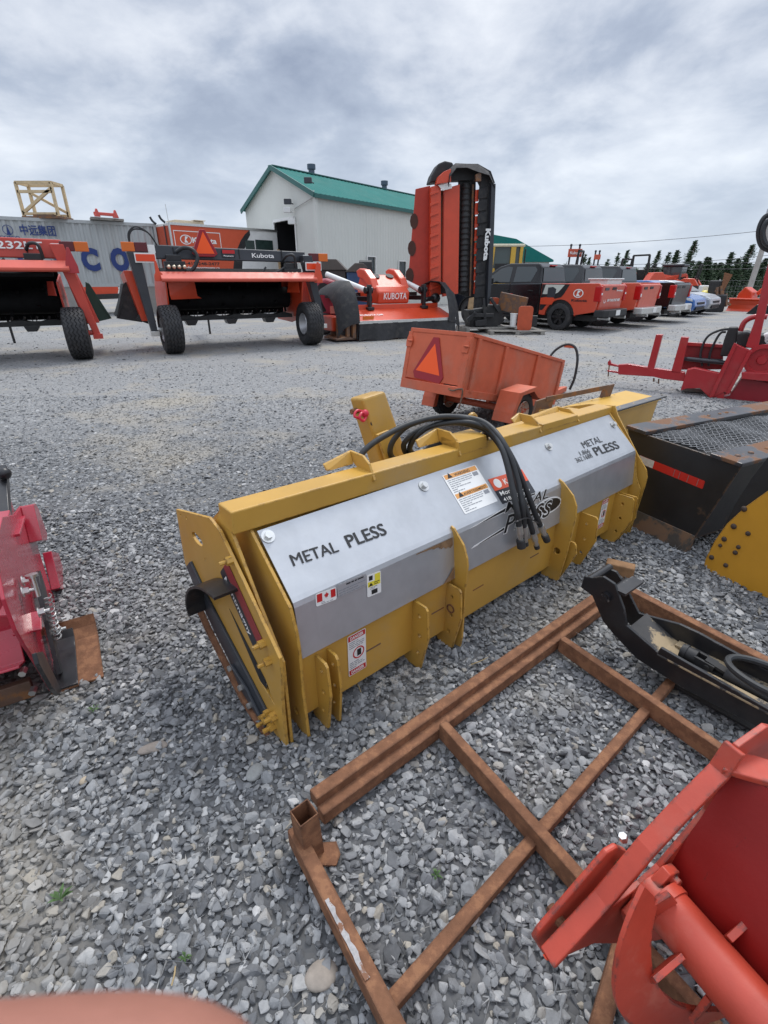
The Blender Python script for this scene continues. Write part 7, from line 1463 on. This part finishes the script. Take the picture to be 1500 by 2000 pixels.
def tractor(u, y, yaw, s, cab, lbl):
    b_ = px3(u, 590, y); O = V(b_.x, y, 0); t = thing('tractor', lbl, 'tractor', O, 'orange tractors lined up behind the pickups'); T = Matrix.Translation(O) @ Matrix.Rotation(yaw, 4, 'Z') @ Matrix.Scale(s, 4)
    q = MB(T); q.prism([(-.1, .7), (1.7, .7), (1.75, 1.2), (1.4, 1.45), (.2, 1.55), (-.1, 1.5)], (0, .35, 0), (1, 0, 0), (0, 0, 1), .7); part(q, 'hood', OR, t, .06)
    q = MB(T)
    for x_, r_, w_ in ((-.6, .75, .4), (1.35, .45, .3)):
        for y_ in (-.7, .7): q.lathe([(-w_ / 2, r_ * .55), (-w_ / 2, r_ * .9), (-w_ / 2 + .05, r_), (w_ / 2 - .05, r_), (w_ / 2, r_ * .9), (w_ / 2, r_ * .55)], (x_, y_, r_), (0, 1, 0), 20); q.cut()
    part(q, 'wheel', M['rubber'], t)
    q = MB(T)
    for y_ in (-.72, .72): q.prism([(-1.2, 1.2), (-.9, 1.6), (-.3, 1.62), (.05, 1.3), (.0, 1.2)], (0, y_ + .2, 0), (1, 0, 0), (0, 0, 1), .4); q.cut()
    part(q, 'fender', OR, t, .03)
    q = MB(T)
    if cab:
        q.span((-1.0, -.6, 1.3), (.1, .6, 2.3)); part(q, 'cab_glass', M['glass'], t, .04); q = MB(T); q.span((-1.1, -.7, 2.3), (.2, .7, 2.45)); part(q, 'cab_roof', OR if cab == 1 else M['dgrey'], t, .05)
    else:
        for y_ in (-.5, .5): q.beam((-.9, y_, 1.2), (-1.0, y_, 2.4), .08, .08); q.cut()
        q.beam((-1.0, -.5, 2.4), (-1.0, .5, 2.4), .08, .08); part(q, 'roll_bar', M['blackmatte'], t)
        q = MB(T); q.span((-.8, -.3, 1.1), (-.3, .3, 1.3)); q.beam((-.75, 0, 1.3), (-.85, 0, 1.75), .5, .1, (1, 0, 0)); part(q, 'seat', M['blackmatte'], t, .04)
    q = MB(T)
    for y_ in (-.5, .5): q.beam((.3, y_, 1.3), (1.9, y_, 1.5), .1, .16); q.beam((1.9, y_, 1.5), (2.4, y_, .6), .1, .16); q.cut()
    part(q, 'loader_boom', OR, t, .02)
    q = MB(T); q.prism([(2.35, .2), (2.9, .15), (2.95, .2), (2.5, .35), (2.45, .85), (2.35, .85)], (0, .8, 0), (1, 0, 0), (0, 0, 1), 1.6); part(q, 'bucket', M['dgrey'], t, .01)
for a in ((1078, 30, 2.6, 1.18, 0, 'open orange tractor behind the nearest pickup, under the larger sign board'), (1180, 36, 2.2, 1.1, 0, 'small orange tractor behind the middle pickup, under the small sign board'), (1235, 40, 2.9, 1.0, 0, 'far orange tractor nearest the first tall conifers'), (1262, 33, .4, 1.15, 0, 'orange tractor just left of the black roofed machine'), (1290, 34, 2.4, .95, 2, 'orange tractor with a grey cab roof behind the black pickup'), (1318, 33, 2.5, .95, 0, 'open orange tractor furthest right behind the pickups')):
    tractor(*a)
def clutter(name, u0, v0, u1, v1, y, m, lbl, cat, extra=None):
    a, b_ = px3(u0, v1, y), px3(u1, v0, y); t = thing(name, lbl, cat, (a.x, y, 0)); return a, b_, t
a, b_, t = clutter('black_attachment', 1392, 548, 1424, 606, 27, None, 'tall black upright attachment between the yellow tank and the orange blade', 'attachment')
q = MB(); q.span((a.x, 27, .35), (b_.x, 27.9, b_.z)); part(q, 'panel', M['blackmatte'], t, .05); q = MB(); q.span((a.x - .5, 26.6, 0), (b_.x - .1, 27.6, .8)); part(q, 'base', M['black'], t, .06)
q = MB(); q.prism([(a.x + .25, .9), (b_.x - .3, .9), (b_.x - .35, 1.8), (a.x + .5, 1.7)], (0, 26.99, 0), (1, 0, 0), (0, 0, 1), .03); part(q, 'rust_face', M['rust'], t)
q = MB(); rr = random.Random(8)
for k in range(9): x_ = b_.x - .3 + rr.uniform(-.2, .6); q.beam((x_, 26.7, rr.uniform(.05, .5)), (x_ + rr.uniform(-.4, .4), 26.9, rr.uniform(.5, 1.2)), .09, .09, (0, 1, 0)); q.cut()
part(q, 'linkage', M['rustdark'], t)
a, b_, t = clutter('yellow_tank', 1367, 572, 1394, 585, 28, None, 'yellow spray tank on a dark stand beside the black upright attachment', 'tank')
q = MB(); zc = (a.z + b_.z) / 2; q.lathe([(0, .001), (0.02, .22), (.1, .28), (b_.x - a.x - .1, .28), (b_.x - a.x, .22), (b_.x - a.x, .001)], V(a.x, 28, zc), (1, 0, 0), 18); part(q, 'barrel', paint('yellow_plastic', (.62, .50, .03), .4), t); q = MB(); q.span((a.x + .1, 27.8, 0), (b_.x - .1, 28.3, zc - .25)); part(q, 'stand', M['blackmatte'], t)
q = MB(); p_ = px3(1385, 570, 28); q.span((p_.x - .15, 28.4, 0), (p_.x + .25, 28.8, p_.z + .3)); solo(q, 'white_cabinet', M['white'], 'narrow white and red cabinet behind the yellow tank', 'cabinet', bevel=.05)
BLF = Frame(G(1417, 607), G(1462, 609)); t = thing('snow_plough', 'long orange snow blade on the gravel in front of the conifers at the far right', 'blade', BLF.O)
q = MB(BLF.M); q.sheet([[V(0, y_, z_), V(3.2, y_, z_)] for y_, z_ in ((.0, .0), (.12, .12), (.16, .3), (.10, .5), (0, .58))], .06); part(q, 'blade', OR, t); q = MB(BLF.M); q.span((.5, .2, .1), (2.7, .9, .4)); part(q, 'push_frame', OR, t, .05); q = MB(BLF.M); q.prism([(.1, .3), (.9, .3), (.8, .9), (.4, 1.15), (.15, .8)], (0, 1.2, 0), (1, 0, 0), (0, 0, 1), .7); q.beam((.9, .9, .8), (1.6, .9, 1.6), .2, .2, (0, 1, 0)); part(q, 'loader_head', OR, t, .05)
ksF = Frame(G(1456, 613), G(1478, 614)); q = MB(ksF.M); q.prism([(0, 0), (.35, .42), (1.2, .42), (1.2, 0)], (0, .5, 0), (1, 0, 0), (0, 0, 1), .5); solo(q, 'black_bucket', M['black'], 'small black bucket on the gravel in front of the far orange blade', 'bucket', bevel=.03)
# chain link fence and pole
fe = thing('wire_fence', 'low wire mesh fence with steel posts in front of the conifers at the right', 'fence', (20, 34, 0)); q = MB()
for k in range(9): x_ = 19 + k * 2.2; q.cyl((x_, 34 + k * .3, 0), (x_, 34 + k * .3, 1.5), .04, 7); q.cut()
part(q, 'post', M['rim'], fe); q = MB()
for k in range(8):
    a, b_ = V(19 + k * 2.2, 34 + k * .3, 0), V(19 + (k + 1) * 2.2, 34 + (k + 1) * .3, 0)
    for j in range(5):
        z_ = .1 + j * .33; q.tube([a + Z * z_, b_ + Z * z_], .0025, 4)
    for j in range(9): c_ = a.lerp(b_, j / 9); q.tube([c_ + Z * .1, c_ + Z * 1.42], .0025, 4)
part(q, 'wire_mesh', M['rim'], fe)
pb_ = px3(1455, 590, 33); pb_.z = 0; q = MB(); q.tube([pb_, pb_ + V(.35, 0, 8.5)], [.16, .11], 12); up_ = thing('utility_pole', 'leaning grey utility pole with a small box near its top, at the right edge', 'utility pole', pb_); part(q, 'pole', paint('grey_pole', (.38, .36, .33), .8, var=.15, vs=3), up_)
q = MB(); q.box(pb_ + V(.1, -.25, 4.9), (.9, .3, .5)); part(q, 'pole_box', M['rim'], up_, .03); q = MB(); q.beam(pb_ + V(-.6, 0, 7.9), pb_ + V(1.2, 0, 7.9), .1, .12); part(q, 'cross_arm', M['woodg'], up_)
for (u0, v0, u1, v1), sag in (((900, 480, 1500, 438), .5), ((1150, 516, 1500, 492), .3), ((1150, 520, 1500, 503), .3), ((1100, 515, 1500, 517), .3)):
    a, b_ = px3(u0, v0, 44), px3(u1, v1, 34); b2 = b_ + (b_ - a) * .25; q = MB(); q.tube([a.lerp(b2, k / 16) - Z * (sag * 4 * (k / 16) * (1 - k / 16)) for k in range(17)], .014, 5); solo(q, 'power_line', M['dgrey'], {480: 'highest power line crossing the cloudy sky at the right', 516: 'power line just above the conifer tops at the right', 520: 'power line just below another, near the conifer tops', 515: 'lowest power line passing behind the conifer crowns'}[v0], 'power line', group='power lines at the right')
# ------------------------------------------------------------------ conifers
leafm = paint('spruce_needles', (.070, .118, .055), .75, var=.35, vs=1.4); bark = paint('bark', (.10, .075, .055), .9, var=.3, vs=6); leafd = paint('dark_needles', (.044, .080, .044), .75, var=.35, vs=1.4)
def conifer_mesh(seed, dens, bare, lean):
    rr = random.Random(seed); tk = MB(); tk.tube([V(lean * (k / 6) ** 2, 0, k / 6 * .98) for k in range(7)], [.022 * (1 - k / 6.6) for k in range(7)], 7); cr_ = MB()
    n = int(74 * dens)
    for i in range(n):
        t_ = .06 + .93 * (i / n) ** .9; z = t_; rad = (.27 * (1 - t_) ** .8 + .012) * rr.uniform(.5, 1.2)
        if rr.random() < bare * t_: continue
        for _ in range(rr.randint(3, 5)):
            a = rr.uniform(0, 6.283); asym = 1 + .35 * math.cos(a); L_ = rad * asym * rr.uniform(.7, 1.1); d = V(math.cos(a), math.sin(a), rr.uniform(-.10, .35)); o = V(lean * t_ ** 2, 0, z)
            m_ = max(4, int(L_ * 60))
            for k in range(m_):
                s_ = (k + .6) / m_; c_ = o + d * (L_ * s_) + V(0, 0, .02 * s_ * s_ - .01 * s_); w_ = .030 * (1.15 - s_ * .6)
                for _2 in range(3):
                    e_ = V(rr.gauss(0, 1), rr.gauss(0, 1), rr.gauss(0, .5) - .25).normalized() * w_ * rr.uniform(.7, 1.4); f_ = V(rr.gauss(0, 1), rr.gauss(0, 1), rr.gauss(0, .6)).normalized() * w_ * .45
                    cr_.add([c_ - f_, c_ + e_, c_ + f_ ], [(0, 1, 2)], 1 if rr.random() < .35 else 0)
    return mesh(tk, 'trunk', bark), mesh(cr_, 'crown', [leafm, leafd])
kinds = [conifer_mesh(11, 1.25, .0, .03), conifer_mesh(12, 1.0, .25, .06), conifer_mesh(13, 1.4, .0, -.02), conifer_mesh(14, .8, .4, .05), conifer_mesh(15, 1.6, .0, .02)]
tnum = 0
def conifer(u, vt, y, kind, wide, lbl, grp):
    tp = px3(u, vt, y); O = V(tp.x, y, 0); t = thing('conifer_tree', lbl, 'tree', O, grp); rr = random.Random(int(u * 7 + y)); h_ = max(1.0, tp.z)
    for nm, me in zip(('trunk', 'crown'), kinds[kind]):
        o = bpy.data.objects.new(nm, me); COL.objects.link(o); o.parent = t; o.scale = (h_ * wide * 1.4, h_ * wide * 1.4, h_); o.rotation_euler = (0, 0, rr.uniform(-.6, .6))
tops = [(1068, 0), (1140, 493, 52, 3, .8, 'thin conifer just right of the larger orange sign board'), (1148, 502, 52, 1, .8, 'short conifer left of the small orange sign board'), (1184, 503, 50, 3, .9, 'short conifer right of the small orange sign board'), (1206, 490, 50, 3, .7, 'thin bare topped conifer left of its bushier neighbour, over the pickup cabs'), (1220, 488, 48, 1, .9, 'ragged conifer standing alone over the faded orange pickup cab'),
 (1283, 489, 48, 1, .9, 'sparse ragged conifer at the left end of the dense conifer row'), (1303, 489, 50, 3, .9, 'thin leaning conifer, second from the left end of the dense row'), (1320, 488, 46, 0, 1.0, 'full dark conifer left of the tallest conifer'), (1352, 469, 46, 1, 1.0, 'tallest conifer, with a ragged tilted top'), (1380, 501, 50, 0, 1.1, 'full conifer just right of the tallest conifer'), (1389, 502, 46, 2, 1.0, 'bushy conifer over the yellow tank'), (1405, 512, 48, 4, 1.2, 'short dense conifer over the black upright attachment'), (1426, 492, 46, 0, 1.1, 'tall full conifer over the far orange blade'), (1463, 477, 47, 1, 1.2, 'tall gappy conifer just left of the leaning utility pole'), (1440, 516, 44, 4, 1.3, 'short dense conifer between the two tall right hand conifers'), (1492, 515, 45, 2, 1.2, 'dense conifer cut by the right edge behind the utility pole'),
 (1362, 520, 44, 4, 1.3, 'low dense conifer in front of the tallest conifer'), (1335, 524, 44, 2, 1.3, 'low bushy conifer at the foot of the full dark conifer'), (1300, 528, 45, 4, 1.3, 'low bushy conifer behind the grey tractor roof'), (1475, 528, 42, 4, 1.3, 'low dense conifer at the foot of the leaning utility pole'), (1410, 530, 42, 2, 1.4, 'lowest bushy conifer behind the black upright attachment')]
for a in tops[1:]: conifer(*a, 'conifers along the yard edge')
rr = random.Random(77)
for k in range(24):
    u_ = 1225 + 285 * (k + rr.uniform(-.3, .3)) / 23; conifer(u_, rr.uniform(508, 534) - (8 if u_ > 1390 else 0), rr.uniform(50, 54), rr.choice((0, 2, 4, 4)), rr.uniform(1.1, 1.6), 'low dense conifer in the dark row behind the taller conifers', 'conifers filling the back row')
# distant wood that closes the horizon
rr = random.Random(21); q = MB()
for i in range(5200):
    an = rr.uniform(-.95, .95); dist = rr.uniform(92, 108); x_ = dist * math.sin(an) * 1.1; y_ = dist * math.cos(an); hh = 2.6 + 1.0 * mnoise.noise(V(x_ * .08, y_ * .08, 0)) + .8 * mnoise.noise(V(x_ * .4, 0, 3)); z_ = rr.uniform(0, 1) ** .7 * hh
    for _ in range(2):
        c_ = V(x_ + rr.gauss(0, .5), y_, z_ + rr.gauss(0, .3)); e_ = V(rr.gauss(0, .45), rr.gauss(0, .45), rr.gauss(0, .45)); f_ = V(rr.gauss(0, .3), rr.gauss(0, .3), rr.gauss(0, .3)); q.add([c_ - f_, c_ + e_, c_ + f_], [(0, 1, 2)])
o = mesh(q, 'far_wood', paint('far_leaves', (.045, .075, .035), .8, var=.3, vs=.3)); ob_ = bpy.data.objects.new('far_wood', o); COL.objects.link(ob_); tag(ob_, 'dense line of far trees closing the horizon', 'wood', kind='stuff')
# ------------------------------------------------------------------ the photographer's finger, just under the lens
CM = Matrix.Translation((0, 0, EYE)) @ Matrix.Rotation(math.pi / 2 - PITCH, 4, 'X')
skin = paint('skin', (.35, .150, .108), .5, var=.10, vs=160, bump=.15, bscale=900)
def skin_chain(chains, name, label, cat):
    vs, es, rs = [], [], []; 
    for par_, pts in chains:
        prev = par_
        for p, r_ in pts:
            vs.append(V(*p)); rs.append(r_)
            if prev is not None: es.append((prev, len(vs) - 1))
            prev = len(vs) - 1
    W_ = [CM @ v for v in vs]; loc = W_[0].copy(); me = bpy.data.meshes.new(name); me.from_pydata([tuple(w - loc) for w in W_], es, []); me.materials.append(skin)
    o = bpy.data.objects.new(name, me); COL.objects.link(o); o.location = loc
    s_ = o.modifiers.new('skin', 'SKIN'); s_.use_smooth_shade = True
    for d_, r_ in zip(me.skin_vertices[0].data, rs): d_.radius = (r_, r_)
    me.skin_vertices[0].data[0].use_root = True
    su = o.modifiers.new('sub', 'SUBSURF'); su.levels = 2; su.render_levels = 2
    return tag(o, label, cat)
# camera axes: x right, y up, z back. wrist first, then palm knuckles, then each finger, index finger reaching under the lens
hand = skin_chain([
 (None, [((-.165, -.175, .035), .030), ((-.140, -.140, .020), .034), ((-.118, -.108, -.002), .030)]),
 (2, [((-.092, -.068, -.018), .0125), ((-.066, -.0515, -.027), .0100), ((-.040, -.0437, -.031), .0094), ((-.015, -.0417, -.032), .0088), ((-.0062, -.0421, -.0315), .0060)]),
 (2, [((-.088, -.086, -.022), .0125), ((-.058, -.078, -.040), .0100), ((-.032, -.078, -.046), .0092), ((-.014, -.083, -.044), .0075)]),
 (2, [((-.090, -.106, -.024), .0120), ((-.062, -.102, -.044), .0096), ((-.038, -.104, -.050), .0088), ((-.022, -.110, -.047), .0072)]),
 (2, [((-.096, -.124, -.022), .0105), ((-.074, -.124, -.040), .0084), ((-.056, -.127, -.045), .0076), ((-.044, -.132, -.043), .0062)]),
 (1, [((-.108, -.120, .042), .0145), ((-.082, -.096, .052), .0115), ((-.060, -.080, .050), .0100), ((-.046, -.072, .046), .0078)])],
 'person', 'bare forefinger of the photographer, blurred along the bottom edge', 'person')
